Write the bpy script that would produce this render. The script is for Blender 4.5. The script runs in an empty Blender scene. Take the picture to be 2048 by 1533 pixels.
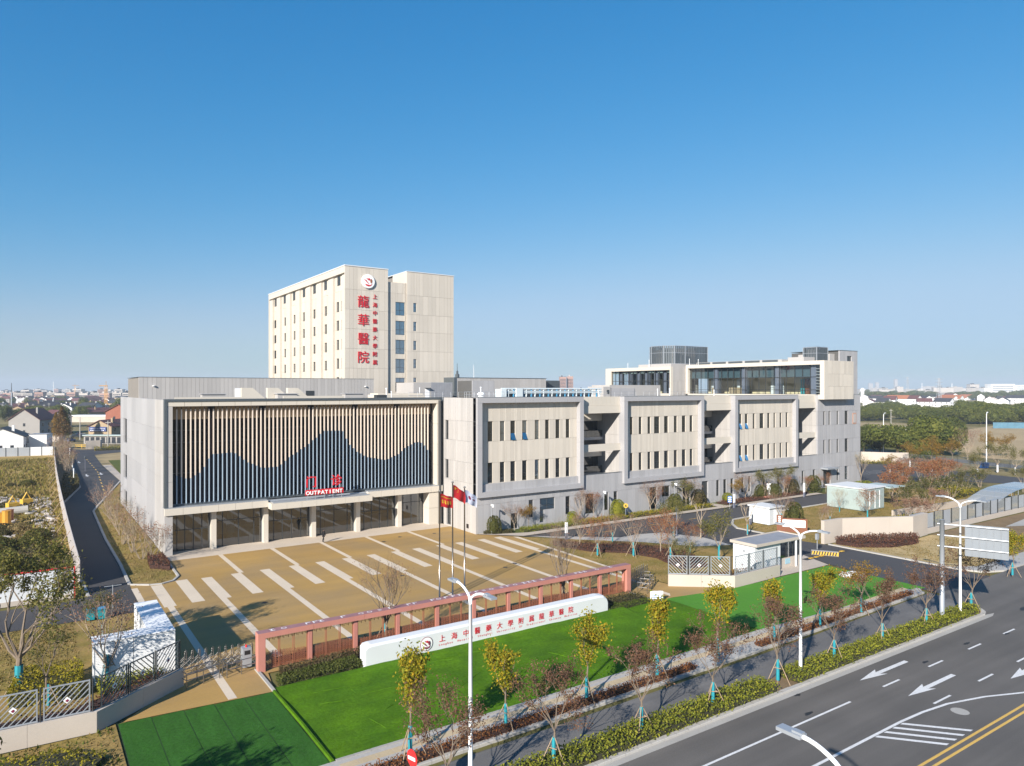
import bpy, bmesh, math, random
from mathutils import Vector, Matrix, noise

# ------------------------------------------------------------------ camera, sky, sun, exposure
scene = bpy.context.scene
COL = scene.collection
F_PX, CAM_H, U0, V_HORIZON = 1430.0, 20.0, 1024.0, 779.0     # survey of the photograph (2048 px wide)
SN, CS = 0.8260605451722869, 0.5635813833952148              # facade direction against the view direction
cam_d = bpy.data.cameras.new('camera')
cam_d.sensor_width = 36.0
cam_d.lens = F_PX / 2048 * 36.0
cam_d.shift_y = (V_HORIZON - 766.5) / 2048
cam_d.clip_start, cam_d.clip_end = 0.5, 20000
cam = bpy.data.objects.new('camera', cam_d)
cam.location = (0, 0, CAM_H)
cam.rotation_euler = (math.radians(90), 0, -math.asin(CS))
COL.objects.link(cam)
scene.camera = cam

SUN_AZ, SUN_EL = math.radians(28.5), math.radians(25.5)      # light travels towards +X, a little +Y
world = bpy.data.worlds.new('World'); scene.world = world; world.use_nodes = True
wn = world.node_tree; wn.nodes.clear()
w_out = wn.nodes.new('ShaderNodeOutputWorld'); w_bg = wn.nodes.new('ShaderNodeBackground')
sky_n = wn.nodes.new('ShaderNodeTexSky'); sky_n.sky_type = 'NISHITA'; sky_n.sun_disc = False
sky_n.sun_elevation = SUN_EL
sky_n.sun_rotation = math.radians(90) - math.atan2(-math.sin(SUN_AZ), -math.cos(SUN_AZ))
sky_n.altitude = 50; sky_n.air_density = 1.3; sky_n.dust_density = 0.25; sky_n.ozone_density = 2.6
w_bg.inputs['Strength'].default_value = 0.092
# clear winter sky as the camera graded it: deep blue overhead, pale at the horizon (one curve per channel, whole dome)
w_sep = wn.nodes.new('ShaderNodeSeparateColor'); w_com = wn.nodes.new('ShaderNodeCombineColor')
wn.links.new(sky_n.outputs[0], w_sep.inputs[0])
for ch, (amp, gam, top) in enumerate(((0.95,2.2,0.575),(0.475,0.88,0.86),(0.61,0.62,0.88))):
    cur = w_sep.outputs[ch]
    for op, val in (('MULTIPLY',0.12),('SMOOTH_MIN',top),('POWER',gam),('MULTIPLY',amp/0.12)):
        mn = wn.nodes.new('ShaderNodeMath'); mn.operation = op; mn.inputs[1].default_value = val; mn.inputs[2].default_value = 0.30
        wn.links.new(cur, mn.inputs[0]); cur = mn.outputs[0]
    wn.links.new(cur, w_com.inputs[ch])
wn.links.new(w_com.outputs[0], w_bg.inputs[0]); wn.links.new(w_bg.outputs[0], w_out.inputs[0])
sun_d = bpy.data.lights.new('sun', 'SUN'); sun_d.energy = 5.0; sun_d.angle = math.radians(0.55); sun_d.color = (1.0, 0.93, 0.83)
sun = bpy.data.objects.new('sun', sun_d); COL.objects.link(sun)
sun.rotation_euler = Vector((math.cos(SUN_AZ)*math.cos(SUN_EL), math.sin(SUN_AZ)*math.cos(SUN_EL), -math.sin(SUN_EL))).to_track_quat('-Z', 'Y').to_euler()
vs = scene.view_settings
scene.display_settings.display_device = 'sRGB'
vs.view_transform = 'Standard'; vs.look = 'None'; vs.exposure = 1.0; vs.gamma = 1.0; vs.use_curve_mapping = False
scene.render.engine = 'CYCLES'
scene.cycles.max_bounces = 8; scene.cycles.transparent_max_bounces = 16; scene.cycles.volume_bounces = 0
scene.cycles.use_denoising = True

# ------------------------------------------------------------------ helpers
R = random.Random(11)
PI = math.pi

def ground_at(u, v, z=0.0):
    """survey: point of the photograph (2048 px) on the level plane z"""
    w = F_PX * (CAM_H - z) / (v - V_HORIZON); r = (u - U0) / F_PX * w
    return (SN*r + CS*w, -CS*r + SN*w)

ALBEDO = {'white_paint': 0.95, 'white_render': 0.86, 'road_line_paint': 0.85, 'shade_deepened_asphalt': 0.9, 'red_letter': 1.0, 'red_sign_paint': 1.0, 'salmon_paint': 0.76, 'fin_cream': 1.0, 'fin_pale_blue': 0.9, 'teal_trunk_wrap': 1.0, 'cream_band': 0.86, 'apron_stone': 0.86, 'cream_panel': 0.84, 'cream_plain_panel': 0.84, 'tower_panel': 0.74, 'window_blind': 0.5, 'green_turf': 0.95, 'cool_green_turf': 0.8, 'clean_green_turf': 1.0, 'tan_plaza': 0.86, 'dry_lawn': 0.85, 'straw_lawn': 0.95, 'weedy_waste': 1.1, 'white_house_wall': 0.9}
def mat(name, col, rough=0.6, var=0.12, scale=0.6, fine=0.0, fscale=30.0, bump=0.0, metal=0.0, island=0.0, spec=0.5, col2=None, mix_scale=None, detail=6.0, sharp=None, streak=None):
    k_ = ALBEDO.get(name, 0.78); col = tuple(c*k_ for c in col); col2 = tuple(c*k_ for c in col2) if col2 else None
    m = bpy.data.materials.new(name); m.use_nodes = True
    nt = m.node_tree; n = nt.nodes; l = nt.links
    b = n['Principled BSDF']
    b.inputs['Roughness'].default_value = rough; b.inputs['Metallic'].default_value = metal
    b.inputs['Specular IOR Level'].default_value = spec
    geo = n.new('ShaderNodeNewGeometry')
    rgb = n.new('ShaderNodeRGB'); rgb.outputs[0].default_value = (*col, 1)
    cur = rgb.outputs[0]
    if col2:
        t = n.new('ShaderNodeTexNoise'); t.inputs['Scale'].default_value = mix_scale or scale; t.inputs['Detail'].default_value = detail
        l.new(geo.outputs['Position'], t.inputs['Vector'])
        rr = n.new('ShaderNodeValToRGB'); a, c = sharp or (0.38, 0.62)
        rr.color_ramp.elements[0].position = a; rr.color_ramp.elements[1].position = c
        l.new(t.outputs['Fac'], rr.inputs['Fac'])
        mx = n.new('ShaderNodeMix'); mx.data_type = 'RGBA'
        mx.inputs['B'].default_value = (*col2, 1)
        l.new(rr.outputs['Color'], mx.inputs['Factor']); l.new(cur, mx.inputs['A']); cur = mx.outputs['Result']
    def value(fac_socket, amount, cur):
        mr = n.new('ShaderNodeMapRange'); mr.inputs['To Min'].default_value = 1 - amount; mr.inputs['To Max'].default_value = 1 + amount
        l.new(fac_socket, mr.inputs['Value'])
        vm = n.new('ShaderNodeVectorMath'); vm.operation = 'SCALE'
        l.new(cur, vm.inputs[0]); l.new(mr.outputs[0], vm.inputs['Scale'])
        return vm.outputs[0]
    if var:
        t = n.new('ShaderNodeTexNoise'); t.inputs['Scale'].default_value = scale; t.inputs['Detail'].default_value = 8
        l.new(geo.outputs['Position'], t.inputs['Vector']); cur = value(t.outputs['Fac'], var*2, cur)
    if fine:
        t = n.new('ShaderNodeTexNoise'); t.inputs['Scale'].default_value = fscale; t.inputs['Detail'].default_value = 4
        l.new(geo.outputs['Position'], t.inputs['Vector']); cur = value(t.outputs['Fac'], fine*2, cur)
    if streak:
        mp = n.new('ShaderNodeMapping'); mp.inputs['Scale'].default_value = streak[0]; l.new(geo.outputs['Position'], mp.inputs['Vector'])
        t = n.new('ShaderNodeTexNoise'); t.inputs['Scale'].default_value = 1.0; t.inputs['Detail'].default_value = 5
        l.new(mp.outputs[0], t.inputs['Vector']); cur = value(t.outputs['Fac'], streak[1], cur)
    if island:
        cur = value(geo.outputs['Random Per Island'], island, cur)
    l.new(cur, b.inputs['Base Color'])
    if bump:
        t = n.new('ShaderNodeTexNoise'); t.inputs['Scale'].default_value = fscale; t.inputs['Detail'].default_value = 5
        l.new(geo.outputs['Position'], t.inputs['Vector'])
        bp = n.new('ShaderNodeBump'); bp.inputs['Strength'].default_value = bump; bp.inputs['Distance'].default_value = 0.05
        l.new(t.outputs['Fac'], bp.inputs['Height']); l.new(bp.outputs[0], b.inputs['Normal'])
    return m

def leaf_mat(name, cols, trans=0.35, rough=0.7):
    """leaf colours picked per leaf, some light passing through"""
    cols = [tuple(c*.74 for c in q) for q in cols]
    m = bpy.data.materials.new(name); m.use_nodes = True
    nt = m.node_tree; n = nt.nodes; l = nt.links; n.clear()
    out = n.new('ShaderNodeOutputMaterial'); geo = n.new('ShaderNodeNewGeometry')
    rr = n.new('ShaderNodeValToRGB'); cr = rr.color_ramp; cr.interpolation = 'LINEAR'
    k = len(cols)
    while len(cr.elements) < k: cr.elements.new(0.5)
    for i, c in enumerate(cols):
        cr.elements[i].position = i/(k-1) if k > 1 else 0; cr.elements[i].color = (*c, 1)
    l.new(geo.outputs['Random Per Island'], rr.inputs['Fac'])
    d = n.new('ShaderNodeBsdfPrincipled'); d.inputs['Roughness'].default_value = rough; d.inputs['Specular IOR Level'].default_value = 0.25
    t = n.new('ShaderNodeBsdfTranslucent'); mx = n.new('ShaderNodeMixShader'); mx.inputs[0].default_value = trans
    l.new(rr.outputs['Color'], d.inputs['Base Color']); l.new(rr.outputs['Color'], t.inputs['Color'])
    l.new(d.outputs[0], mx.inputs[1]); l.new(t.outputs[0], mx.inputs[2]); l.new(mx.outputs[0], out.inputs[0])
    return m

def glass_mat(name, tint, refl=0.12, rough=0.01, opacity=0.0, opaque_col=(0.02, 0.03, 0.035)):
    """thin pane: tinted see-through sheet with a mirror reflection that grows at grazing angles"""
    m = bpy.data.materials.new(name); m.use_nodes = True
    nt = m.node_tree; n = nt.nodes; l = nt.links; n.clear()
    out = n.new('ShaderNodeOutputMaterial')
    tr = n.new('ShaderNodeBsdfTransparent'); tr.inputs[0].default_value = (*tint, 1)
    df = n.new('ShaderNodeBsdfDiffuse'); df.inputs[0].default_value = (*opaque_col, 1)
    m1 = n.new('ShaderNodeMixShader'); m1.inputs[0].default_value = opacity
    l.new(tr.outputs[0], m1.inputs[1]); l.new(df.outputs[0], m1.inputs[2])
    gl = n.new('ShaderNodeBsdfGlossy'); gl.inputs['Roughness'].default_value = rough; gl.inputs[0].default_value = (0.95, 0.97, 1, 1)
    lw = n.new('ShaderNodeFresnel'); lw.inputs['IOR'].default_value = 1.5
    ad = n.new('ShaderNodeMath'); ad.operation = 'ADD'; ad.use_clamp = True; ad.inputs[1].default_value = refl
    l.new(lw.outputs[0], ad.inputs[0])
    m2 = n.new('ShaderNodeMixShader'); l.new(ad.outputs[0], m2.inputs[0]); l.new(m1.outputs[0], m2.inputs[1]); l.new(gl.outputs[0], m2.inputs[2])
    l.new(m2.outputs[0], out.inputs[0])
    return m

class MB:
    """collects faces, builds ONE mesh"""
    def __init__(s): s.v = []; s.f = []; s.m = []
    def face(s, pts, mi=0):
        k = len(s.v); s.v.extend(pts); s.f.append(tuple(range(k, k+len(pts)))); s.m.append(mi)
    def box(s, x0, y0, z0, x1, y1, z1, mi=0, skip=''):
        k = len(s.v)
        s.v.extend([(x0,y0,z0),(x1,y0,z0),(x1,y1,z0),(x0,y1,z0),(x0,y0,z1),(x1,y0,z1),(x1,y1,z1),(x0,y1,z1)])
        fs = {'d':(0,3,2,1),'u':(4,5,6,7),'f':(0,1,5,4),'b':(2,3,7,6),'l':(3,0,4,7),'r':(1,2,6,5)}
        for q, t in fs.items():
            if q not in skip: s.f.append(tuple(k+i for i in t)); s.m.append(mi)
    def obox(s, p, q, w, h, mi=0, z0=None):
        """bar from p to q, width w sideways (level), height h; p, q at the centre of the bar (or its foot when z0 is given)"""
        p = Vector(p); q = Vector(q); d = (q-p).normalized()
        side = d.cross(Vector((0,0,1)))
        if side.length < 1e-5: side = Vector((1,0,0))
        side.normalize(); up = side.cross(d).normalized()
        a = side*w/2; b = up*h/2; k = len(s.v)
        for c in (p, q):
            for e in (-a-b, a-b, a+b, -a+b): s.v.append(tuple(c+e))
        for t in ((0,3,2,1),(4,5,6,7),(0,1,5,4),(1,2,6,5),(2,3,7,6),(3,0,4,7)): s.f.append(tuple(k+i for i in t)); s.m.append(mi)
    def prism(s, poly, z0, z1, mi=0, top=True, bottom=False):
        n = len(poly); a = sum(poly[i][0]*poly[(i+1)%n][1]-poly[(i+1)%n][0]*poly[i][1] for i in range(n))
        if a < 0: poly = poly[::-1]
        k = len(s.v); s.v.extend([(x,y,z0) for x,y in poly]); s.v.extend([(x,y,z1) for x,y in poly])
        for i in range(n):
            j = (i+1) % n; s.f.append((k+i,k+j,k+n+j,k+n+i)); s.m.append(mi)
        if top: s.f.append(tuple(k+n+i for i in range(n))); s.m.append(mi)
        if bottom: s.f.append(tuple(k+n-1-i for i in range(n))); s.m.append(mi)
    def tube(s, pts, rad, n=6, mi=0, cap=True):
        pts = [Vector(p) for p in pts]; k0 = len(s.v)
        if not hasattr(rad, '__len__'): rad = [rad]*len(pts)
        ref = Vector((0,0,1))
        for i, p in enumerate(pts):
            d = (pts[min(i+1,len(pts)-1)]-pts[max(i-1,0)]).normalized()
            r0 = ref if abs(d.dot(ref)) < 0.95 else Vector((1,0,0))
            a = d.cross(r0).normalized(); b = d.cross(a).normalized()
            for j in range(n):
                t = 2*PI*j/n; s.v.append(tuple(p+(a*math.cos(t)+b*math.sin(t))*rad[i]))
        for i in range(len(pts)-1):
            for j in range(n):
                j2 = (j+1) % n; s.f.append((k0+i*n+j, k0+i*n+j2, k0+(i+1)*n+j2, k0+(i+1)*n+j)); s.m.append(mi)
        if cap:
            s.f.append(tuple(k0+j for j in range(n))); s.m.append(mi)
            s.f.append(tuple(k0+(len(pts)-1)*n+n-1-j for j in range(n))); s.m.append(mi)
    def lathe(s, prof, n=12, c=(0,0,0), mi=0):
        k0 = len(s.v)
        for r, z in prof:
            for j in range(n): t = 2*PI*j/n; s.v.append((c[0]+r*math.cos(t), c[1]+r*math.sin(t), c[2]+z))
        for i in range(len(prof)-1):
            for j in range(n):
                j2 = (j+1) % n; s.f.append((k0+i*n+j, k0+i*n+j2, k0+(i+1)*n+j2, k0+(i+1)*n+j)); s.m.append(mi)
    def mesh(s, name, mats):
        me = bpy.data.meshes.new(name); me.from_pydata(s.v, [], s.f)
        for m in (mats if isinstance(mats, (list, tuple)) else [mats]): me.materials.append(m)
        if any(s.m): me.polygons.foreach_set('material_index', s.m)
        me.update(); return me
    def build(s, name, mats, parent=None, smooth=False, loc=None):
        me = s.mesh(name, mats)
        if smooth: me.polygons.foreach_set('use_smooth', [True]*len(me.polygons))
        return put(name, me, parent, loc)

def put(name, me, parent=None, loc=None, rot=None, scale=None):
    o = bpy.data.objects.new(name, me); COL.objects.link(o)
    if parent: o.parent = parent
    if loc is not None: o.location = loc
    if rot is not None: o.rotation_euler = rot
    if scale is not None: o.scale = scale
    return o
def tag(o, label, cat, group=None):
    o['label'] = label; o['category'] = cat
    if group: o['group'] = group
    return o
def thing(name, label, cat, loc=(0,0,0), rz=0.0, group=None):
    o = bpy.data.objects.new(name, None); COL.objects.link(o)
    o.empty_display_size = 0.2; o.location = loc; o.rotation_euler = (0,0,rz)
    return tag(o, label, cat, group)
def structure(o): o['kind'] = 'structure'; return o
def stuff(o): o['kind'] = 'stuff'; return o
def copy_tree(o, parent=None):
    c = o.copy(); COL.objects.link(c)
    if parent: c.parent = parent
    for ch in list(o.children): copy_tree(ch, c)
    return c
def sheet(name, poly, z, m, parent=None, holes=None):
    b = MB(); n = len(poly)
    a = sum(poly[i][0]*poly[(i+1)%n][1]-poly[(i+1)%n][0]*poly[i][1] for i in range(n))
    b.face([(x,y,z) for x,y in (poly if a > 0 else poly[::-1])])
    o = b.build(name, m, parent)
    if not parent: structure(o)
    return o

# ------------------------------------------------------------------ materials
M = {}
M['cream'] = mat('cream_panel', (0.60,0.545,0.47), 0.55, 0.05, 0.25, fine=0.02, island=0.085, streak=((1.2,1.2,.12),0.06))
M['cream_plain'] = mat('cream_plain_panel', (0.60,0.55,0.475), 0.55, 0.03, 0.25, fine=0.02, island=0.02)
M['grey'] = mat('grey_panel', (0.415,0.41,0.422), 0.5, 0.05, 0.2, fine=0.02, island=0.075, streak=((1.2,1.2,.12),0.06))
M['grey_warm'] = mat('warm_grey_panel', (0.46,0.44,0.425), 0.55, 0.05, 0.2, fine=0.02, island=0.075, streak=((1.2,1.2,.12),0.06))
M['grey_frame'] = mat('grey_frame_panel', (0.41,0.405,0.42), 0.5, 0.03, 0.2, fine=0.02, island=0.03)
M['tower'] = mat('tower_panel', (0.66,0.60,0.52), 0.6, 0.035, 0.15, fine=0.02, island=0.07, streak=((.9,.9,.1),0.05))
M['joint'] = mat('dark_joint', (0.10,0.098,0.095), 0.8, 0.05)
M['joint_light'] = mat('light_joint', (0.24,0.22,0.20), 0.8, 0.05)
M['dark_metal'] = mat('dark_slate_metal', (0.115,0.135,0.15), 0.4, 0.06, metal=0.3)
M['mullion'] = mat('mullion_metal', (0.06,0.066,0.07), 0.4, 0.05, metal=0.3)
M['dark_brown'] = mat('dark_brown_cladding', (0.022,0.016,0.016), 0.7, 0.1, spec=0.15)
M['fin_top'] = mat('fin_cream', (0.64,0.55,0.47), 0.5, 0.04)
M['fin_low'] = mat('fin_pale_blue', (0.38,0.48,0.58), 0.45, 0.04)
M['navy'] = mat('navy_film', (0.007,0.013,0.026), 0.7, 0.1, spec=0.15)
M['white'] = mat('white_paint', (0.78,0.79,0.80), 0.45, 0.03, fine=0.02)
M['white_wall'] = mat('white_render', (0.66,0.68,0.70), 0.6, 0.04, fine=0.03)
M['offwhite'] = mat('offwhite_render', (0.54,0.475,0.41), 0.75, 0.06, 0.35, fine=0.03, fscale=9)
M['teal_panel'] = mat('pale_teal_louvre', (0.45,0.54,0.53), 0.45, 0.05)
M['roof_grey'] = mat('grey_roof_sheet', (0.30,0.31,0.34), 0.6, 0.12, 0.8, fine=0.05)
M['steel'] = mat('stainless_steel', (0.34,0.32,0.30), 0.32, 0.05, metal=0.9)
M['galv'] = mat('galvanised_steel', (0.44,0.47,0.51), 0.45, 0.06, metal=0.35)
M['pole_bronze'] = mat('flagpole_steel', (0.30,0.27,0.25), 0.25, 0.05, metal=0.9)
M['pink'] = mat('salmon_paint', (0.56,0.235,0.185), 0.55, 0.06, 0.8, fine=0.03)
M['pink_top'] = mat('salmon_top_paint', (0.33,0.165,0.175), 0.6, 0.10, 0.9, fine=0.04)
M['rust'] = mat('terracotta_metal', (0.34,0.125,0.065), 0.6, 0.08, 1.0)
M['red'] = mat('red_letter', (0.50,0.012,0.022), 0.4, 0.04)
M['red_sign'] = mat('red_sign_paint', (0.62,0.02,0.02), 0.4, 0.04)
M['maroon'] = mat('maroon_letter', (0.24,0.02,0.06), 0.5, 0.05)
M['yellow'] = mat('yellow_paint', (0.68,0.42,0.05), 0.6, 0.10, 2.0, fine=0.08)
M['blue_sign'] = mat('blue_sign_paint', (0.03,0.16,0.50), 0.4, 0.04)
M['asphalt'] = mat('asphalt', (0.134,0.122,0.111), 0.85, 0.10, 0.12, fine=0.16, fscale=14, bump=0.15, col2=(0.108,0.099,0.091), mix_scale=0.09, streak=((0.03,0.9,1),0.35))
M['asphalt2'] = mat('worn_asphalt', (0.135,0.13,0.128), 0.85, 0.10, 0.3, fine=0.14, fscale=12, bump=0.15, col2=(0.21,0.20,0.19), mix_scale=0.25, sharp=(0.5,0.75), streak=((0.05,1.2,1),0.3))
M['asphalt3'] = mat('inner_asphalt', (0.058,0.056,0.060), 0.85, 0.08, 0.2, fine=0.12, fscale=12, bump=0.1)
M['asphalt4'] = mat('shade_deepened_asphalt', (0.045,0.043,0.046), 0.85, 0.08, 0.2, fine=0.12, fscale=12, bump=0.1)  # side road asphalt, base darkened so the shade on it reads deeper
M['shop_navy'] = mat('navy_shop_board', (0.03,0.06,0.22), 0.5, 0.05)
M['line'] = mat('road_line_paint', (0.66,0.66,0.66), 0.7, 0.07, 0.9, fine=0.16, fscale=7)
M['line_yellow'] = mat('yellow_road_line', (0.70,0.44,0.10), 0.7, 0.07, 0.9, fine=0.14, fscale=7)
M['concrete'] = mat('concrete', (0.40,0.385,0.36), 0.85, 0.08, 0.5, fine=0.06, fscale=8, island=0.10)
M['kerb'] = mat('kerb_stone', (0.46,0.44,0.41), 0.85, 0.10, 0.8, fine=0.08, fscale=9)
M['pavement'] = mat('pavement_slab', (0.43,0.41,0.385), 0.85, 0.08, 0.6, fine=0.09, fscale=6, island=0.06)
M['tactile'] = mat('tactile_paving', (0.52,0.41,0.26), 0.85, 0.10, 0.6, fine=0.08, fscale=8)
M['plaza'] = mat('tan_plaza', (0.385,0.235,0.066), 0.8, 0.10, 0.10, fine=0.06, fscale=5, col2=(0.33,0.215,0.085), mix_scale=0.16, streak=((0.04,0.5,1),0.22))
M['band'] = mat('cream_band', (0.63,0.53,0.41), 0.8, 0.05, 0.4, fine=0.05, fscale=6)
M['apron'] = mat('apron_stone', (0.56,0.475,0.385), 0.8, 0.05, 0.4, fine=0.05, fscale=6)
M['walk'] = mat('pale_walk', (0.50,0.43,0.36), 0.85, 0.06, 0.4, fine=0.06, fscale=6)
M['turf'] = mat('green_turf', (0.068,0.152,0.004), 0.95, 0.12, 0.35, fine=0.25, fscale=5, bump=0.5, spec=0.1, col2=(0.048,0.118,0.004), mix_scale=0.45, streak=((0.25,1.3,1),0.3))
M['turf2'] = mat('cool_green_turf', (0.034,0.115,0.016), 0.95, 0.10, 0.5, fine=0.2, fscale=5, bump=0.4, spec=0.1, streak=((1.6,0.2,1),0.3))
M['turf_far'] = mat('clean_green_turf', (0.068,0.20,0.024), 0.95, 0.06, 0.3, fine=0.10, fscale=5, bump=0.3, spec=0.1)
M['lawn'] = mat('dry_lawn', (0.30,0.205,0.075), 0.95, 0.16, 0.5, fine=0.25, fscale=6, bump=0.5, spec=0.1, col2=(0.21,0.165,0.045), mix_scale=0.35)
M['lawn_pale'] = mat('straw_lawn', (0.42,0.315,0.165), 0.95, 0.14, 0.5, fine=0.22, fscale=6, bump=0.5, spec=0.1, col2=(0.33,0.25,0.12), mix_scale=0.35)
M['lawn_green'] = mat('green_lawn', (0.105,0.125,0.03), 0.95, 0.15, 0.5, fine=0.25, fscale=6, bump=0.5, spec=0.1)
M['waste'] = mat('weedy_waste', (0.20,0.155,0.04), 0.95, 0.22, 0.10, fine=0.3, fscale=2.2, bump=0.8, spec=0.1, col2=(0.33,0.225,0.085), mix_scale=0.06)
M['soil'] = mat('bare_soil', (0.24,0.17,0.10), 0.95, 0.15, 0.5, fine=0.2, bump=0.5, spec=0.1)
M['terrain'] = mat('far_fields', (0.16,0.145,0.055), 0.95, 0.25, 0.012, fine=0.2, fscale=0.25, spec=0.05, col2=(0.36,0.28,0.16), mix_scale=0.006, sharp=(0.45,0.58))
M['field'] = mat('bare_field', (0.44,0.335,0.20), 0.95, 0.14, 0.05, fine=0.15, fscale=1.5, spec=0.05)
M['bark'] = mat('grey_brown_bark', (0.20,0.155,0.115), 0.9, 0.15, 3, fine=0.1)
M['bark_pale'] = mat('pale_bark', (0.34,0.27,0.20), 0.9, 0.12, 3, fine=0.1)
M['bark_dark'] = mat('dark_bark', (0.085,0.06,0.045), 0.9, 0.12, 3)
M['wrap'] = mat('teal_trunk_wrap', (0.01,0.22,0.27), 0.7, 0.10, 4)
M['wrap_white'] = mat('white_trunk_wrap', (0.62,0.64,0.68), 0.7, 0.10, 4)
M['stake'] = mat('stake_pole', (0.36,0.26,0.17), 0.8, 0.12, 4)
M['skin'] = mat('skin', (0.42,0.24,0.16), 0.5, 0.02)
M['black_cloth'] = mat('black_cloth', (0.012,0.012,0.014), 0.85, 0.1)
M['hair'] = mat('black_hair', (0.008,0.007,0.007), 0.5, 0.05)
M['pane'] = glass_mat('window_pane', (0.36,0.43,0.45), refl=0.07, opacity=0.66, opaque_col=(0.010,0.014,0.016))
M['pane_blue'] = glass_mat('blue_window_pane', (0.25,0.45,0.60), refl=0.34, opacity=0.7, opaque_col=(0.01,0.045,0.08))
M['lobby_glass'] = glass_mat('lobby_glass', (0.34,0.42,0.42), refl=0.11, opacity=0.25, opaque_col=(0.012,0.016,0.016))
M['hall_glass'] = glass_mat('upper_glass', (0.20,0.23,0.25), refl=-0.02, opacity=0.45, opaque_col=(0.005,0.006,0.008))
M['pav_glass'] = glass_mat('pavilion_glass', (0.86,0.93,0.93), refl=0.04)
M['blind'] = mat('window_blind', (0.30,0.30,0.29), 0.7, 0.06, island=0.2)
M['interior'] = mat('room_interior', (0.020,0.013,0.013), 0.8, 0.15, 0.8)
M['interior_beige'] = mat('beige_interior', (0.80,0.66,0.42), 0.7, 0.06)
M['interior_floor'] = mat('interior_floor', (0.13,0.135,0.14), 0.3, 0.06)
M['slate_blue'] = mat('slate_blue_column', (0.17,0.18,0.24), 0.5, 0.05)
M['teal_paint'] = mat('teal_paint', (0.01,0.28,0.33), 0.5, 0.05)
M['pipe_blue'] = mat('blue_pipe_paint', (0.06,0.30,0.52), 0.4, 0.06)
M['pipe_white'] = mat('white_pipe_wrap', (0.66,0.74,0.78), 0.4, 0.06)
M['brown_board'] = mat('brown_board', (0.20,0.068,0.03), 0.5, 0.08)
M['roof_maroon'] = mat('maroon_roof_tile', (0.125,0.045,0.042), 0.75, 0.12, 1.0, fine=0.1)
M['roof_dark'] = mat('dark_roof_tile', (0.045,0.045,0.052), 0.7, 0.12, 1.0, fine=0.1)
M['roof_orange'] = mat('orange_roof_tile', (0.36,0.13,0.06), 0.75, 0.12, 1.0)
M['house_white'] = mat('white_house_wall', (0.70,0.70,0.70), 0.7, 0.05)
M['house_grey'] = mat('grey_house_wall', (0.33,0.31,0.295), 0.8, 0.07, 0.3)
M['house_tan'] = mat('tan_house_wall', (0.40,0.30,0.19), 0.8, 0.07, 0.3)
M['brick'] = mat('red_brick_wall', (0.30,0.105,0.065), 0.85, 0.1, 1.0)
M['dark_window'] = mat('dark_far_window', (0.03,0.035,0.045), 0.25, 0.1)
M['city'] = mat('pale_city_wall', (0.55,0.50,0.46), 0.8, 0.06, 0.05)
M['city_brick'] = mat('reddish_city_wall', (0.42,0.25,0.20), 0.8, 0.06, 0.05)
M['blue_net'] = mat('blue_site_sheet', (0.10,0.22,0.31), 0.6, 0.15, 0.4)
M['machine'] = mat('yellow_machine_paint', (0.62,0.30,0.03), 0.5, 0.08)
M['rubble'] = mat('rubble', (0.48,0.43,0.39), 0.9, 0.12, 2, island=0.4)
M['black'] = mat('black_rubber', (0.015,0.015,0.016), 0.6, 0.05)
# leaves
L_RED = leaf_mat('red_brown_leaves', [(0.12,0.06,0.04),(0.20,0.095,0.06),(0.26,0.14,0.085),(0.15,0.10,0.04),(0.17,0.07,0.05)], 0.3)
L_YEL = leaf_mat('yellow_green_leaves', [(0.11,0.16,0.014),(0.32,0.30,0.014),(0.50,0.38,0.02),(0.22,0.26,0.02),(0.60,0.36,0.015),(0.15,0.20,0.014),(0.40,0.36,0.02)], 0.35)
L_OCH = leaf_mat('ochre_leaves', [(0.20,0.15,0.02),(0.42,0.24,0.03),(0.33,0.17,0.03),(0.16,0.14,0.025)], 0.35)
L_GRN = leaf_mat('olive_green_leaves', [(0.055,0.075,0.014),(0.11,0.125,0.02),(0.16,0.155,0.03),(0.075,0.085,0.02),(0.19,0.13,0.03)], 0.35)
L_DRK = leaf_mat('dark_green_leaves', [(0.055,0.075,0.012),(0.10,0.125,0.020),(0.15,0.17,0.028),(0.20,0.205,0.035)], 0.25)
L_ORG = leaf_mat('orange_leaves', [(0.34,0.12,0.05),(0.44,0.18,0.06),(0.28,0.10,0.06),(0.36,0.22,0.08)], 0.35)
L_PNK = leaf_mat('pinkish_brown_leaves', [(0.30,0.17,0.12),(0.37,0.20,0.13),(0.25,0.15,0.10)], 0.3)
L_HDG = leaf_mat('lime_hedge_leaves', [(0.10,0.13,0.014),(0.21,0.235,0.024),(0.34,0.33,0.03),(0.15,0.18,0.018)], 0.3)
L_HBR = leaf_mat('rust_hedge_leaves', [(0.16,0.055,0.02),(0.27,0.10,0.03),(0.34,0.15,0.05),(0.12,0.06,0.025)], 0.3)
L_HRD = leaf_mat('dark_red_hedge_leaves', [(0.06,0.026,0.02),(0.13,0.05,0.035),(0.20,0.08,0.05),(0.09,0.06,0.025),(0.26,0.11,0.07)], 0.25)
L_HDK = leaf_mat('green_brown_hedge_leaves', [(0.05,0.06,0.015),(0.09,0.075,0.025),(0.12,0.085,0.035),(0.07,0.085,0.02)], 0.25)
L_GRS = leaf_mat('green_grass_blades', [(0.05,0.085,0.01),(0.085,0.125,0.014),(0.12,0.15,0.02)], 0.3)
L_DRY = leaf_mat('dry_grass_blades', [(0.23,0.165,0.055),(0.31,0.215,0.085),(0.14,0.125,0.025),(0.36,0.26,0.12)], 0.3)
L_YHG = leaf_mat('yellow_hedge_leaves', [(0.17,0.17,0.012),(0.33,0.28,0.015),(0.42,0.33,0.02),(0.10,0.12,0.014)], 0.3)
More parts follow.
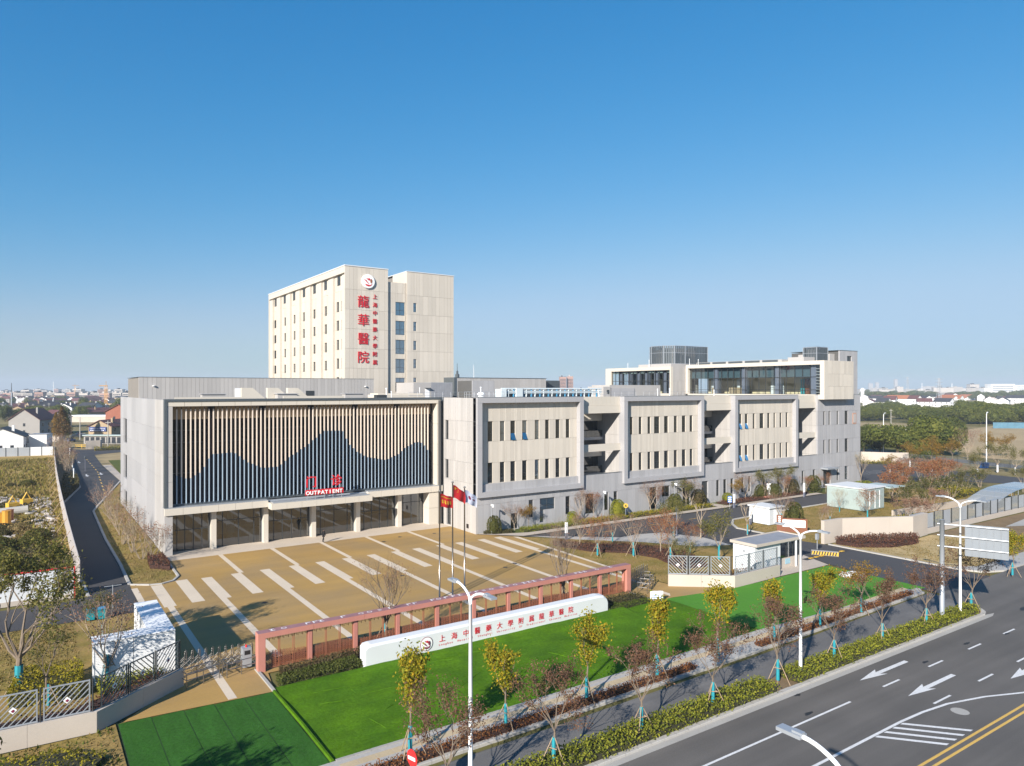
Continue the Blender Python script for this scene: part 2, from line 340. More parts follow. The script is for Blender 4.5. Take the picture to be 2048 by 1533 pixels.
# ------------------------------------------------------------------ ground, roads, pavements
terr = MB()
rings = [0, 300, 700, 1500, 3500, 9000]; seg = 40
for i in range(len(rings)-1):
    for j in range(seg):
        a, b2 = 2*PI*j/seg, 2*PI*(j+1)/seg; r0, r1 = rings[i], rings[i+1]
        p = [(r0*math.cos(a), r0*math.sin(a), -.06), (r1*math.cos(a), r1*math.sin(a), -.06), (r1*math.cos(b2), r1*math.sin(b2), -.06), (r0*math.cos(b2), r0*math.sin(b2), -.06)]
        terr.face(p if i else p[1:3]+[p[0]])
structure(terr.build('ground', M['terrain']))

road = sheet('road', [(-80,-40),(420,-40),(420,34.4),(74.2,34.4),(74.2,33.8),(-80,33.2)], 0.0, M['asphalt'])
sheet('bike_lane', [(-60,30.7),(71.2,30.7),(72.6,32.0),(73.6,34.9),(45,33.9),(20,33.5),(-60,33.3)], 0.004, M['asphalt2'])
sheet('entry_road', [(74.0,34.3),(85.4,34.3),(85.3,53.0),(84.5,56.8),(84.5,61.6),(84.6,66.6),(86.6,69.1),(89.8,71.5),(103.7,72.2),(125,72.4),(139,75.5),(143.6,77),(150,80),(165,78),(174,63),(190,40),(203,40),(186,66),(190,104),(176,108),(152,98),(148,86),(140,80),(126,79.2),(100,79.0),(55.8,79.4),(66.5,71.6),(69.8,71.8),(73.4,70.7),(75.7,65.3),(75.2,60.5),(77.7,51.6),(75.9,47),(74.2,36)], 0.008, M['asphalt3'])
sheet('side_road', [(-60,72.2),(8.4,72.0),(8.8,75),(8.9,82.3),(9.0,92.5),(8.9,109),(9.3,135.2),(10.2,140.1),(13.6,157),(17.2,176),(16.9,216),(17.6,252),(30,262),(30,276),(16,275),(8.6,290),(11.3,257),(9.7,185),(9.4,170),(5.7,148),(5.1,111.5),(4.8,95),(5.1,80),(3.9,79.2),(-60,79)], 0.008, M['asphalt4'])

def line(name, x0, x1, y, w=0.15, m='line', par=None, z=0.005):
    b = MB(); b.face([(x0,y-w/2,z),(x1,y-w/2,z),(x1,y+w/2,z),(x0,y+w/2,z)]); return b.build(name, M[m], par or road)
line('lane_line', -20, 43.7, 25.6)
for i in range(9): line('lane_dash', 47.7+6.15*i, 49.8+6.15*i, 25.65)
for i in range(8): line('lane_dash', 47.8+6.2*i, 50.0+6.2*i, 22.45)
b = MB()
cv = [(-20,22.3),(34.6,22.3),(43.6,22.35),(46.0,22.25),(48.5,21.95),(51.6,21.1),(54.4,19.95),(56.5,19.3)]
for i in range(len(cv)-1):
    (xa,ya),(xb,yb) = cv[i],cv[i+1]; b.face([(xa,ya-.09,.005),(xb,yb-.09,.005),(xb,yb+.09,.005),(xa,ya+.09,.005)])
b.build('curved_line', M['line'], road)
for x0, x1 in ((43.2,45.7),(42.3,44.7),(41.35,43.75),(40.4,42.8)):
    b = MB(); b.face([(x1,19.42,.0045),(x1+.32,19.42,.0045),(x0+.32,22.2,.0045),(x0,22.2,.0045)]); b.build('hatch_line', M['line'], road)
for y in (19.15, 18.72): line('centre_line', -20, 100, y, 0.16, 'line_yellow')
for x, y in ((47.4,27.1),(47.6,23.95),(56.3,21.4)):
    b = MB(); z = .005
    b.face([(x,y,z),(x+2.75,y-.45,z),(x+2.3,y-.16,z),(x+2.3,y+.16,z),(x+2.75,y+.45,z)])
    b.face([(x+2.3,y-.16,z),(x+6.2,y-.16,z),(x+6.2,y+.16,z),(x+2.3,y+.16,z)]); b.build('lane_arrow', M['line'], road)
def disc(name, x, y, r, m, par, z=.006, n=14, sy=1.0):
    b = MB(); b.face([(x+r*math.cos(2*PI*i/n), y+sy*r*math.sin(2*PI*i/n), z) for i in range(n)]); return b.build(name, m, par)
disc('manhole_cover', 48.0, 21.0, .52, M['concrete'], road)
M['stain'] = mat('dark_tar_stain', (0.022,0.021,0.021), 0.6, 0.2)
def stain(x, y, l, w, par=road):
    b = MB(); n = 11; rr = random.Random(int(x*10))
    b.face([(x+l*math.cos(2*PI*i/n)*rr.uniform(.6,1.1), y+w*math.sin(2*PI*i/n)*rr.uniform(.5,1.2), .006) for i in range(n)]); b.build('tar_stain', M['stain'], par)
for x, y, l, w in ((40,26.1,.5,.16),(41.8,28.1,.4,.14),(54.6,26.2,.5,.16),(61.2,26.3,.55,.14),(66.4,25.5,.5,.13),(75.5,27.5,1.3,.28),(73.5,25.2,.4,.2)): stain(x,y,l,w)
er = bpy.data.objects['entry_road']
for i in range(7):
    b = MB(); x = 76.6+1.07*i; b.box(x,49.75,.009,x+.62,50.1,.06,skip='d'); b.build('speed_bump_block', M['yellow'], er)
b = MB(); b.face([(75.5,49.55,.0125),(84.4,49.55,.0125),(84.4,50.3,.0125),(75.5,50.3,.0125)]); b.build('speed_bump_base', M['stain'], er)
for i in range(8):
    b = MB(); x = 58+4.4*i; b.face([(x,75.4,.0125),(x+2,75.4,.0125),(x+2,75.52,.0125),(x,75.52,.0125)]); b.build('lane_dash', M['line_yellow'], er)
for i in range(9):
    b = MB(); x = 152+3*i; b.face([(x,97.0-i*.2,.0125),(x+.15,97.0-i*.2,.0125),(x+3.4,92-i*.2,.0125),(x+3.25,92-i*.2,.0125)]); b.build('bay_line', M['line'], er)
sr = bpy.data.objects['side_road']
for i in range(16):
    b = MB(); y = 150+6*i; x = 12.5+min(2.2, max(0,(y-150)*.045)); b.face([(x-.12,y,.0125),(x+.12,y,.0125),(x+.12,y+2.5,.0125),(x-.12,y+2.5,.0125)]); b.build('lane_dash', M['line_yellow'], sr)
for x, y in ((12.0,190),(15.0,192),(12.4,226)):
    b = MB(); z=.0125; b.face([(x-.5,y+2,z),(x,y,z),(x+.5,y+2,z)]); b.face([(x-.15,y+2,z),(x+.15,y+2,z),(x+.15,y+5,z),(x-.15,y+5,z)]); b.build('lane_arrow', M['line'], sr)

def kerb_run(name, pts, w=0.34, h=0.14, step=1.0, z=0.0):
    """a kerb of single stones laid along a polyline; alike stones share one mesh"""
    o = structure(bpy.data.objects.new(name, None)); COL.objects.link(o)
    key = ('kerb', w, h, step)
    if key not in kerb_run.c:
        b = MB(); g = .02; b.box(g/2,-w/2,-.05,step-g/2,w/2,h-.02,skip='du'); 
        b.face([(g/2,-w/2,h-.02),(step-g/2,-w/2,h-.02),(step-g/2,-w/2+.03,h),(g/2,-w/2+.03,h)])
        b.face([(g/2,-w/2+.03,h),(step-g/2,-w/2+.03,h),(step-g/2,w/2,h-.01),(g/2,w/2,h-.01)])
        b.face([(g/2,w/2,h-.02),(g/2,w/2,h-.01),(step-g/2,w/2,h-.01),(step-g/2,w/2,h-.02)])
        kerb_run.c[key] = b.mesh('kerb_stone', M['kerb'])
    me = kerb_run.c[key]
    for i in range(len(pts)-1):
        p, q = Vector((*pts[i],z)), Vector((*pts[i+1],z)); L = (q-p).length; n = max(1, round(L/step)); d = (q-p)/n
        for k in range(n):
            a = R.uniform(-.012,.012)
            put('kerb_stone', me, o, p+d*k+Vector((0,0,R.uniform(-.012,.008))), (0,0,math.atan2(d.y,d.x)+a*.3), ((d.length)/step,1,1))
    return o
kerb_run.c = {}
kerb_run('median_kerb', [(10,28.85),(70.2,28.85),(71.0,29.1),(71.55,29.6),(71.6,30.1),(71.0,30.55)])
b = MB(); b.face([(-10,28.2,.006),(70.6,28.2,.006),(71.6,28.5,.006),(70.4,28.7,.006),(-10,28.7,.006)]); structure(b.build('gutter', M['concrete']))
kerb_run('bike_lane_kerb', [(10,34.0),(45,34.45),(73.0,35.25)], w=.22)
kerb_run('junction_kerb', [(150,34.5),(94,34.5),(89,34.6),(86.6,35.6),(85.55,38),(85.45,53)], step=2.0)
kerb_run('island_kerb', [(84.6,57),(84.6,66.6),(86.6,69.1),(89.8,71.4),(103.7,72.1),(125,72.3)], step=2.0, w=.35)
kerb_run('side_road_kerb', [(8.9,82.4),(9.05,92.5),(8.95,109),(9.35,135.2),(10.2,140),(17.2,176)], step=2.0, w=.3)
kerb_run('site_edge_kerb', [(5.1,80),(4.8,95),(5.1,111.5),(5.7,148),(9.4,170),(9.7,185),(11.3,257)], step=2.0, w=.3)
kerb_run('planting_kerb', [(9.0,82.2),(10.6,81.0),(11.7,80.8),(12.8,81.4),(13.6,83.1),(13.7,89.5),(13.7,91)], w=.25)

b = MB(); b.prism([(10,28.9),(70.3,28.9),(71.3,29.5),(71.1,30.5),(10,30.75)], 0, .10); structure(b.build('median_bed', M['soil']))
b = MB(); b.prism([(-5,34.2),(45,34.55),(73,35.35),(74.0,36.1),(45,37.35),(13.6,36.95),(-5,36.9)], -.04, .10); pav = structure(b.build('pavement', M['pavement']))
# slab joints and the tactile strip: single slabs, proud of the bed
slab = MB(); slab.box(0,0,0,.97,.57,.006,skip='d'); slab_me = slab.mesh('paving_slab', M['pavement'])
tac = MB(); tac.box(0,0,0,.97,.57,.008,skip='d'); tac_me = tac.mesh('tactile_slab', M['tactile'])
for i in range(59):
    x = 13.8+i
    y0 = 35.3 if x < 45 else 35.3+(x-45)*.027
    for k in range(2):
        put('paving_slab' if k != 1 else 'tactile_slab', slab_me if k != 1 else tac_me, pav, (x, y0+.6*k, .10+R.uniform(-.001,.003)))
bd = MB(); bd.box(0,0,0,.97,.18,.05,skip='d'); bd_me = bd.mesh('edging_stone', M['concrete'])
for i in range(60):
    x = 13.8+i; y = 36.86 if x < 30 else (36.86+(x-30)*.012 if x < 50 else 37.1-(x-50)*.045)
    put('edging_stone', bd_me, pav, (x, y, .10), (0,0,R.uniform(-.01,.01)))

# artificial turf: rolls laid edge to edge
M['turf_seam'] = mat('turf_seam', (0.012,0.04,0.008), 0.95, 0.1)
lt = structure(bpy.data.objects.new('left_turf', None)); COL.objects.link(lt)
b = MB(); b.face([(4.6,36.95,.008),(13.55,36.95,.008),(13.55,47.8,.008),(4.6,48.5,.008)]); b.build('turf_backing', M['turf_seam'], lt)
xs = [4.62,6.4,8.2,9.95,11.75,13.52]
for i in range(5):
    b = MB(); x0, x1 = xs[i]+.02, xs[i+1]-.02; n = 22
    for k in range(n):
        ya, yb = 36.97+(48.45-i*.14-36.97)*k/n, 36.97+(48.45-i*.14-36.97)*(k+1)/n
        z = lambda x, y: .024+.012*noise.noise((x*.7,y*.8,i))
        b.face([(x0,ya,z(x0,ya)),(x1,ya,z(x1,ya)),(x1,yb,z(x1,yb)),(x0,yb,z(x0,yb))])
    b.build('turf_roll', M['turf2'], lt)
rt = structure(bpy.data.objects.new('main_turf', None)); COL.objects.link(rt)
def turf(poly_lo, x0, x1, m):
    """a strip of turf between x0 and x1 with soft bumps and rucks"""
    b = MB(); nx, ny = int((x1-x0)/.55), 20
    def ylo(x): return 37.0 if x < 45 else 37.0-(x-45)*.033
    def yhi(x):
        if x < 51.3: return 48.0
        if x < 59: return 48.0-(x-51.3)/7.7*1.3
        return 46.75
    def z(x, y): return .03+(.20*max(0,min(1,(y-45.0)/2.6))**2 if x < 45 else 0)+.03*noise.noise((x*.35,y*.35,3))+.022*noise.noise((x*1.1,y*1.5,7))
    P = [[None]*(ny+1) for _ in range(nx+1)]
    for i in range(nx+1):
        x = x0+(x1-x0)*i/nx
        for j in range(ny+1):
            y = ylo(x)+(yhi(x)-ylo(x))*j/ny; P[i][j] = (x, y, z(x,y))
    for i in range(nx):
        for j in range(ny): b.face([P[i][j],P[i+1][j],P[i+1][j+1],P[i][j+1]])
    o = b.build('turf_mat', m, rt)
    return o
turf(None, 13.75, 50.5, M['turf']); turf(None, 50.54, 75.0, M['turf_far'])
b = MB(); b.tube([(13.64,37.0,.06),(13.66,42,.09),(13.62,47.8,.07)], .12, 6); b.build('turf_ridge', M['turf'], rt)

# rucks and creases where the turf rolls meet the slope
for i in range(34):
    x, y = R.uniform(14.5,50), R.uniform(37.6,47); L = R.uniform(.8,2.6); a = R.uniform(-.5,.5)+(1.57 if i % 4 == 0 else 0)
    zz = .03+(.20*max(0,min(1,(y-45.0)/2.6))**2 if x < 45 else 0)
    b = MB(); b.tube([(x+L*(k/4-.5)*math.cos(a), y+L*(k/4-.5)*math.sin(a)+R.uniform(-.06,.06), zz+(.015 if k in (1,2,3) else -.02)) for k in range(5)], .035, 5); b.build('turf_crease', M['turf'], rt)
# plaza with cream bands
plaza = sheet('plaza', [(4.9,48.6),(13.7,47.95),(14.2,51.3),(49,51.3),(49,48.2),(51.2,48.0),(54.6,51.5),(53.6,57),(54.3,60),(55.4,79.6),(51.5,84.1),(51.4,91.2),(13.9,91.2),(13.6,83),(11.7,80.7),(8.9,82.3),(8.8,72),(9.0,53.5)], .012, M['plaza'])
def band(x0, y0, x1, y1): 
    b = MB(); b.face([(x0,y0,.0165),(x1,y0,.0165),(x1,y1,.0165),(x0,y1,.0165)]); b.build('paving_band', M['band'], plaza)
for x in (18.45,24.7,30.95,37.2,43.45,49.7): band(x,72,x+1.05,81)
for x in (19.3,25.45,31.75,38.0): band(x,81.0,x+.52,91.2)
band(44.3,81,44.82,91.2)
for x in (15.45,21.5,27.75,34.05,40.1,46.25,52.3): band(x,72,x+1.05,81); band(x,52.6,x+.58,72)
band(13.0,72.2,14.15,81.4); band(10.6,72,11.65,80.6); band(10.85,48.3,11.4,72); band(8.85,66,9.4,80.6)
b = MB(); b.face([(54.75,80,.0165),(54.05,60,.0165),(53.4,57,.0165),(53.8,57,.0165),(54.5,60,.0165),(55.35,79.6,.0165)]); b.build('paving_band', M['band'], plaza)
band(51.6,48.2,52.2,50.4)
b = MB(); b.box(13.55,47.9,.012,13.75,52.4,.12); b.build('edge_stone', M['concrete'], plaza)
b = MB(); b.box(48.95,48.1,.012,49.15,51.4,.12); b.build('edge_stone', M['concrete'], plaza)
for x, y in ((18.6,68.4),(44.6,66.7),(46.5,67.6),(42,88.5),(39,87),(33.5,70),(47,88)): disc('drain_cover', x, y, .34, M['stain'], plaza, z=.0185, n=4)
apron = MB(); apron.prism([(13.9,91.2),(51.4,91.2),(51.4,96.3),(13.9,96.3)], 0, .02); structure(apron.build('entrance_apron', M['apron']))
sheet('gate_paving', [(51.2,48.05),(59.1,46.7),(54.4,51.4)], .018, M['plaza'])
sheet('gate_apron', [(66.6,47.0),(75.7,46.95),(77.7,51.6),(74.5,50.6),(66.7,50.0)], .012, M['walk'])
sheet('building_walk', [(51.5,83.6),(56,79.3),(100,79.1),(126,79.3),(126,80.7),(100,80.5),(58,80.9),(53.5,82.5),(52.0,84.1)], .10, M['walk'])
sheet('door_walk', [(97.2,80.4),(99.4,80.4),(99.2,84.1),(97.4,84.1)], .104, M['walk'])
sheet('stone_walk', [(56.8,79.2),(66.5,71.5),(69.8,71.7),(73.4,70.6),(75.7,65.3),(75.1,60.0),(70.5,62.0),(66.9,67.5),(60.5,74)], .016, M['pavement'])

# lawns and waste ground
sheet('inner_lawn', [(55.4,79.5),(60.5,74),(66.9,67.5),(70.5,62.0),(75.1,60.2),(73.5,52),(70,56),(66,51),(59,48),(54.7,52),(53.8,57),(54.5,60)], .008, M['lawn'])
sheet('island_lawn', [(84.7,53.5),(84.7,66.6),(86.6,69),(89.8,71.3),(103.7,72),(125,72.2),(139,75.4),(150,72),(160,62),(150,52.5),(103,50),(98.5,49.5),(89,54)], .004, M['lawn'])
sheet('wing_lawn', [(51.6,84.2),(53.5,82.4),(58,80.8),(100,80.4),(126,80.6),(140,81),(147.5,84.2)], .02, M['lawn_green'])
sheet('corner_lawn', [(85.5,53),(89,52.8),(98,48.4),(103,48.7),(108,45.2),(97,36.9),(88.6,36.8),(86.2,38.4)], .004, M['lawn_pale'])
sheet('corner_pavement', [(86.6,35.7),(89,34.7),(150,34.6),(150,37.2),(97,37.0),(88.6,36.9),(86.0,38.4)], .10, M['concrete'])
sheet('site_concrete', [(103,48.9),(108,45.2),(97,37.0),(150,37.2),(170,39),(160,50),(146,48.9)], .006, M['soil'])
sheet('concrete_pad', [(118,45.5),(146,48.6),(146,44),(128,41.5)], .014, M['concrete'])
sheet('wall_lawn', [(9.1,82.5),(10.6,81.2),(11.7,80.9),(12.8,81.5),(13.6,83.2),(13.85,91.2),(13.95,145),(17.3,176),(10.3,140),(9.4,135),(9.0,109)], .014, M['lawn'])
sheet('back_lawn', [(18.6,176),(60,176),(60,230),(19.5,230)], .006, M['lawn_green'])
sheet('back_walk', [(17.3,176),(18.7,176),(18.9,216),(17.0,216)], .02, M['walk'])
sheet('left_lawn', [(-60,53),(3.4,48.3),(8.9,52.5),(8.7,71.9),(-60,72.1)], .006, M['lawn'])
sheet('verge', [(-60,36.9),(4.5,36.9),(4.5,48.6),(3.4,48.0),(-60,48.2)], .006, M['lawn'])
sheet('waste_ground', [(-160,84),(4.6,84),(4.8,103),(7.4,254),(5.2,262),(-160,252)], .01, M['waste'])
sheet('side_strip', [(4.7,80.5),(4.75,95),(5.05,111.5),(5.65,148),(9.3,170),(9.6,185),(11.2,257),(7.5,257),(4.7,103)], .012, M['soil'])
sheet('bare_field', [(235,60),(420,40),(600,60),(520,190),(300,150),(230,100)], -.03, M['field'])
sheet('far_road', [(196,40),(205,40),(225,110),(260,190),(252,192),(217,112)], -.02, M['asphalt2'])
# ------------------------------------------------------------------ hospital: facades of single panels over dark joints
def facade(name, axis, pos, a0, a1, z0, z1, holes, zj, pitch, thick, m, parent, gap=.022, jm=None, seed=1):
    """panels on a wall facing -Y (axis 'Y') or -X (axis 'X'); holes stay open down to the backing"""
    rr = random.Random(seed); b = MB(); g = gap/2
    brk = [a0]; x = a0
    while x < a1-pitch[-1]*.6:
        x += rr.choice(pitch); brk.append(min(x, a1))
    if brk[-1] < a1-1e-6: brk.append(a1)
    for h in holes:
        for e in (h[0], h[1]):
            if a0 < e < a1:
                brk = [q for q in brk if abs(q-e) > .12 or q in (a0, a1)]; brk.append(e)
    brk = sorted(set(brk)); rows = [z0]+[z for z in zj if z0 < z < z1]+[z1]
    for i in range(len(brk)-1):
        xa, xb = brk[i], brk[i+1]; mid = (xa+xb)/2
        hs = sorted([(h[2],h[3]) for h in holes if h[0] < mid < h[1]])
        for k in range(len(rows)-1):
            segs = [(rows[k], rows[k+1])]
            for lo, hi in hs:
                ns = []
                for s0, s1 in segs:
                    if hi <= s0 or lo >= s1: ns.append((s0,s1)); continue
                    if lo > s0: ns.append((s0,lo))
                    if hi < s1: ns.append((hi,s1))
                segs = ns
            for s0, s1 in segs:
                if s1-s0 < .03: continue
                if axis == 'Y': b.box(xa+g, pos, s0+g, xb-g, pos+thick, s1-g, skip='b')
                else: b.box(pos, xa+g, s0+g, pos+thick, xb-g, s1-g, skip='r')
    return stuff(b.build(name, m, parent))

win_cache = {}
def window(axis, pos, a0, a1, z0, z1, parent, pane='pane', open_sash=False, blind=0.0, transom=.38):
    """frame bars + pane (+ blind) set back in an opening"""
    w, h = a1-a0, z1-z0; key = (axis, round(w,2), round(h,2), transom)
    if key not in win_cache:
        b = MB(); t, d = .07, .09
        B = (lambda p,q,r,s: b.box(p,0,q,r,d,s)) if axis == 'Y' else (lambda p,q,r,s: b.box(0,p,q,d,r,s))
        B(0,0,t,h); B(w-t,0,w,h); B(t,0,w-t,t); B(t,h-t,w-t,h)
        if transom: B(t,h*transom-.03,w-t,h*transom+.03)
        if w > 1.15: B(w/2-.03,t,w/2+.03,h-t)
        fm = b.mesh('window_frame', M['mullion'])
        p = MB()
        if axis == 'Y': p.face([(t,.05,t),(w-t,.05,t),(w-t,.05,h-t),(t,.05,h-t)])
        else: p.face([(.05,t,t),(.05,t,h-t),(.05,w-t,h-t),(.05,w-t,t)])
        pm = p.mesh('pane', M['pane']); pm2 = p.mesh('pane', M['pane_blue'])
        q = MB()
        if axis == 'Y': q.face([(t,.12,0),(w-t,.12,0),(w-t,.12,1),(t,.12,1)])
        else: q.face([(.12,t,0),(.12,t,1),(.12,w-t,1),(.12,w-t,0)])
        win_cache[key] = (fm, pm, pm2, q.mesh('blind', M['blind']))
    fm, pm, pm2, bm_ = win_cache[key]
    loc = (a0, pos, z0) if axis == 'Y' else (pos, a0, z0)
    f = put('window', fm, parent, loc); put('pane', pm2 if pane == 'pane_blue' else pm, f)
    if blind: put('blind', bm_, f, (0,0,h*(1-blind)), None, (1,1,h*blind-.05))
    if open_sash:
        s = MB(); hh = h*(transom or .4)-.05; k = .32
        s.face([(.06,0,hh),(w-.06,0,hh),(w-.06,-k,.08),(.06,-k,.08)]); s.build('open_sash', M['pane_blue'], f)
    return f
def bars(b, rects, axis, pos, d, mi=0):
    for x0,z0,x1,z1 in rects:
        if axis == 'Y': b.box(x0,pos,z0,x1,pos+d,z1,mi)
        else: b.box(pos,x0,z0,pos+d,x1,z1,mi)

# ---- outpatient block
hb = thing('outpatient_building', 'grey panelled outpatient block with a framed screen of tall vertical fins over the glazed entrance', 'building', (14,94,0))
def re_origin(root):
    """children were built in world coordinates: keep them there"""
    inv = Matrix.Translation(-Vector(root.location))
    for ch in root.children:
        ch.location = Vector(ch.location) - Vector(root.location)
b = MB(); b.box(14.5,107.6,0,51.2,142.4,18.35); b.box(14.5,94.95,0,14.64,107.6,18.35); b.box(50.9,93.8,0,51.2,107.6,18.35); b.box(14.6,94.95,17.95,50.9,107.6,18.35); b.build('body', M['joint'], hb)
facade('cladding_panels', 'X', 14.0, 94.92, 142.6, .0, 18.7, [(133.15,138.2,15.1-4.05,15.1),(133.15,138.0,5.1,9.07),(133.15,137.9,.2,3.1)], [3.0,6.1,9.1,12.05,15.0], [5.6,6.4,4.8], .3, M['grey'], hb, gap=.018, seed=3)
facade('corner_panels', 'X', 13.9, 94.92, 102.1, .0, 18.72, [], [3.0,6.1,9.1,12.05,15.2], [2.3,1.2,2.9], .35, M['grey_warm'], hb, gap=.02, seed=4)
for z0, z1 in ((11.05,15.1),(5.1,9.07),(.2,3.1)): window('X', 14.33, 133.15, 138.0, z0, z1, hb)
# dark rim with stepped inner frame
b = MB()
RX0, RX1, YF = 13.86, 51.57, 94.0
b.box(RX0,YF,5.72,RX0+.26,YF+.93,18.8); b.box(RX1-.26,YF,5.72,RX1,YF+.93,18.8); b.box(RX0+.26,YF,18.5,RX1-.26,YF+.93,18.8)
b.build('rim', M['dark_metal'], hb)
def paneled(name, n, mk):
    for i in range(n): mk(i)
L0, L1 = RX0+.26, RX1-.26
step = (L1-L0)/19
for i in range(19):
    b = MB(); b.box(L0+step*i+.015,YF+.1,17.93,L0+step*(i+1)-.015,YF+.92,18.49); b.build('frame_panel', M['cream_plain'], hb)
for k in range(4):
    z0 = 5.75+3.04*k
    for xa, xb in ((L0+.01,L0+.64),(L1-.62,L1-.01)):
        b = MB(); b.box(xa,YF+.1,z0+.012,xb,YF+.92+(.8 if xa>40 else .3),z0+3.03); b.build('frame_panel', M['cream_plain'] if xa > 40 else M['grey_warm'], hb)  # left strips grey: the rim's shade on the cream frame, put into the colour
# beam over the entrance and projecting canopy
for xa, xb, n in ((RX0,26.0,6),(39.72,RX1,6)):
    s = (xb-xa)/n
    for i in range(n):
        b = MB(); b.box(xa+s*i+.012,93.85,4.83,xa+s*(i+1)-.012,94.5,5.66); b.build('fascia_panel', M['cream_plain'], hb)
b = MB(); b.box(RX0+.01,93.87,5.664,26.0,95.9,5.73); b.box(39.7,93.87,5.664,RX1-.01,95.9,5.73); b.box(RX0+.3,94.5,4.85,RX1-.3,95.9,5.6); b.build('beam_capping', M['galv'], hb)
s = (39.72-26.0)/7
for i in range(7):
    b = MB(); b.box(26.0+s*i+.012,92.4,4.62,26.0+s*(i+1)-.012,92.75,5.4); b.build('fascia_panel', M['cream_plain'], hb)
b = MB(); b.box(26.02,92.76,4.64,39.7,95.8,5.36); b.box(26.0,92.42,4.63,26.3,93.84,5.41); b.build('canopy', M['cream_plain'], hb)
b = MB(); b.box(26.3,92.6,5.42,39.4,95.0,5.5); b.build('canopy_top', M['galv'], hb)
for xa, xb, m in ((13.87,14.75,'grey_warm'),(49.35,51.5,'cream_plain')):
    for k in range(2):
        b = MB(); b.box(xa,YF+.05,2.42*k+.01,xb,95.9,2.42*k+2.4); b.build('pier_panel', M[m], hb)
# fins: upper part cream, lower part pale blue below a mountain outline
HILL = [(14.9,9.6),(16.7,9.0),(18.0,9.7),(19.4,11.9),(21.9,12.0),(24.0,10.5),(25.6,9.8),(27.5,9.85),(29.5,11.3),(31.0,12.2),(32.6,13.4),(33.7,14.35),(36.3,14.3),(37.4,12.3),(38.6,11.2),(40.1,10.4),(42.8,9.9),(44.5,10.45),(46.3,11.7),(47.7,12.25),(48.6,12.1),(49.8,10.8)]
def hill(x):
    for (x0,z0),(x1,z1) in zip(HILL, HILL[1:]):
        if x0 <= x <= x1:
            t = (x-x0)/(x1-x0); t = t*t*(3-2*t)*.5+t*.5; return z0+(z1-z0)*t
    return HILL[0][1] if x < 14.9 else HILL[-1][1]
for i in range(66):
    x = 15.32+.5266*i; b = MB(); zh = hill(x); w = .065
    b.box(x-w,94.72,6.03,x+w,94.9,zh,1); 
    b.box(x-w,94.72,zh+.002,x+w,94.9,17.55,0)
    b.box(x-.03,94.84,17.55,x+.03,94.89,17.85,2)
    k = len(b.m)
    for j in (4,5): b.m[j] = 3   # sides of the lower part carry the dark film
    b.build('fin', [M['fin_top'],M['fin_low'],M['mullion'],M['navy']], hb)
b = MB()
for i in range(70):
    xa, xb = 14.8+.5*i, 15.3+.5*i; b.face([(xa,95.42,5.9),(xb,95.42,5.9),(xb,95.42,hill(xb)),(xa,95.42,hill(xa))])
b.build('mountain_film', M['navy'], hb)
b = MB(); b.box(14.75,94.9,5.74,50.0,95.3,6.02); b.build('fin_rail', M['dark_metal'], hb)
for x in (19.4,25.7,32.1,38.4,44.8):
    b = MB(); b.box(x-.42,95.45,5.74,x+.42,96.3,17.93); b.build('dark_column', M['dark_brown'], hb)
b = MB(); b.box(14.75,95.5,16.3,50.3,96.6,17.9); b.build('lintel_band', M['house_tan'], hb)  # darker tan puts the shade under the frame top into the band's colour
b = MB(); b.box(14.76,95.7,15.9,50.3,95.8,16.3); b.build('lintel_trim', M['dark_brown'], hb)
def curtain(name_f, name_g, y, x0, x1, z0, z1, cols, rows, gm, par, fr=.05):
    b = MB()
    for x in cols: b.box(x-fr,y-.06,z0,x+fr,y+.08,z1)
    for z in rows:
        cs = sorted(cols)
        for c0, c1 in zip(cs, cs[1:]): b.box(c0+fr+.002,y-.05,z-fr,c1-fr-.002,y+.07,z+fr)
    f = b.build(name_f, M['mullion'], par)
    cs = sorted(cols); zs = [z0]+sorted(rows)+[z1]
    for c0, c1 in zip(cs, cs[1:]):
        for k in range(len(zs)-1):
            g = MB(); g.face([(c0+fr,y,zs[k]+fr),(c1-fr,y,zs[k]+fr),(c1-fr,y,zs[k+1]-fr),(c0+fr,y,zs[k+1]-fr)]); g.build(name_g, gm, f)
    return f
bx = [14.8,19.0,19.85,25.3,26.15,31.7,32.55,38.0,38.85,44.4,45.25,49.4]
for i in range(6):
    c0, c1 = ([14.85]+[19.95,26.3,32.65,39.0,45.35])[i], [18.95,25.3,31.7,38.0,44.35,50.2][i]
    cols = [c0+(c1-c0)*k/6 for k in range(7)]
    curtain('upper_window', 'pane', 96.35, c0, c1, 5.75, 16.28, [c0+(c1-c0)*k/3 for k in range(4)], [9.6,13.4,14.9], M['hall_glass'], hb, .04)
for i in range(6):
    c0, c1 = [14.8,19.95,26.38,32.7,39.03,45.4][i], [19.3,25.65,32.03,38.38,44.75,49.35][i]
    d = c1-c0; cols = [c0+.04,c0+d*.16,c0+d*.36,c0+d*.58,c0+d*.8,c1-.04] if i % 2 == 0 else [c0+.04,c0+d*.16,c0+d*.5,c0+d*.84,c1-.04]
    f = curtain('entrance_glazing', 'pane', 96.0, c0, c1, .02, 4.84, cols, [3.3] if i % 2 else [2.6], M['lobby_glass'], hb, .045)
    if i % 2 == 0:
        for k in (2,3):
            h = MB(); xx = cols[k]+(.12 if k == 3 else d*.22-.12); h.tube([(xx,95.9,.7),(xx,95.9,2.0)], .025, 6); h.build('door_handle', M['steel'], f)
for x in (19.62,26.02,32.36,38.7,45.07):
    b = MB(); b.box(x-.3,94.98,.02,x+.3,95.75,4.84); c = b.build('column', M['cream_plain'], hb)
    b = MB(); b.box(x-.31,95.752,.02,x+.31,96.5,4.84); b.build('column_back', M['galv'], hb)
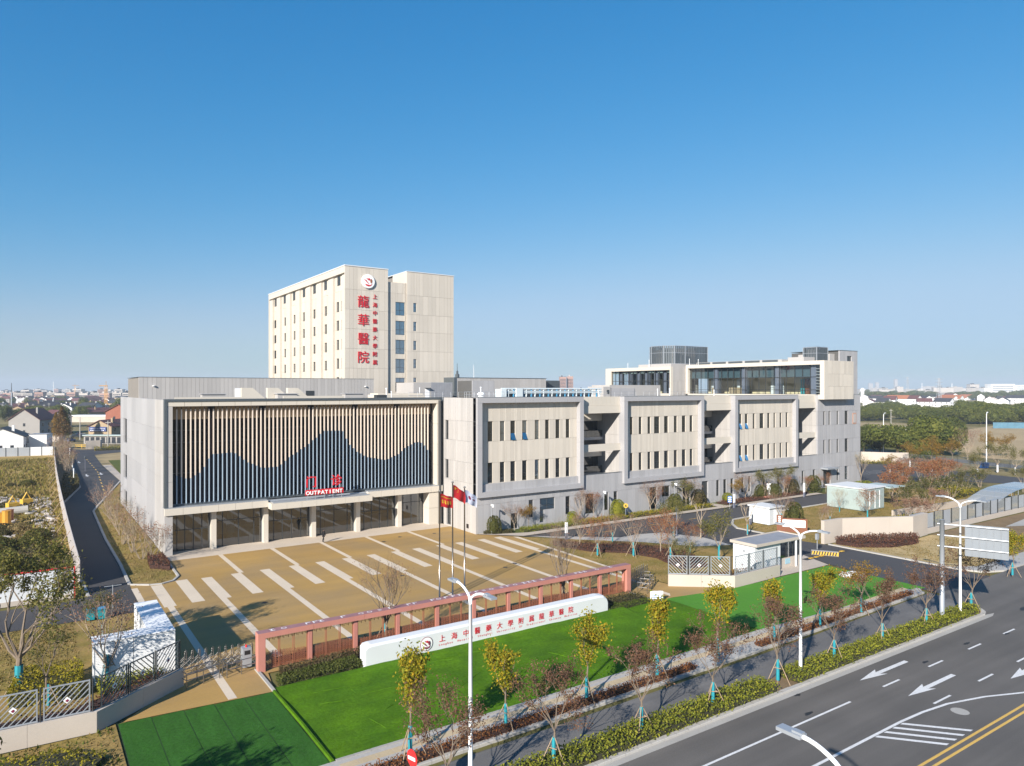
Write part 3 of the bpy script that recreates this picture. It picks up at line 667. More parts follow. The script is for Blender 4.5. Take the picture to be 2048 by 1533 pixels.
# lobby and hall rooms behind the glass
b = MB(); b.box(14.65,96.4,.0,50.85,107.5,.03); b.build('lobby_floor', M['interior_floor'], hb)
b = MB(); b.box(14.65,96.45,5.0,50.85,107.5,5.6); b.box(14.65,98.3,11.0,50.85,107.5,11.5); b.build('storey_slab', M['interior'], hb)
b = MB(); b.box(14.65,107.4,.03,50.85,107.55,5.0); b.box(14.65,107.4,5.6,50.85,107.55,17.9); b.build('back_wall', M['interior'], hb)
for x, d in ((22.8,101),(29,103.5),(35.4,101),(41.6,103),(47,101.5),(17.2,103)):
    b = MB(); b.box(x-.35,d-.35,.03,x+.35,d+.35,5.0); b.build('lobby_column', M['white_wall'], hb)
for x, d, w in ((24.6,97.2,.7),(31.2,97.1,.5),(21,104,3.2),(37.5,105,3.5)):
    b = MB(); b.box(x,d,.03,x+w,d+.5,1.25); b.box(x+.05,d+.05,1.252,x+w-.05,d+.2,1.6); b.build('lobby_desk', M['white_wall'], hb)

re_origin(hb)
# signs on the canopy
def text_mesh(s, size, bold=0.0, depth=.04, mname='red'):
    c = bpy.data.curves.new('letters', 'FONT'); c.body = s; c.size = size; c.offset = bold; c.extrude = depth/2
    o = bpy.data.objects.new('letters', c); COL.objects.link(o)
    dg = bpy.context.evaluated_depsgraph_get(); me = bpy.data.meshes.new_from_object(o.evaluated_get(dg))
    bpy.data.objects.remove(o); bpy.data.curves.remove(c)
    me.materials.clear(); me.materials.append(M[mname]); return me
def letters(s, parent, x0, z, y, size, pitch=None, bold=0, mname='red', depth=.05, name='letter', vertical=None, width=None, shear=0.0):
    """one mesh per character, standing on a wall facing -Y"""
    x = x0
    for i, ch in enumerate(s):
        if ch != ' ':
            me = text_mesh(ch, size, bold, depth, mname)
            xs_ = [v.co.x for v in me.vertices]; wdt = max(xs_)-min(xs_); mn = min(xs_)
            for v in me.vertices: v.co.x -= (mn+wdt/2) ; v.co.x += shear*v.co.y
            o = put(name, me, parent, (x, y, z) if not vertical else (x0, y, z-vertical*i), (PI/2,0,0))
        x += pitch
sg = thing('outpatient_sign', 'red OUTPATIENT sign with two red Chinese characters standing on the entrance canopy', 'sign', (30.4,92.7,5.5))
sgo = sg
b = MB(); b.box(0.05,-.05,.55,5.25,.05,1.25); b.build('name_board', M['red'], sg)
letters('OUTPATIENT', sg, .37, .63, -.09, .66, .5, .022, 'white', .05)
letters('门诊', sg, .85, 1.72, 0, 1.55, 3.45, .02, 'red', .16)
b = MB()
for x in (.3,1.4,2.6,3.8,5.0): b.box(x-.03,-.02,-.08,x+.03,.02,.549)
for x in (.3,1.4,3.7,4.9): b.box(x-.025,-.02,1.252,x+.025,.02,1.75)
b.build('sign_support', M['galv'], sg)

# ---- roof of the outpatient block
ph = thing('roof_screen_wall', 'long light grey standing seam wall along the roof behind the outpatient front', 'building', (14,118.5,18.35))
b = MB(); b.box(.1,.3,0,37.1,14,3.35); b.build('body', M['joint_light'], ph)
b = MB(); 
for i in range(62): b.box(.0+.6*i+.012,0,0,.6*i+.588,.3,3.42,skip='b')
stuff(b.build('wall_panels', M['grey_warm'], ph))
b = MB(); b.box(-.02,-.02,3.43,37.25,14,3.5); b.build('coping', M['dark_metal'], ph)
b = MB(); b.box(25.0,-.06,.5,26.4,-.01,1.4); b.build('louvre', M['mullion'], ph)
for x in (2.0,35.6):
    b = MB(); b.lathe([(0,.1),(.22,.1),(.22,0)], 10, (x,-.12,2.1)); b.build('wall_light', M['white'], ph)
b = MB(); b.box(13.6,-.05,.1,15.0,-.01,1.8); b.build('roof_door', M['white'], ph)
def wedge(x, y):
    t = thing('roof_wedge', 'cream wedge shaped stair hood on the flat roof, %s of the row' % ['leftmost','second','third'][wedge.n], 'roof hood', (x,y,18.35), group='cream roof hoods'); wedge.n += 1
    b = MB(); k=0
    b.v = [(0,0,0),(3.6,0,0),(1.5,0,1.85),(0,0,1.85),(0,.9,0),(3.6,.9,0),(1.5,.9,1.85),(0,.9,1.85)]
    b.f = [(0,1,2,3),(7,6,5,4),(0,3,7,4),(3,2,6,7),(2,1,5,6)]; b.m=[0]*5; b.build('hood', M['cream_plain'], t)
    b = MB(); b.box(3.0,-.1,0,5.0,-.02,.3); b.build('kerb_upstand', M['white_wall'], t)
wedge.n = 0
for x in (25.4,29.0,31.9): wedge(x,105)
for x, y, w, lab in ((19.9,104,3.2,'left'),(29.9,103.5,3.0,'middle'),(40.2,104,3.1,'right')):
    t = thing('roof_vent', 'low warm grey box vent with a flat lid on the roof edge, the %s one' % lab, 'roof vent', (x,y,18.35), group='box vents along the roof edge')
    b = MB(); b.box(.1,0,0,w-.1,1.4,.95); b.build('vent_body', M['grey_warm'], t)
    b = MB(); b.box(-.05,-.15,.952,w+.05,1.55,1.05); b.build('lid', M['grey'], t)
b = MB(); b.box(0,0,0,9,.25,.68); o = b.build('parapet_wall', M['cream_plain'], None, loc=(30.5,102.5,18.35)); tag(o, 'low white parapet strip on the roof between the box vents', 'parapet')
b = MB(); b.box(0,0,0,11,.2,.6); o = b.build('parapet_wall', M['cream_plain'], None, loc=(16,100.5,18.35)); tag(o, 'low cream parapet strip at the left end of the roof', 'parapet')
def railing(x0, y0, x1, y1, z, h, lab, n=10, m='galv', name='roof_railing', cat='railing'):
    t = thing(name, lab, cat, (x0,y0,z)); d = Vector((x1-x0,y1-y0,0)); L = d.length
    for k in range(n+1):
        p = d*k/n; b = MB(); b.tube([(p.x,p.y,0),(p.x,p.y,h)], .025, 4); b.build('post', M[m], t)
    for zz in (h,h*.55,h*.15):
        b = MB(); b.tube([(0,0,zz),(d.x,d.y,zz)], .022, 4); b.build('rail', M[m], t)
    return t
railing(48.5,99,66,99,18.4,1.15,'thin grey roof railing beside the tower foot',12)
railing(66,99,66,112,18.4,1.15,'thin grey roof railing returning towards the tower',8)
def mast(x, y, z, h, lab, r=.05, m='white', name='roof_pipe', cat='vent pipe'):
    b = MB(); b.tube([(0,0,0),(0,0,h)], r, 6); b.lathe([(r*1.8,0),(r*1.8,.12),(0,.18)], 8, (0,0,h)); o = b.build(name, M[m], None, loc=(x,y,z)); tag(o, lab, cat); return o
mast(46.6,103,18.35,1.7,'white vent pipe left of the roof ladder',.09); mast(64.5,104,18.35,1.9,'tall white vent pipe by the roof railing',.09); mast(47.9,104,18.35,1.2,'short white vent pipe beside a dark roof box',.06)
mast(61.0,120,18.35,1.8,'thin white vent pipe before the grey plant room',.06)
b = MB(); b.box(0,0,0,1.6,1.2,.8); o = b.build('condenser_unit', M['mullion'], None, loc=(44.6,102,18.35)); tag(o, 'dark condenser unit on the roof near the tower foot', 'air conditioner')
b = MB(); b.box(0,0,0,9,4,.7); b.box(.3,.3,.701,8.7,3.7,.95); o = b.build('tank_deck', M['cream_plain'], None, loc=(49,112,18.35)); tag(o, 'low cream plant deck at the foot of the tower', 'plant deck')
t = thing('plant_room', 'grey roof plant room with a small hooded door at the foot of the tower', 'plant room', (64.7,130,18.35))
b = MB(); b.box(0,0,0,4.0,8,3.0); b.build('light_bay', M['grey_warm'], t); b = MB(); b.box(4.02,.02,0,9.0,8,3.05); b.build('louvre_bay', M['galv'], t)
b = MB(); b.box(2.5,-.6,1.85,3.7,0,1.95); b.build('door_hood', M['dark_metal'], t); b = MB(); b.box(2.6,-.05,0,3.6,-.01,1.8); b.build('door', M['white'], t)
for i in range(8):
    b = MB(); b.box(4.05+.62*i,-.02,.02,4.05+.62*i+.58,.018,3.0); b.build('louvre_panel', M['roof_grey'], t)
def roof_fan(x, y, lab):
    t = thing('roof_fan', lab, 'roof fan', (x,y,18.35))
    b = MB(); b.lathe([(.55,0),(.55,.5),(.7,.55),(.7,.8),(.4,1.1),(0,1.15)], 12); b.build('cowl', M['white'], t); b = MB(); b.box(-.7,-.7,0,.7,.7,.12); b.build('base', M['galv'], t)
roof_fan(69.5,112,'round white roof fan left of the grey box'); roof_fan(78.5,118,'small white cowl fan just before the tall grey box')
# ------------------------------------------------------------------ three storey wing with projecting framed boxes
wg = thing('clinic_wing', 'long three storey grey wing with three projecting framed window boxes and open loggias', 'building', (51.4,84.15,0))
BOX = [(51.4,70.35),(78.7,97.5),(105.8,124.7)]; GAP = [(70.35,78.7),(97.5,105.8),(124.7,131.8)]
XE = 147.4
WJ = [3.95,6.85,9.7,12.68,15.5]
PITCH = [.62,.75,.9,.62]
b = MB()
b.box(51.75,84.5,0,147.1,140,6.3); 
b.box(51.75,90.3,6.3,131.4,140,18.3); b.box(131.9,84.5,6.3,147.1,140,18.6)
for x0, x1 in BOX: b.box(x0+.3,84.95,6.3,x1-.3,90.3,18.3)
b.build('body', M['joint'], wg)
# ground floor windows (x0,x1,z0,z1)
GW = [(57.2,58.4,.1,2.3),(60.35,61.15,1.4,3.95),(62.36,65.1,2.3,4.0),(62.36,63.1,.5,2.3),(67.15,68.0,1.2,3.9),(71.0,72.75,.9,3.9),(74.9,75.72,1.1,3.85),(76.85,77.6,1.1,3.88),(84.7,86.4,.3,3.88),(87.6,89.4,2.1,3.88),(92.6,94.4,.3,3.2),(97.4,99.05,.12,3.95),(101.2,101.95,1.1,3.9),(103.1,103.9,1.2,3.9),(105.05,105.8,1.2,3.9),(108.05,108.75,1.2,3.9),(110.05,110.7,1.2,3.95),(114.1,114.8,1.2,3.9),(118.7,119.5,1.2,3.9),(126.5,127.2,1.2,3.9),(130.2,131.0,1.2,3.92),(133.7,136.4,.12,3.8),(138.6,139.25,1.2,3.93),(141.6,142.75,1.2,3.95)]
EW = [(133.8,134.4),(135.65,136.25),(138.55,139.2),(141.5,142.75)]
EWH = [(a,c,z0,z1) for a,c in EW for z0,z1 in ((12.75,15.52),(6.95,9.72))]
facade('lower_panels', 'Y', 84.15, 51.72, 131.8, 0, 6.8, GW, [3.95], PITCH, .32, M['grey'], wg, seed=5)
facade('end_panels', 'Y', 84.15, 131.8, XE, 0, 18.85, GW+EWH, WJ, PITCH, .32, M['grey'], wg, seed=6)
facade('side_panels', 'X', 51.4, 84.15, 93.3, 0, 18.8, [(91.9,92.85,12.65,15.45),(91.9,92.85,6.98,9.72),(91.2,92.5,.2,4.05)], WJ, PITCH, .32, M['grey_warm'], wg, seed=7)
for x0,x1,z0,z1 in GW:
    if z1-z0 > 3.2 and x1-x0 > 1.2 and x0 > 90: 
        d = MB(); d.box(x0,84.42,z0,x1,84.5,z1); d.build('door', M['mullion'], wg)
    else: window('Y', 84.29, x0, x1, z0, z1, wg, pane='pane_blue' if x0 in (62.36,141.6) else 'pane', blind=.25 if (int(x0*7)%3 == 0) else 0)
for k, (x0,x1,z0,z1) in enumerate(EWH): window('Y', 84.29, x0, x1, z0, z1, wg, blind=(.8 if k % 3 == 0 else 0))
for z0,z1 in ((12.65,15.45),(6.98,9.72),(.2,4.05)): window('X', 51.6, 91.9 if z0 > 1 else 91.2, 92.85 if z0 > 1 else 92.5, z0, z1, wg)
b = MB(); b.box(132.9,82.6,3.85,136.8,84.13,4.15); b.build('door_canopy', M['galv'], wg)
b = MB(); b.box(54.3,84.13,.6,55.0,84.149,1.2); b.build('wall_vent', M['dark_brown'], wg)
b = MB(); b.box(51.385,86.1,.5,51.398,86.7,1.1); b.build('wall_vent', M['dark_brown'], wg)
# emblem plate on the end wall
b = MB(); b.box(144.35,84.08,12.7,145.75,84.14,15.0); b.build('emblem_plate', mat('salmon_plate',(0.52,0.30,0.22),0.6,0.05), wg)
b = MB(); b.box(144.6,84.04,12.95,145.5,84.078,14.75); b.build('emblem_panel', M['grey_warm'], wg)
rel = [[(2.15,3),(4.2,5),(6.0,6.85),(8.05,8.9),(10.3,11.1),(12.2,12.95),(14.15,14.95),(16.1,16.85)],
       [(1.95,2.65),(3.95,4.65),(5.95,6.65),(7.45,8.75),(9.8,10.8),(12.15,12.95),(14.1,15.05),(16.05,16.8)],
       [(2.15,2.85),(3.75,4.6),(6.05,6.7),(8.05,9.3),(10.35,11.15),(12.25,12.85),(14.15,14.8),(16.05,16.75)]]
for bi, (x0, x1) in enumerate(BOX):
    yf = 83.7
    # frame of plain panels
    n = 6; s = (x1-x0)/n
    for i in range(n):
        for z0, z1 in ((5.02,5.75),(18.1,18.85)):
            b = MB(); b.box(x0+s*i+(.0 if i == 0 else .01),yf,z0,x0+s*(i+1)-.01,84.9,z1); b.build('frame_panel', M['grey_frame'], wg)
    for k in range(4):
        z0 = 5.752+3.0865*k
        for xa, xb in ((x0,x0+.76),(x1-.73,x1)):
            b = MB(); b.box(xa,yf,z0,xb,84.9,z0+3.075); b.build('frame_panel', M['grey_frame'], wg)
    b = MB(); b.box(x0+.02,yf+.02,18.852,x1-.02,85.2,18.92); b.build('coping', M['dark_metal'], wg)
    ws = [(x0+a,x0+c) for a,c in rel[bi]]
    hs = [(a,c,z0,z1) for a,c in ws for z0,z1 in ((12.68,15.5),(6.85,9.7))]
    facade('box_panels', 'Y', 84.52, x0+.77, x1-.74, 5.76, 18.09, hs, [9.7,12.68,15.5], PITCH, .36, M['cream'], wg, jm=None, seed=20+bi)
    for k, (a,c,z0,z1) in enumerate(hs):
        op = (bi == 0 and k in (4,6)) or (bi == 2 and k in (0,1,2,3))
        window('Y', 84.67, a, c, z0, z1, wg, pane='pane_blue' if (bi == 0 and k in (2,6,8,9)) else 'pane', open_sash=op, blind=.7 if (k*7+bi*3) % 5 == 1 else (.3 if (k+bi) % 4 == 0 else 0))
    b = MB(); b.box(x0+.02,83.75,5.0,x1-.02,84.6,5.018); b.build('soffit', M['grey_frame'], wg)
    # side wall of the box towards the loggia (left face)
    if bi: facade('loggia_panels', 'X', x0+.02, 84.92, 90.3, 6.3, 18.8, [], WJ, PITCH, .3, M['grey_warm'], wg, seed=30+bi)
facade('loggia_panels', 'X', 131.78, 84.48, 90.3, 6.3, 18.8, [], WJ, PITCH, .3, M['grey_warm'], wg, seed=34)
for gi, (x0, x1) in enumerate(GAP):
    facade('parapet_panels', 'Y', 84.75, x0+.01, x1-.01, 16.25, 18.85, [], [17.45], [.62,.75,.9], .3, M['cream_plain'], wg, seed=40+gi)
    b = MB(); b.box(x0+.01,84.6,16.25,x1-.01,84.748,17.4); b.build('loggia_beam', M['cream_plain'], wg)
    b = MB(); b.box(x0+.01,84.6,10.3,x1-.01,85.0,11.4); b.build('loggia_beam', M['cream_plain'], wg)
    b = MB(); b.box(x0+.01,85.3,18.4,x1-.01,90.3,18.7); b.box(x0+.01,85.05,16.3,x1-.01,85.3,18.7); b.box(x0+.01,88.8,11.75,x1-.01,90.3,12.2); b.box(x0+.01,84.5,6.25,x1-.01,90.3,6.4); b.build('loggia_slab', M['grey_frame'], wg)
    b = MB(); b.box(x0+.01,84.2,6.802,x1-.01,84.6,6.88); b.build('coping', M['dark_metal'], wg)
    for z in (12.2,6.4):
        b = MB(); b.box(x0+.31,89.0,z+2.65,x1-.01,90.28,z+4.0 if z > 7 else z+4.1); b.build('loggia_lintel', M['cream_plain'], wg)
        b = MB(); b.box(x0+2.2,88.95,z+3.1,x0+2.9,88.998,z+3.5); b.build('air_grille', M['house_tan'], wg)
        b = MB(); b.face([(x0+.31,90.1,z),(x1-.01,90.1,z),(x1-.01,90.1,z+2.65),(x0+.31,90.1,z+2.65)]); b.build('loggia_glazing', M['pane'], wg)
        b = MB(); b.box(x0+.31,88.9,z,x1-.02,88.95,z+1.05); b.build('glass_balustrade', M['pane'], wg)
        b = MB(); 
        for q in range(4): xx = x0+.5+2.3*q; b.box(xx,90.02,z,xx+.08,90.09,z+2.65)
        b.build('mullions', M['mullion'], wg)
b = MB(); b.box(131.8,84.2,18.852,147.4,84.6,18.92); b.build('coping', M['dark_metal'], wg)
b = MB(); b.box(147.12,84.46,0,147.39,140,18.85); b.build('end_return', M['grey'], wg)
re_origin(wg)

# ---- pavilion storey on the far end of the wing
pv = thing('roof_pavilion', 'cream framed glazed top storey standing on the far end of the wing', 'building', (132,82.8,18))
# right block: glazed side faces -X at x=133, front end faces -Y
b = MB()
b.box(132,82.8,17.95,133.2,118.4,18.94); b.box(132,82.8,25.0,133.2,118.4,25.8); b.box(132,82.8,18.94,133.2,83.75,25.0); b.box(132,118.4,18.94,133.2,119.0,25.8)
b.build('frame', M['cream_plain'], pv)
facade('front_panels', 'Y', 82.8, 133.2, 142.5, 17.95, 25.8, [], [20.6,23.1], [.75,.9,.62], .3, M['cream'], pv, seed=51)
b = MB(); b.box(133.2,83.1,17.95,142.4,84.1,18.9); b.box(133.2,83.1,25.02,142.4,119,25.75); b.box(133.2,84.1,18.62,142.4,119,18.95); b.box(142.2,83.1,18.95,142.4,119,25.02); b.build('shell', M['joint_light'], pv)
b = MB(); b.box(139.5,84.6,18.96,139.7,118.5,25.0); b.build('room_wall', M['interior_beige'], pv)
b = MB(); b.box(133.6,84.5,22.6,139.5,118.5,25.01); b.build('ceiling_bulkhead', mat('dark_teal_bulkhead',(0.06,0.10,0.125),0.6,0.05), pv)
b = MB()
ys = [83.75+.02]; y = 83.77
gl_cols = [83.8,86.4,88.2,90.0,92.0,93.7,95.0,97.1,98.8,100.6,102.4,103.7,105.6,107.2,109,111,113,115,116.8,118.35]
for yy in gl_cols: b.box(132.75,yy-.04,18.95,132.9,yy+.04,25.0)
for zz in (22.55,19.9): 
    for a,c in zip(gl_cols,gl_cols[1:]): b.box(132.77,a+.042,zz-.04,132.88,c-.042,zz+.04)
fr = b.build('curtain_wall', M['mullion'], pv)
for a,c in zip(gl_cols,gl_cols[1:]):
    for z0,z1 in ((18.96,19.86),(19.94,22.5),(22.6,24.98)):
        g = MB(); g.face([(132.82,a+.05,z0),(132.82,a+.05,z1),(132.82,c-.05,z1),(132.82,c-.05,z0)]); g.build('pane', M['pav_glass'], fr)
for yy in (85.8,94.3,102.9,110.8):
    b = MB(); b.box(132.95,yy-.55,18.96,133.5,yy+.55,25.0); b.build('column', M['slate_blue'], pv)
for ya, yb, m in ((91.2,92.1,'teal_paint'),(90.2,91.1,'brown_board'),(86.5,86.9,'teal_paint')):
    b = MB(); b.box(138.0,ya,18.97,139.45,yb,22.2); b.build('room_door', M[m], pv)
for ya in (87.5,95.5,97.8,104.5,107,112.5,114.5):
    b = MB(); b.box(136.9,ya,18.97,137.1,ya+.9,22.4); b.build('partition', M['white_wall'], pv)
for ya in (106,108,113):
    b = MB(); b.box(136,ya,18.97,136.8,ya+1.4,20.4); b.build('cabinet', M['house_tan'], pv)
for i in range(9):
    b = MB(); b.box(132.9,83.85,19.3+.6*i,134.0,85.2,19.42+.6*i); b.build('louvre', M['grey_frame'], pv)
# middle return and left block
facade('return_panels', 'Y', 119.0, 127.6, 132.0, 18.4, 25.45, [], [22.0], [.75,.62], .3, M['grey_warm'], pv, seed=52)
b = MB(); b.box(127.6,119.3,18.4,140,141.8,18.95); b.box(127.6,119.3,24.65,140,141.8,25.35); b.box(136.5,119.4,18.95,137,141.8,24.65); b.build('rear_shell', M['joint_light'], pv)
b = MB(); b.box(126.8,119.0,18.4,127.6,142,19.0); b.box(126.8,119.0,24.6,127.6,142,25.4); b.box(126.8,119.0,19.0,127.6,119.35,24.6); b.box(126.8,139.9,19.0,127.6,142,24.6); b.build('frame', M['cream_plain'], pv)
b = MB(); gl2 = [119.4+1.28*i for i in range(17)]
for yy in gl2: b.box(127.2,yy-.05,19.0,127.35,yy+.05,24.6)
for a,c in zip(gl2,gl2[1:]): b.box(127.22,a+.052,22.0,127.33,c-.052,22.12)
fr = b.build('curtain_wall', M['mullion'], pv)
for a,c in zip(gl2,gl2[1:]):
    for z0,z1 in ((19.02,21.95),(22.15,24.55)):
        g = MB(); g.face([(127.28,a+.06,z0),(127.28,a+.06,z1),(127.28,c-.06,z1),(127.28,c-.06,z0)]); g.build('pane', M['pav_glass'], fr)
for i in range(6):
    b = MB(); b.box(127.7,121+3.1*i,19.0,128.4,122.2+3.1*i,24.6); b.build('column', M['slate_blue'], pv)
for i in range(6):
    b = MB(); b.box(136.0,122+2.9*i,19.0,136.48,123.0+2.9*i,22.6); b.build('room_panel', M['interior_beige'], pv)
b = MB(); b.box(127.7,119.5,24.0,136.4,141,24.5); b.build('ceiling_bulkhead', M['teal_panel'], pv)
re_origin(pv)
# stair head at the far right end
t = thing('stair_head', 'grey panelled stair tower with one small dark window at the far right roof corner', 'stair tower', (147.4,90,18.9))
b = MB(); b.box(1.95,.3,0,9.0,12,9.5); b.build('body', M['joint'], t)
facade('stair_panels', 'Y', 0, 1.9, 9.05, -18.6, 9.7, [(4.9,6.7,7.3,8.55)], [-6,-3,0,3.2,6.4], [.75,.62,.9], .28, M['grey'], t, seed=61)
window('Y', .2, 4.9, 6.7, 7.3, 8.55, t, transom=0)
b = MB(); b.box(1.8,-.05,9.702,9.15,12,9.8); b.build('coping', M['dark_metal'], t)
b = MB(); b.box(.05,1.2,0,1.88,9,9.0); b.build('side_bay', M['grey_warm'], t)
# louvred plant screens on the roof
def mesh_screen(name, lab, x, y, z, w, d, h, m, n1, n2, plan=None):
    t = thing(name, lab, 'plant screen', (x,y,z))
    ring = plan or [(0,0),(w,0),(w,d),(0,d)]
    fb = MB(); k = 0
    for (xa,ya),(xb,yb) in zip(ring, ring[1:]+ring[:1]):
        L = math.hypot(xb-xa,yb-ya); n = max(1,int(L/.55))
        for i in range(n):
            f0, f1 = (i+.02)/n, (i+.80)/n
            p = MB(); p.obox((xa+(xb-xa)*f0,ya+(yb-ya)*f0,h/2),(xa+(xb-xa)*f1,ya+(yb-ya)*f1,h/2),.04,h); p.build('slat', M[m], t)
        fb.tube([(xa,ya,0),(xa,ya,h+.05)], .09, 6)
        for zz in (.05,h*.62,h): fb.tube([(xa,ya,zz),(xb,yb,zz)], .07, 4)
    fb.build('screen_frame', M['galv'], t)
    return t
t = mesh_screen('round_plant_screen', 'dark grey mesh drum screening plant on the roof left of the glazed pavilion', 129.0,121,26.2,12.5,9,4.4,'dark_metal',8,8, [(0,2.5),(2,.6),(5,0),(13.2,0),(13.6,5),(11,9),(2,9),(0,6.5)])
b = MB(); b.box(1.5,2.5,0,11.5,7.5,3.6); b.build('chiller', M['grey_warm'], t)
b = MB(); b.box(-1,-1,-1.4,15,10,-.05); b.build('plinth', M['grey_warm'], t)
t = mesh_screen('square_plant_screen', 'dark grey boxed mesh screen on the roof in front of the stair tower', 143.0,91.5,25.8,4.2,3.3,3.4,'dark_metal',8,8)
b = MB(); b.box(.1,.1,3.46,4.1,3.2,3.52); b.build('screen_lid', M['dark_metal'], t); b = MB(); b.box(.5,.5,0,3.7,2.9,3); b.build('plant_block', M['roof_grey'], t)
t = thing('rear_roof', 'low grey upper roof with dark vent strips running behind the glazed pavilion', 'roof', (137,96,25.8))
b = MB(); b.box(0,0,0,9,24,.75); b.build('roof_body', M['grey_warm'], t)
for i in range(5):
    b = MB(); b.box(-.05,1.0+4.7*i,.25,-.01,5.0+4.7*i,.7); b.build('vent_strip', M['dark_metal'], t)
b = MB(); b.box(2,-4,-.0,8,-.1,1.2); b.build('roof_box', M['grey_warm'], t)
for x,y,z,h,l in ((127.2,134,25.4,1.1,'thin white roof rod on the left end of the pavilion roof'),(127.2,126.5,25.4,1.7,'taller white roof rod on the pavilion roof'),(132.4,118.2,25.8,1.4,'white roof rod at the pavilion return'),(133,116,25.8,1.2,'short white roof rod right of the pavilion return')): mast(x,y,z,h,l,.05)
# things on the wing roof
t = thing('lift_head', 'tall pale grey panelled lift head on the wing roof', 'plant room', (75.5,125,18.35))
b = MB(); b.box(0,.25,0,5.4,6,3.4); b.build('body', M['joint'], t); facade('panels','Y',0,0,5.4,0,3.45,[],[],[1.3],.24,M['grey'],t,seed=71)
t = thing('rear_screen_wall', 'long pale grey panelled wall with a dark left end behind the pipe rack', 'building', (78.6,138,18.3))
facade('panels','Y',0,.6,25.5,0,4.25,[],[],[.9],.24,M['grey_warm'],t,seed=72); b = MB(); b.box(.6,.25,0,25.5,8,4.2); b.build('body', M['joint_light'], t)
b = MB(); b.box(0,-.1,0,.58,8,4.35); b.build('dark_end', M['dark_metal'], t); b = MB(); b.box(.6,-.1,4.26,25.7,8,4.34); b.build('coping', M['dark_metal'], t)
b = MB(); b.box(0,0,0,4.2,3,3.8)
for i in range(7): b.box(.1,-.05,.3+.5*i,4.1,-.005,.55+.5*i)
o = b.build('louvre_box', M['dark_metal'], None, loc=(105.7,140,18.35)); tag(o, 'dark louvred box right of the long rear wall on the roof', 'plant box')
t = thing('grey_roof_block', 'low grey roof block with a dark recess at the foot of the pavilion', 'plant room', (99.4,112,18.35))
b = MB(); b.box(0,0,0,2.0,5,2.2); b.box(2.02,.3,0,17,6,2.55); b.build('body', M['grey_warm'], t); b = MB(); b.box(.9,-.05,.7,1.6,-.01,1.5); b.build('recess', M['mullion'], t)
b = MB(); b.box(2.4,.15,0,9,.29,1.9); b.build('roller_door', M['grey'], t)
# pipe rack
t = thing('pipe_rack', 'white and blue chilled water pipe rack along the wing roof edge', 'pipe rack', (71.3,108,18.35))
for z, r_, m in ((1.75,.14,'pipe_white'),(1.25,.11,'pipe_white'),(.95,.10,'pipe_white')):
    b = MB(); b.tube([(0,0,z),(24,0,z)], r_, 8); b.build('main_pipe', M[m], t)
for i in range(12):
    x = .8+2.0*i; b = MB(); b.tube([(x,.1,0),(x,.1,1.7)], .15, 6); b.tube([(x,.1,1.3),(x+.6,.5,1.3),(x+.6,.5,.2)], .12, 6); b.build('riser_pipe', M['pipe_blue'], t)
    b = MB(); b.box(x+.75,-.1,0,x+.85,.2,1.85); b.build('rack_leg', M['pipe_white'], t)
for i in range(6):
    x = 1.6+3.6*i; b = MB(); b.box(x,1.0,0,x+2.8,2.4,1.5); b.build('pump_unit', M['pane'] if 0 else M['dark_metal'], t)
b = MB(); b.box(-.2,-.4,0,.9,1.6,1.7); b.box(3.2,-.3,0,4.6,1.4,1.9); b.build('pipe_valve_box', M['pipe_white'], t)
railing(72,101,98,101,18.4,1.1,'thin grey roof railing before the pipe rack',14); railing(99,100,118,100,18.4,1.1,'thin grey roof railing in front of the low grey block',12)
for x,y,h,l in ((84.0,96,1.4,'white vent pipe in front of the pipe rack'),(107,104,1.6,'left one of two white vent pipes before the pavilion'),(110.5,104,1.7,'right one of two white vent pipes before the pavilion'),(125.5,105,1.4,'white vent pipe near the pavilion foot')): mast(x,y,18.35,h,l,.08)
t = thing('antenna_stack', 'dark finial with a thin rod standing on the rear roof wall beside the tower', 'antenna', (80,139,22.6))
b = MB(); b.lathe([(.5,0),(.5,.7),(.25,.9),(.25,1.4),(.08,1.6),(.05,3.2)], 8); b.build('finial', M['dark_metal'], t)
t = thing('radio_mast', 'thin lattice radio mast on the roof behind the rear wall', 'mast', (88.5,146,18.3))
b = MB(); b.tube([(0,0,0),(0,0,7.5)], .05, 4); b.tube([(.4,0,0),(.1,0,7.0)], .03, 4)
for i in range(14): b.tube([(0,0,.5*i),(.36-.02*i,0,.5*i+.3)], .02, 3)
b.build('lattice', M['galv'], t)

# ------------------------------------------------------------------ ward tower
tw = thing('ward_tower', 'tall cream panelled tower with red Chinese characters and a round emblem on its narrow face', 'building', (55.2,142.7,0))
TJ = [24.42,28.55,32.7,36.75,40.95]
b = MB(); b.box(56.3,143.05,0,64.8,198.9,45.5); b.box(64.8,143.6,0,69.6,190,43.2); b.box(69.65,143.05,0,81.0,190,45.5); b.build('body', M['joint_light'], tw)
facade('front_panels', 'Y', 142.7, 55.2, 64.95, 0, 45.8, [], TJ, [1.25,.85,1.0], .3, M['tower'], tw, gap=.03, seed=81)
LW = []
for y0, y1 in ((147.6,149.1),(145.2,146.2)): LW += [(y0,y1,z-2.15,z) for z in (38.75,34.75,30.6,26.6,22.6)]
for yc in (155.8,163.4,171,178.2,186,194.6): LW += [(yc-.75,yc+.75,z-2.15,z) for z in (38.55,34.5,30.4,26.35,22.3)]
facade('side_panels', 'X', 55.77, 142.75, 198.9, 0, 44.4, LW, TJ, [1.9,2.3], .3, M['tower'], tw, gap=.03, seed=82)
for y0,y1,z0,z1 in LW:
    if z1 > 20: window('X', 56.0, y0, y1, z0, z1, tw, transom=.5)
b = MB(); b.box(55.2,143.02,44.4,58,199,45.8); b.build('side_frieze', M['tower'], tw)
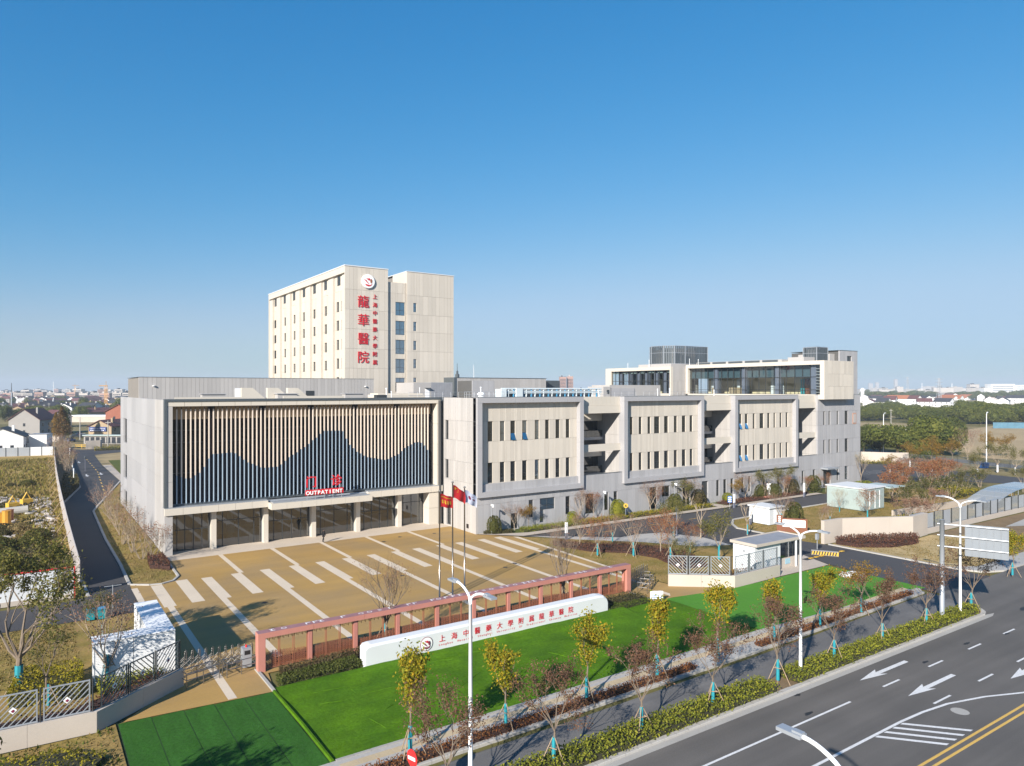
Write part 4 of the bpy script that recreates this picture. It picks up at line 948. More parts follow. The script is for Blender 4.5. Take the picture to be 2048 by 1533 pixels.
for i, (yb, ya) in enumerate(((198.1,195.2),(191.4,188.4),(182.9,180.0),(175.4,172.5),(167.65,164.7),(160.1,157.2),(152.6,149.7),(144.3,143.03))):
    b = MB(); b.box(55.2,ya,0,55.768,yb,44.0); b.build('pilaster', M['tower'], tw)
b = MB(); b.box(55.205,198.6,0,55.6,199.0,44.4); b.build('end_fin', M['tower'], tw)
for yc in (194.2,186.2,178.4,170.8,163.2,155.8,147.6):
    b = MB(); b.box(55.75,yc-.9,42.2,55.766,yc+.9,44.2); b.build('top_opening', M['mullion'], tw)
wz = [(36.15,39.06),(31.9,34.95),(27.7,30.8),(23.6,26.65),(19.5,22.5)]
RW = [(66.9,69.15,a,c) for a,c in wz]
facade('recess_panels', 'Y', 143.15, 64.96, 69.4, 0, 43.3, RW, TJ, [1.2], .3, M['tower'], tw, seed=83)
for r in RW: window('Y', 143.32, *r, tw, pane='pane_blue')
BW = [(71.0,71.75,z-2.0,z) for z in (39.06,34.9,30.7,26.65)]+[(71.0,71.75,21.6,22.55)]
facade('block_panels', 'Y', 142.7, 69.42, 81.2, 0, 45.85, BW, [24.0,28.4,32.6,36.5,40.7], [1.25,.85,1.0], .3, M['tower'], tw, gap=.03, seed=84)
for r in BW: window('Y', 142.88, *r, tw, pane='pane_blue', transom=.5 if r[3]-r[2] > 1.5 else 0)
facade('block_side', 'X', 69.4, 143.0, 150, 43.32, 45.85, [], [], [1.9], .24, M['tower'], tw, seed=85)
b = MB(); b.box(55.1,142.6,45.802,65.0,199.1,46.0); b.build('coping', M['white_wall'], tw)
b = MB(); b.box(69.35,142.6,45.852,81.3,190,46.0); b.build('coping', M['white_wall'], tw)
re_origin(tw)
def emblem(parent, x, y, z, r, thick=.25, ring='white', ink='red'):
    """round plate: ring edge, a swirl figure with a bright dot and a curved scroll"""
    b = MB(); b.lathe([(0,thick),(r*.93,thick),(r,thick*.7),(r,0)], 28); o = b.build('plate', M['white'], parent, loc=(x,y,z)); o.rotation_euler = (PI/2,0,0)
    def blob(pts, m, nm):
        pts = [(px*1.2,py*1.2) for px,py in pts]
        q = MB(); n = len(pts); q.face([(px*r,py*r,thick+.012) for px,py in pts]); q.face([(px*r,py*r,thick+.05) for px,py in pts])
        for i in range(n):
            (ax,ay),(bx_,by) = pts[i],pts[(i+1)%n]; q.face([(ax*r,ay*r,thick+.012),(bx_*r,by*r,thick+.012),(bx_*r,by*r,thick+.05),(ax*r,ay*r,thick+.05)])
        o2 = q.build(nm, M[m], parent, loc=(x,y,z)); o2.rotation_euler = (PI/2,0,0)
    blob([(-.62,.22),(-.30,.16),(-.22,.06),(.0,-.2),(.12,-.28),(.0,-.28),(-.25,-.08),(-.4,.08)], ink, 'emblem_stroke')
    blob([(-.22,.42),(-.08,.30),(-.14,.22),(-.26,.34)], ink, 'emblem_stroke')
    blob([(-.42,-.3),(-.1,-.36),(.2,-.42),(.48,-.22),(.3,-.5),(.0,-.58),(-.3,-.5)], ink, 'emblem_stroke')
    c = [(.34+.13*math.cos(t),.06+.26*math.sin(t)) for t in [2*PI*k/14 for k in range(14)]]; blob(c, 'rust' if ink == 'red' else ink, 'emblem_bulb')
    c = [(.06+.14*math.cos(t),.26+.14*math.sin(t)) for t in [2*PI*k/10 for k in range(10)]]; blob(c, 'red', 'emblem_dot')
t = thing('tower_emblem', 'round white plate with a red figure emblem high on the tower face', 'emblem', (60.3,142.65,42.85)); emblem(t, 0,0,0, 1.5, .3)
t = thing('tower_main_letters', 'four large red Chinese characters in a column on the tower face', 'sign', (59.25,142.6,32)); letters('龍華醫院', t, 0, 5.55, 0, 2.7, 1, .004, 'red', .10, vertical=3.92)
t = thing('tower_small_letters', 'nine small red Chinese characters in a column right of the large ones on the tower', 'sign', (61.85,142.6,32)); letters('上海中醫藥大學附属', t, 0, 7.35, 0, 1.1, 1, .0, 'red', .08, vertical=1.75)
# ------------------------------------------------------------------ pink portal fence
pf = thing('portal_fence', 'long salmon pink portal frame fence with patterned lattice panels between plaza and name wall', 'fence', (13.6,51.6,0))
PL = 35.8
b = MB(); n = 9
for i in range(n):
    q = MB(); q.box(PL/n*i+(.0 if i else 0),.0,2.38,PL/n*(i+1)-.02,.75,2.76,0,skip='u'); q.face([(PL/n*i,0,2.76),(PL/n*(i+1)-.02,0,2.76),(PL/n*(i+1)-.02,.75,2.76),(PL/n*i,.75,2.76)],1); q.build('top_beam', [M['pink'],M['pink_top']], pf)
for x0, x1 in ((0,.5),(PL-.52,PL-.02)):
    q = MB(); q.box(x0,.0,0,x1,.75,2.378); q.build('end_post', M['pink'], pf)
posts = [.25]+[.25+3.53*i for i in range(1,10)]+[PL-.27]
for x in posts[1:-1]:
    q = MB(); q.box(x-.15,.2,0,x+.15,.5,2.378); q.build('post', M['pink'], pf)
def wave(x): return 1.12+.13*math.sin(x*.52+.4)+.09*math.sin(x*1.3)
for i in range(len(posts)-1):
    xa, xb = posts[i]+(.27 if i == 0 else .16), posts[i+1]-(.27 if i == len(posts)-2 else .16)
    for k in range(3):
        p0, p1 = xa+(xb-xa)*k/3+.03, xa+(xb-xa)*(k+1)/3-.03
        q = MB(); y0, y1 = .32, .36
        q.box(p0,y0-.01,.1,p0+.04,y1+.01,2.36); q.box(p1-.04,y0-.01,.1,p1,y1+.01,2.36); q.box(p0+.041,y0-.01,.1,p1-.041,y1+.01,.15); q.box(p0+.041,y0-.01,2.3,p1-.041,y1+.01,2.36)
        # dense diagonal lattice below the wave line, a fringe of short bars under the beam
        w = p1-p0-.08; st = .14
        j = -8
        while p0+j*st < p1:
            for sgn in (1,-1):
                xs_, zs_ = p0+.04+j*st, .15
                pts = []
                for t in range(0, 14):
                    xx = xs_+t*.09 if sgn > 0 else (p1-.04-j*st)-t*.09
                    zz = .15+t*.09
                    if p0+.03 < xx < p1-.03 and zz < wave(xx): pts.append((xx,zz))
                if len(pts) > 1:
                    a_, c_ = pts[0], pts[-1]
                    q.face([(a_[0]-.022,y0+.015*sgn+.02,a_[1]),(a_[0]+.022,y0+.015*sgn+.02,a_[1]),(c_[0]+.022,y0+.015*sgn+.02,c_[1]),(c_[0]-.022,y0+.015*sgn+.02,c_[1])])
            j += 1
        m_ = max(2,int(w/.11))
        for j in range(m_):
            xx = p0+.06+w*j/m_
            q.box(xx,y0+.01,2.3-.13-.06*((j*7)%3),xx+.045,y1-.01,2.299)
            if j % 2 == 0: q.box(xx,y0+.012,.16,xx+.03,y1-.012,wave(xx))
        q.build('lattice_panel', M['rust'], pf)
q = MB(); rr = random.Random(5)
def ring(q, x, y, r, z=2.765, n=12):
    for i in range(n):
        a, c = 2*PI*i/n, 2*PI*(i+1)/n; q.face([(x+r*math.cos(a),y+r*.9*math.sin(a),z),(x+r*math.cos(c),y+r*.9*math.sin(c),z),(x+r*.72*math.cos(c),y+r*.65*math.sin(c),z),(x+r*.72*math.cos(a),y+r*.65*math.sin(a),z)])
def bar(q, x, y, l, w, z=2.765): q.face([(x,y,z),(x+l,y,z),(x+l,y+w,z),(x,y+w,z)])
x = 1.0
while x < PL-1:
    k = rr.randrange(4)
    if k == 0: ring(q,x,.38,.2)
    elif k == 1: bar(q,x,.2,.09,.4); bar(q,x+.09,.51,.3,.09)
    elif k == 2: bar(q,x-.1,.22,.35,.08); bar(q,x,.301,.09,.25); bar(q,x-.1,.552,.35,.06)
    else: bar(q,x,.25,.28,.07); bar(q,x,.45,.28,.07)
    x += rr.choice([.55,.7,.9,1.6])
q.build('top_marks', M['white'], pf)

# ------------------------------------------------------------------ white name wall
nw = thing('name_wall', 'long low white wall with red hospital lettering and a round emblem standing in the turf', 'sign wall', (20.1,48.0,0))
b = MB(); prof = [(0,0),(0,1.52),(.14,1.68),(.75,1.72),(1.0,1.65),(1.0,0)]
L = 23.05; n = len(prof); st = [(0,.86),(.16,.97),(.45,1.0),(L-1.0,1.0),(L-.45,.95),(L-.12,.8),(L,.6)]
P = []
for x, s in st: P.append([(x, y if s == 1 else .5+(y-.5)*(.9+.1*s), z*s) for y, z in prof])
for i in range(len(P)-1):
    for j in range(n-1): b.face([P[i][j],P[i+1][j],P[i+1][j+1],P[i][j+1]][::-1])
b.face(P[0]); b.face(P[-1][::-1]); b.build('wall', M['white_wall'], nw)
letters('上海中醫藥大學附属龍華醫院', nw, 6.2, .82, -.02, .56, 1.0475, .0, 'red', .02)
s_ = 'Longhua  Hospital  Shanghai  University  Of  Traditional  Chinese  Medicine'
letters(s_, nw, 5.98, .5, -.012, .22, .1815, .0, 'red', .012)
e = thing('name_wall_emblem', 'round white emblem with maroon swirl figure on the left part of the name wall', 'emblem', (24.95,47.98,.88)); emblem(e, 0,0,0,.52,.03,ink='maroon')
b = MB()
for i in range(28):
    a, c = 2*PI*i/28, 2*PI*(i+1)/28; b.face([(.53*math.cos(a),-.02,.53*math.sin(a)),(.53*math.cos(c),-.02,.53*math.sin(c)),(.49*math.cos(c),-.035,.49*math.sin(c)),(.49*math.cos(a),-.035,.49*math.sin(a))])
b.build('emblem_ring', M['maroon'], e)

# ------------------------------------------------------------------ gates of stainless steel
def steel_gate(x0, y0, x1, y1, lab, n=12):
    t = thing('folding_gate', lab, 'gate', (x0,y0,0)); d = Vector((x1-x0,y1-y0,0)); u = d.normalized(); s = Vector((-u.y,u.x,0))*.22
    for i in range(n+1):
        p = d*i/n
        for k in (-1,1):
            q = p+s*k; b = MB(); b.tube([(q.x,q.y,.05),(q.x,q.y,1.45),(q.x+u.x*.06,q.y+u.y*.06,1.62),(q.x+u.x*.12,q.y+u.y*.12,1.45),(q.x+u.x*.12,q.y+u.y*.12,.9)], .024, 6); b.build('upright', M['steel'], t)
    for i in range(n):
        p, q = d*i/n, d*(i+1)/n
        b = MB()
        for k in (-1,1):
            o = s*k
            for za, zb in ((.3,.75),(.75,.3),(.7,1.15),(1.15,.7)): b.tube([(p.x+o.x,p.y+o.y,za),(q.x+o.x,q.y+o.y,zb)], .017, 4)
        b.build('scissor_bars', M['steel'], t)
    return t
steel_gate(8.9,54.6,13.6,53.6,'folding stainless steel gate left of the salmon fence',11)
steel_gate(49.6,52.6,53.9,54.2,'folding stainless steel gate right of the salmon fence',11)
def gate_motor(x, y, lab):
    t = thing('gate_motor', lab, 'gate motor', (x,y,0)); b = MB(); b.box(-.3,-.35,.1,.3,.35,1.45); b.build('housing', M['galv'], t); b = MB(); b.box(-.2,-.36,1.0,.2,-.351,1.3); b.build('display', M['black'], t)
    b = MB(); b.lathe([(.07,0),(.07,.12),(0,.2)], 8, (0,0,1.45)); b.build('beacon', M['red_sign'], t)
gate_motor(13.2,53.3,'grey gate motor cabinet beside the left salmon post')
def queue_rail(x, y, rz, lab, L=3.0):
    t = thing('queue_rail', lab, 'rail', (x,y,0.012), rz, 'steel queue rails at the gates')
    for dx in (0,L/2,L):
        for dy in (0,.9): b = MB(); b.tube([(dx,dy,0),(dx,dy,1.0)], .035, 6); b.build('post', M['steel'], t)
    for z in (1.0,.55):
        b = MB(); b.tube([(0,0,z),(L,0,z),(L,.9,z),(0,.9,z),(0,0,z)], .032, 6); b.build('rail', M['steel'], t)
queue_rail(8.95,51.6,.28,'left bright steel queue rail in front of the left gate',2.3); queue_rail(11.6,52.0,.12,'right bright steel queue rail close to the salmon post',2.0)
queue_rail(50.3,50.3,.6,'outer steel queue rail in front of the right gate',3.4); queue_rail(51.6,51.3,.75,'inner steel queue rail by the right low wall',3.0)
queue_rail(68.4,49.2,.5,'steel pedestrian rail under the gatehouse roof',2.6)

# ------------------------------------------------------------------ low walls with diagonal bar fences
def bar_fence(pts, panels, z0, z1, m, lab, name='bar_fence', emb=True, dirs=None):
    t = thing(name, lab, 'fence', (*pts[0],0)); org = Vector((*pts[0],0)); pi_ = 0
    for k in range(len(pts)-1):
        p, q = Vector((*pts[k],0))-org, Vector((*pts[k+1],0))-org; d = q-p; n = panels[k]
        for i in range(n):
            a, c = p+d*(i+.03)/n, p+d*(i+.90)/n; w = (c-a).length; u = (c-a)/w; dr = (dirs[pi_ % len(dirs)] if dirs else 1); pi_ += 1
            fb = MB(); A = lambda s, z: (a.x+u.x*s, a.y+u.y*s, z)
            for s in (0,w): fb.obox(A(s,z0),A(s,z1),.07,.07)
            for z in (z0+.04,z1-.04): fb.obox(A(.035,z),A(w-.035,z),.06,.07)
            pn = fb.build('fence_panel', m, t)
            h = z1-z0-.12; s = -h
            while s < w:
                # bar rising at 45 degrees, clipped to the panel
                s0, za = max(s,.04), z0+.06+max(0,-s); s1 = min(s+h, w-.04); zb = za+(s1-s0)
                if s1-s0 > .12:
                    bb = MB()
                    if dr > 0: bb.obox(A(s0,za),A(s1,zb),.03,.05)
                    else: bb.obox(A(w-s0,za),A(w-s1,zb),.03,.05)
                    bb.build('diagonal_bar', m, pn)
                s += .33
            if emb:
                c_ = a+u*w*.5; r = .2; e_ = MB(); nn = Vector((-u.y,u.x,0))*-.05
                for (px,pz),(qx,qz) in zip([(-r,0),(0,r),(r,0),(0,-r)],[(0,r),(r,0),(0,-r),(-r,0)]):
                    pass
                e_.face([(c_.x+nn.x+u.x*x_, c_.y+nn.y+u.y*x_, (z0+z1)/2+z_) for x_,z_ in ((-r,-.0),(0,-r),(r,0),(0,r))]); e_.build('fence_badge', M['white'], pn)
                e2 = MB(); e2.face([(c_.x+nn.x*1.3+u.x*x_, c_.y+nn.y*1.3+u.y*x_, (z0+z1)/2-.02+z_) for x_,z_ in ((-.1,0),(0,-.1),(.1,0),(.02,.09))]); e2.build('badge_mark', M['maroon'], pn)
            if i < n-0:
                pp = p+d*(i+.965)/n; po = MB(); po.tube([(pp.x,pp.y,z0-.1),(pp.x,pp.y,z1+.05)], .045, 6); po.build('post', M['mullion'], t)
    return t
def wall_run(name, lab, pts, h, th, m, cat='wall'):
    t = thing(name, lab, cat, (*pts[0],0)); o = Vector((*pts[0],0))
    for k in range(len(pts)-1):
        p, q = Vector((*pts[k],0))-o, Vector((*pts[k+1],0))-o; u = (q-p).normalized(); L = (q-p).length; n = max(1,round(L/3.2))
        nn = Vector((-u.y,u.x,0))*th
        for i in range(n):
            a, c = p+u*(L*i/n), p+u*(L*(i+1)/n)-u*.012; b = MB(); b.prism([(a.x,a.y),(c.x,c.y),(c.x+nn.x,c.y+nn.y),(a.x+nn.x,a.y+nn.y)],0,h+R.uniform(-.003,.003)); b.build('wall_segment', M[m], t)
    return t
wall_run('boundary_wall', 'low cream boundary wall under the bar fence left of the left gate', [(-20,48.9),(3.5,48.05),(8.9,52.3)], 1.2, .35, 'offwhite')
bar_fence([(-19.6,49.1),(3.4,48.25)], [9], 1.24, 3.1, M['galv'], 'pale grey diagonal bar fence on the left low wall facing the road', dirs=[-1,-1,-1,-1,-1,1,1,1,1])
bar_fence([(3.7,48.45),(8.7,52.4)], [3], 1.24, 3.1, M['dark_metal'], 'dark grey diagonal bar fence turning in towards the left gate', dirs=[1,-1,1])
wall_run('boundary_wall', 'low cream boundary wall under the bar fence right of the right gate', [(54.0,51.0),(59.1,46.8),(66.8,47.0)], 1.2, .35, 'offwhite')
bar_fence([(54.1,51.15),(59.0,47.1)], [3], 1.24, 3.1, M['galv'], 'pale grey diagonal bar fence on the right low wall by the gate', dirs=[-1,1,-1])
bar_fence([(59.3,47.0),(66.6,47.2)], [3], 1.24, 3.1, M['galv'], 'grey diagonal bar fence in front of the gatehouse', dirs=[1,-1,1])
wall_run('entrance_wall', 'tall cream entrance wall folded in three beside the vehicle entry', [(85.3,53.5),(88.9,53.2),(98.1,48.7),(102.6,49.0)], 3.0, .5, 'offwhite')
wall_run('fence_plinth', 'long low cream plinth under the grey panel fence on the right', [(102.9,49.2),(190,49.6)], .75, .35, 'offwhite')
t = thing('panel_fence', 'grey perforated panel fence with alternating open panels on the right plinth', 'fence', (102.8,49.4,.75))
for i in range(26):
    b = MB(); b.box(2.5*i,-.06,0,2.5*i+.1,.06,2.15); b.build('post', M['mullion'], t)
    if i % 2 == 0:
        fb = MB(); x = 2.5*i+.12; 
        for q in range(20): fb.box(x+.11*q,.0,.08,x+.11*q+.075,.03,2.05)
        fb.build('fence_panel', M['galv'], t)
    else:
        fb = MB(); x = 2.5*i+.12
        for q in range(12): fb.obox((x+.2*q,.02,.08),(x+.2*q,.02,2.05),.03,.03)
        fb.box(x,-.01,2.05,x+2.2,.05,2.1); fb.build('open_panel', M['galv'], t)
b = MB(); b.box(-4,.1,.6,-.4,.15,2.3); b.build('end_panel', M['galv'], t)
wall_run('rear_wall', 'cream boundary wall behind the car park at the far right', [(180,118),(188.1,107.5),(192.6,100.6),(196,98.5)], 3.0, .4, 'offwhite')
bar_fence([(196,98.3),(205,60)], [14], .6, 2.6, M['dark_metal'], 'dark thin bar fence along the far right boundary road', emb=False)

# ------------------------------------------------------------------ cabins, gatehouse
t = thing('louvre_enclosure', 'white louvred L shaped plant enclosure behind the left fence', 'cabin', (3.8,55.4,0))
b = MB(); b.box(.1,.1,0,4.9,1.5,2.9); b.box(3.5,1.5,0,4.9,8.5,2.9); b.build('body', M['white_wall'], t)
for i in range(24):
    b = MB(); z = .12+.115*i
    b.box(.02,.0,z,2.4,.09,z+.102); b.box(2.44,.0,z,4.98,.09,z+.102); b.build('louvre_slat', M['white'], t)
for i in range(24):
    b = MB(); z = .12+.115*i; b.box(3.41,1.6,z,3.49,8.4,z+.102); b.build('louvre_slat', M['white'], t)
b = MB(); b.box(-.05,-.05,2.902,5.05,1.55,2.98); b.box(3.4,1.552,2.902,5.05,8.6,2.98); b.build('roof', M['white'], t)
b = MB(); b.box(-.03,-.03,0,.08,.09,2.9); b.box(4.99,-.03,0,5.05,.09,2.9); b.build('corner_post', M['white'], t)
def louvre_cabin(name, lab, x, y, rz, w, d, h, m, sl=True):
    t = thing(name, lab, 'cabin', (x,y,0), rz)
    b = MB(); b.box(.06,.06,.1,w-.06,d-.06,h); b.build('body', M[m], t)
    b = MB(); b.box(-.15,-.15,h+.002,w+.3,d+.15,h+.18); b.build('roof', M['white_wall'], t)
    if sl:
        n = int((h-.3)/.16)
        for i in range(n):
            b = MB(); z = .2+.16*i; b.box(.1,-.02,z,w-.1,.055,z+.12); b.build('louvre_slat', M[m], t)
        for i in range(n):
            b = MB(); z = .2+.16*i; b.box(-.02,.1,z,.055,d-.1,z+.12); b.build('louvre_slat', M[m], t)
    return t
t = louvre_cabin('louvre_cabin', 'pale teal louvred cabin with a white flat roof on the right lawn', 113.2,64.0,0,6.2,6.6,3.6,'teal_panel')
b = MB(); b.box(6.5,-1.0,3.4,11,4,3.55); b.build('side_canopy', M['teal_panel'], t)
for x in (1.6,3.2,4.6): b = MB(); b.box(x,-.08,.3,x+.12,-.03,3.2); b.build('white_mullion', M['white'], t)
t = louvre_cabin('switch_cabin', 'plain white box cabin on the island lawn behind the map board', 90.1,65.2,0,3.1,3.6,2.5,'white_wall', False)
b = MB(); b.box(1.2,-.02,.3,2.0,.05,2.2); b.build('door', M['white'], t)
gh = thing('gatehouse', 'small white gatehouse with a flat grey roof and glazed right half beside the vehicle entry', 'gatehouse', (65.0,48.8,0))
b = MB(); b.box(.1,.15,0,4.6,3.0,3.0); b.build('walls', M['white_wall'], gh)
b = MB(); b.box(4.62,.25,0,8.3,2.9,1.05); b.build('counter_wall', M['offwhite'], gh)
b = MB(); b.box(4.62,.3,2.75,8.3,2.9,3.0); b.build('lintel', M['white_wall'], gh)
for x in (4.7,5.9,7.1,8.2):
    b = MB(); b.box(x-.04,.3,1.052,x+.04,.38,2.75); b.build('window_frame', M['mullion'], gh)
for xa, xb in ((4.75,5.85),(5.95,7.05),(7.15,8.15)):
    b = MB(); b.face([(xa,.34,1.06),(xb,.34,1.06),(xb,.34,2.74),(xa,.34,2.74)]); b.build('pane', M['lobby_glass'], gh)
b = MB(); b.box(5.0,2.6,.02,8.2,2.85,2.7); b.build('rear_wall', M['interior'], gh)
b = MB(); b.box(-.1,-.25,3.002,8.7,3.3,3.05); b.box(-.1,-.25,3.05,8.7,-.1,3.3); b.box(-.1,3.15,3.05,8.7,3.3,3.3); b.box(-.1,-.1,3.05,.05,3.15,3.3); b.box(8.55,-.1,3.05,8.7,3.15,3.3); b.build('roof_edge', M['offwhite'], gh)
b = MB(); b.box(.051,-.099,3.06,8.549,3.149,3.2); b.build('roof', M['roof_grey'], gh)
b = MB(); b.box(7.0,-.2,0,7.15,-.05,3.0); b.build('column', M['white'], gh)
b = MB(); b.box(.07,1.4,2.2,.099,1.7,2.4); b.build('wall_camera', M['galv'], gh)
b = MB(); b.box(5.6,.22,.35,6.5,.248,.95); b.build('wall_notice', mat('pale_blue_notice',(0.35,0.55,0.66),0.5,0.1,3), gh)
t = thing('barrier_block', 'concrete barrier island with yellow and black stripes on the entry road', 'barrier', (78.9,51.2,.01), -1.0)
b = MB(); b.box(0,-.25,0,3.0,.25,.5); b.build('block', M['concrete'], t); b = MB(); b.box(.02,-.254,.03,2.98,-.2505,.47); b.build('black_band', M['black'], t)
for i in range(10):
    b = MB(); b.face([(.05+.3*i,-.256,.05),(.2+.3*i,-.256,.05),(.3+.3*i,-.256,.45),(.15+.3*i,-.256,.45)]); b.build('stripe', M['yellow'], t)
b = MB(); b.box(2.9,-.26,.02,3.01,.26,.48); b.build('stripe_end', M['yellow'], t)
t = thing('barrier_camera', 'small camera post standing on the striped barrier block', 'camera post', (79.8,51.0,.5)); b = MB(); b.tube([(0,0,0),(0,0,1.2)], .05, 6); b.build('post', M['galv'], t); b = MB(); b.box(-.2,-.15,1.2,.2,.15,1.9); b.build('screen', M['galv'], t)
t = thing('map_board', 'brown framed site map board with a white map on the island lawn', 'map board', (87.6,62.2,0), -.95)
b = MB(); b.box(0,-.12,0,4.0,.12,.7); b.box(.0,-.12,.7,.75,.12,2.3); b.box(3.75,-.12,.7,4.0,.12,1.75); b.box(.75,-.12,1.75,4.0,.12,1.95); b.build('frame', M['brown_board'], t)
b = MB(); b.box(.76,-.06,.72,3.74,.06,1.74); b.build('map_panel', M['white'], t)
b = MB()
for i in range(9): x = .95+.3*i; z = .85+.2*((i*5)%4); b.face([(x,-.064,z),(x+.34,-.064,z+.06),(x+.28,-.064,z+.2),(x+.02,-.064,z+.17)])
b.build('map_print', mat('map_print_blue',(0.30,0.46,0.58),0.6,0.1), t)
b = MB()
for i in range(4): b.box(.2,-.14,2.0-.28*i,.5,-.121,2.18-.28*i)
b.build('board_letters', M['white'], t)
M['canopy_sheet'] = glass_mat('canopy_sheet', (0.72,0.76,0.78), refl=0.0, opacity=0.55, opaque_col=(0.40,0.42,0.43))
t = thing('ramp_canopy', 'glazed sloping canopy over the underground ramp behind the panel fence', 'canopy', (128,50.5,0))
for i in range(8):
    x = 2.6*i; h = 1.2+2.2*math.sin(min(1,(i+1)/5)*PI/2); b = MB(); b.tube([(x,0,0),(x,0,h),(x,4.5,h),(x,4.5,0)], .07, 4); b.build('canopy_frame', M['galv'], t)
    if i < 7:
        h2 = 1.2+2.2*math.sin(min(1,(i+2)/5)*PI/2); b = MB(); b.face([(x+.1,0,h+.05),(x+2.5,0,h2+.05),(x+2.5,4.5,h2+.05),(x+.1,4.5,h+.05)]); b.build('canopy_pane', M['canopy_sheet'], t)
wall_run('ramp_wall', 'low tan wall of the underground ramp among the shrubs', [(112,58.6),(140,57.0)], 1.1, .3, 'walk')

# hoarding of the building site and white end fence
t = thing('site_hoarding', 'long pale hoarding along the building site left of the side road', 'hoarding', (4.62,84,0))
n = 80
for i in range(n):
    ya, yb = 204*i/n, 204*(i+1)/n; f = lambda y: .0+ (y/204.0)*3.9*(.25+.75*y/204)
    b = MB(); b.obox((f(ya),ya+.02,1.4),(f(yb),yb-.02,1.4),.06,2.8); b.build('hoarding_sheet', mat('hoarding_sheet_paint',(0.50,0.46,0.45),0.5,0.06,0.4) if i == 0 else bpy.data.materials['hoarding_sheet_paint'], t)
    if i % 4 == 0:
        b = MB(); b.tube([(f(ya)-.05,ya,2.4),(f(ya)-1.6,ya,0)], .04, 4); b.build('brace', M['stake'], t)
t = thing('end_fence', 'white sheet fence with a red top rail behind the big left tree', 'fence', (3.95,80.4,0))
for i in range(14):
    b = MB(); b.box(-3.0*(i+1)+.02,-.05,.45,-3.0*i-.02,.0,2.9); b.build('fence_sheet', M['white_wall'], t)
b = MB(); b.box(-42,-.1,0,.0,.1,.45); b.build('plinth', M['offwhite'], t)
b = MB(); b.box(-42,-.1,2.9,.1,.06,3.02); b.box(.0,-.1,0,.1,.06,2.9); b.build('red_rail', M['red_sign'], t)

# ------------------------------------------------------------------ lamps, poles, signs
def street_lamp(x, y, lab, h=10.35, rz=PI/2):
    t = thing('street_lamp', lab, 'street lamp', (x,y,.1), rz, 'white double arm street lamps along the road')
    b = MB(); b.tube([(0,0,0),(0,0,.5),(0,0,h-.9)], [.17,.12,.085], 10); b.build('pole', M['white'], t, smooth=True)
    for s, up, L in ((1,.55,1.25),(-1,.5,1.4)):
        pts = [(0,0,h-.9),(s*.12,0,h-.55)]+[(s*(.12+L*k/6*.9), 0, h-.55+.62*up*math.sin(k/6*PI/2)**.8*1.3) for k in range(1,7)]
        b = MB(); b.tube(pts, [.08]+[.065]*(len(pts)-1), 8); b.build('arm', M['white'], t, smooth=True)
        e = pts[-1]; b = MB()
        b.box(e[0]-(.0 if s > 0 else .75),-.16,e[2]-.05,e[0]+(.75 if s > 0 else 0),.16,e[2]+.05); b.box(e[0]-(0 if s > 0 else .3),-.09,e[2]+.051,e[0]+(.3 if s > 0 else 0),.09,e[2]+.11); b.build('lamp_head', M['galv'], t)
    b = MB(); b.lathe([(.25,0),(.25,.06),(.17,.1)], 10); b.build('base', M['white'], t)
    return t
street_lamp(17.95,29.9,'white double arm street lamp in front of the name wall, leftmost')
street_lamp(44.8,29.9,'white double arm street lamp beside the entrance green, middle of the row')
street_lamp(68.4,29.9,'white double arm street lamp at the junction beside the road sign')
# lamp of the opposite side: only its head reaches into the picture from below
street_lamp(17.5,10.35,'street lamp whose head reaches in at the bottom edge over the road', 10.55)
street_lamp(-8.9,29.9,'white double arm street lamp outside the left picture edge, seen by its shadow')
t = thing('road_sign', 'large grey road sign seen from behind on a single thick pole', 'road sign', (65.75,30.2,.1))
b = MB(); b.tube([(0,0,0),(0,0,8.6)], .19, 12); b.build('pole', M['galv'], t, smooth=True)
b = MB(); b.lathe([(.34,0),(.34,.05)], 10); b.build('base_plate', M['galv'], t)
d = Vector((1.75,-4.4,0)); u = d.normalized()
for z in (8.22,7.25,6.3):
    b = MB(); b.tube([tuple(-u*.35+Vector((0,0,z))), tuple(d+Vector((0,0,z)))], .065, 8); b.build('arm', M['galv'], t)
a0 = d*.36; W = (d-a0).length; fn = Vector((u.y,-u.x,0))*-.12
for i in range(6):
    p, q = a0+u*W*i/6+fn, a0+u*(W*(i+1)/6-.015)+fn; b = MB(); b.obox((p.x,p.y,7.0),(q.x,q.y,7.0),.04,2.7); b.build('sign_panel', mat('sign_back',(0.27,0.30,0.335),0.45,0.05,metal=.3) if i == 0 else bpy.data.materials['sign_back'], t)
for i in range(7):
    p = a0+u*W*i/6+fn*.6; b = MB(); b.obox((p.x,p.y,5.68),(p.x,p.y,8.32),.05,.05); b.build('panel_rib', M['galv'], t)
t = thing('no_entry_sign', 'round red no entry sign with a white bar at the bottom edge of the picture', 'traffic sign', (0,0,0))
x, y = 15.4, 30.6
t.location = (x, y, -.1); t.rotation_euler = (0,-.12,-1.45)
b = MB(); b.tube([(0,0,0),(0,0,2.9)], .04, 6); b.build('post', M['galv'], t)
b = MB(); b.lathe([(0,.0),(.42,0),(.42,.03),(0,.03)], 24); o = b.build('disc', M['red_sign'], t, loc=(0,-.05,2.5)); o.rotation_euler = (PI/2,0,0)
b = MB(); b.box(-.3,-.105,2.42,.3,-.085,2.58); b.build('white_bar', M['white'], t)
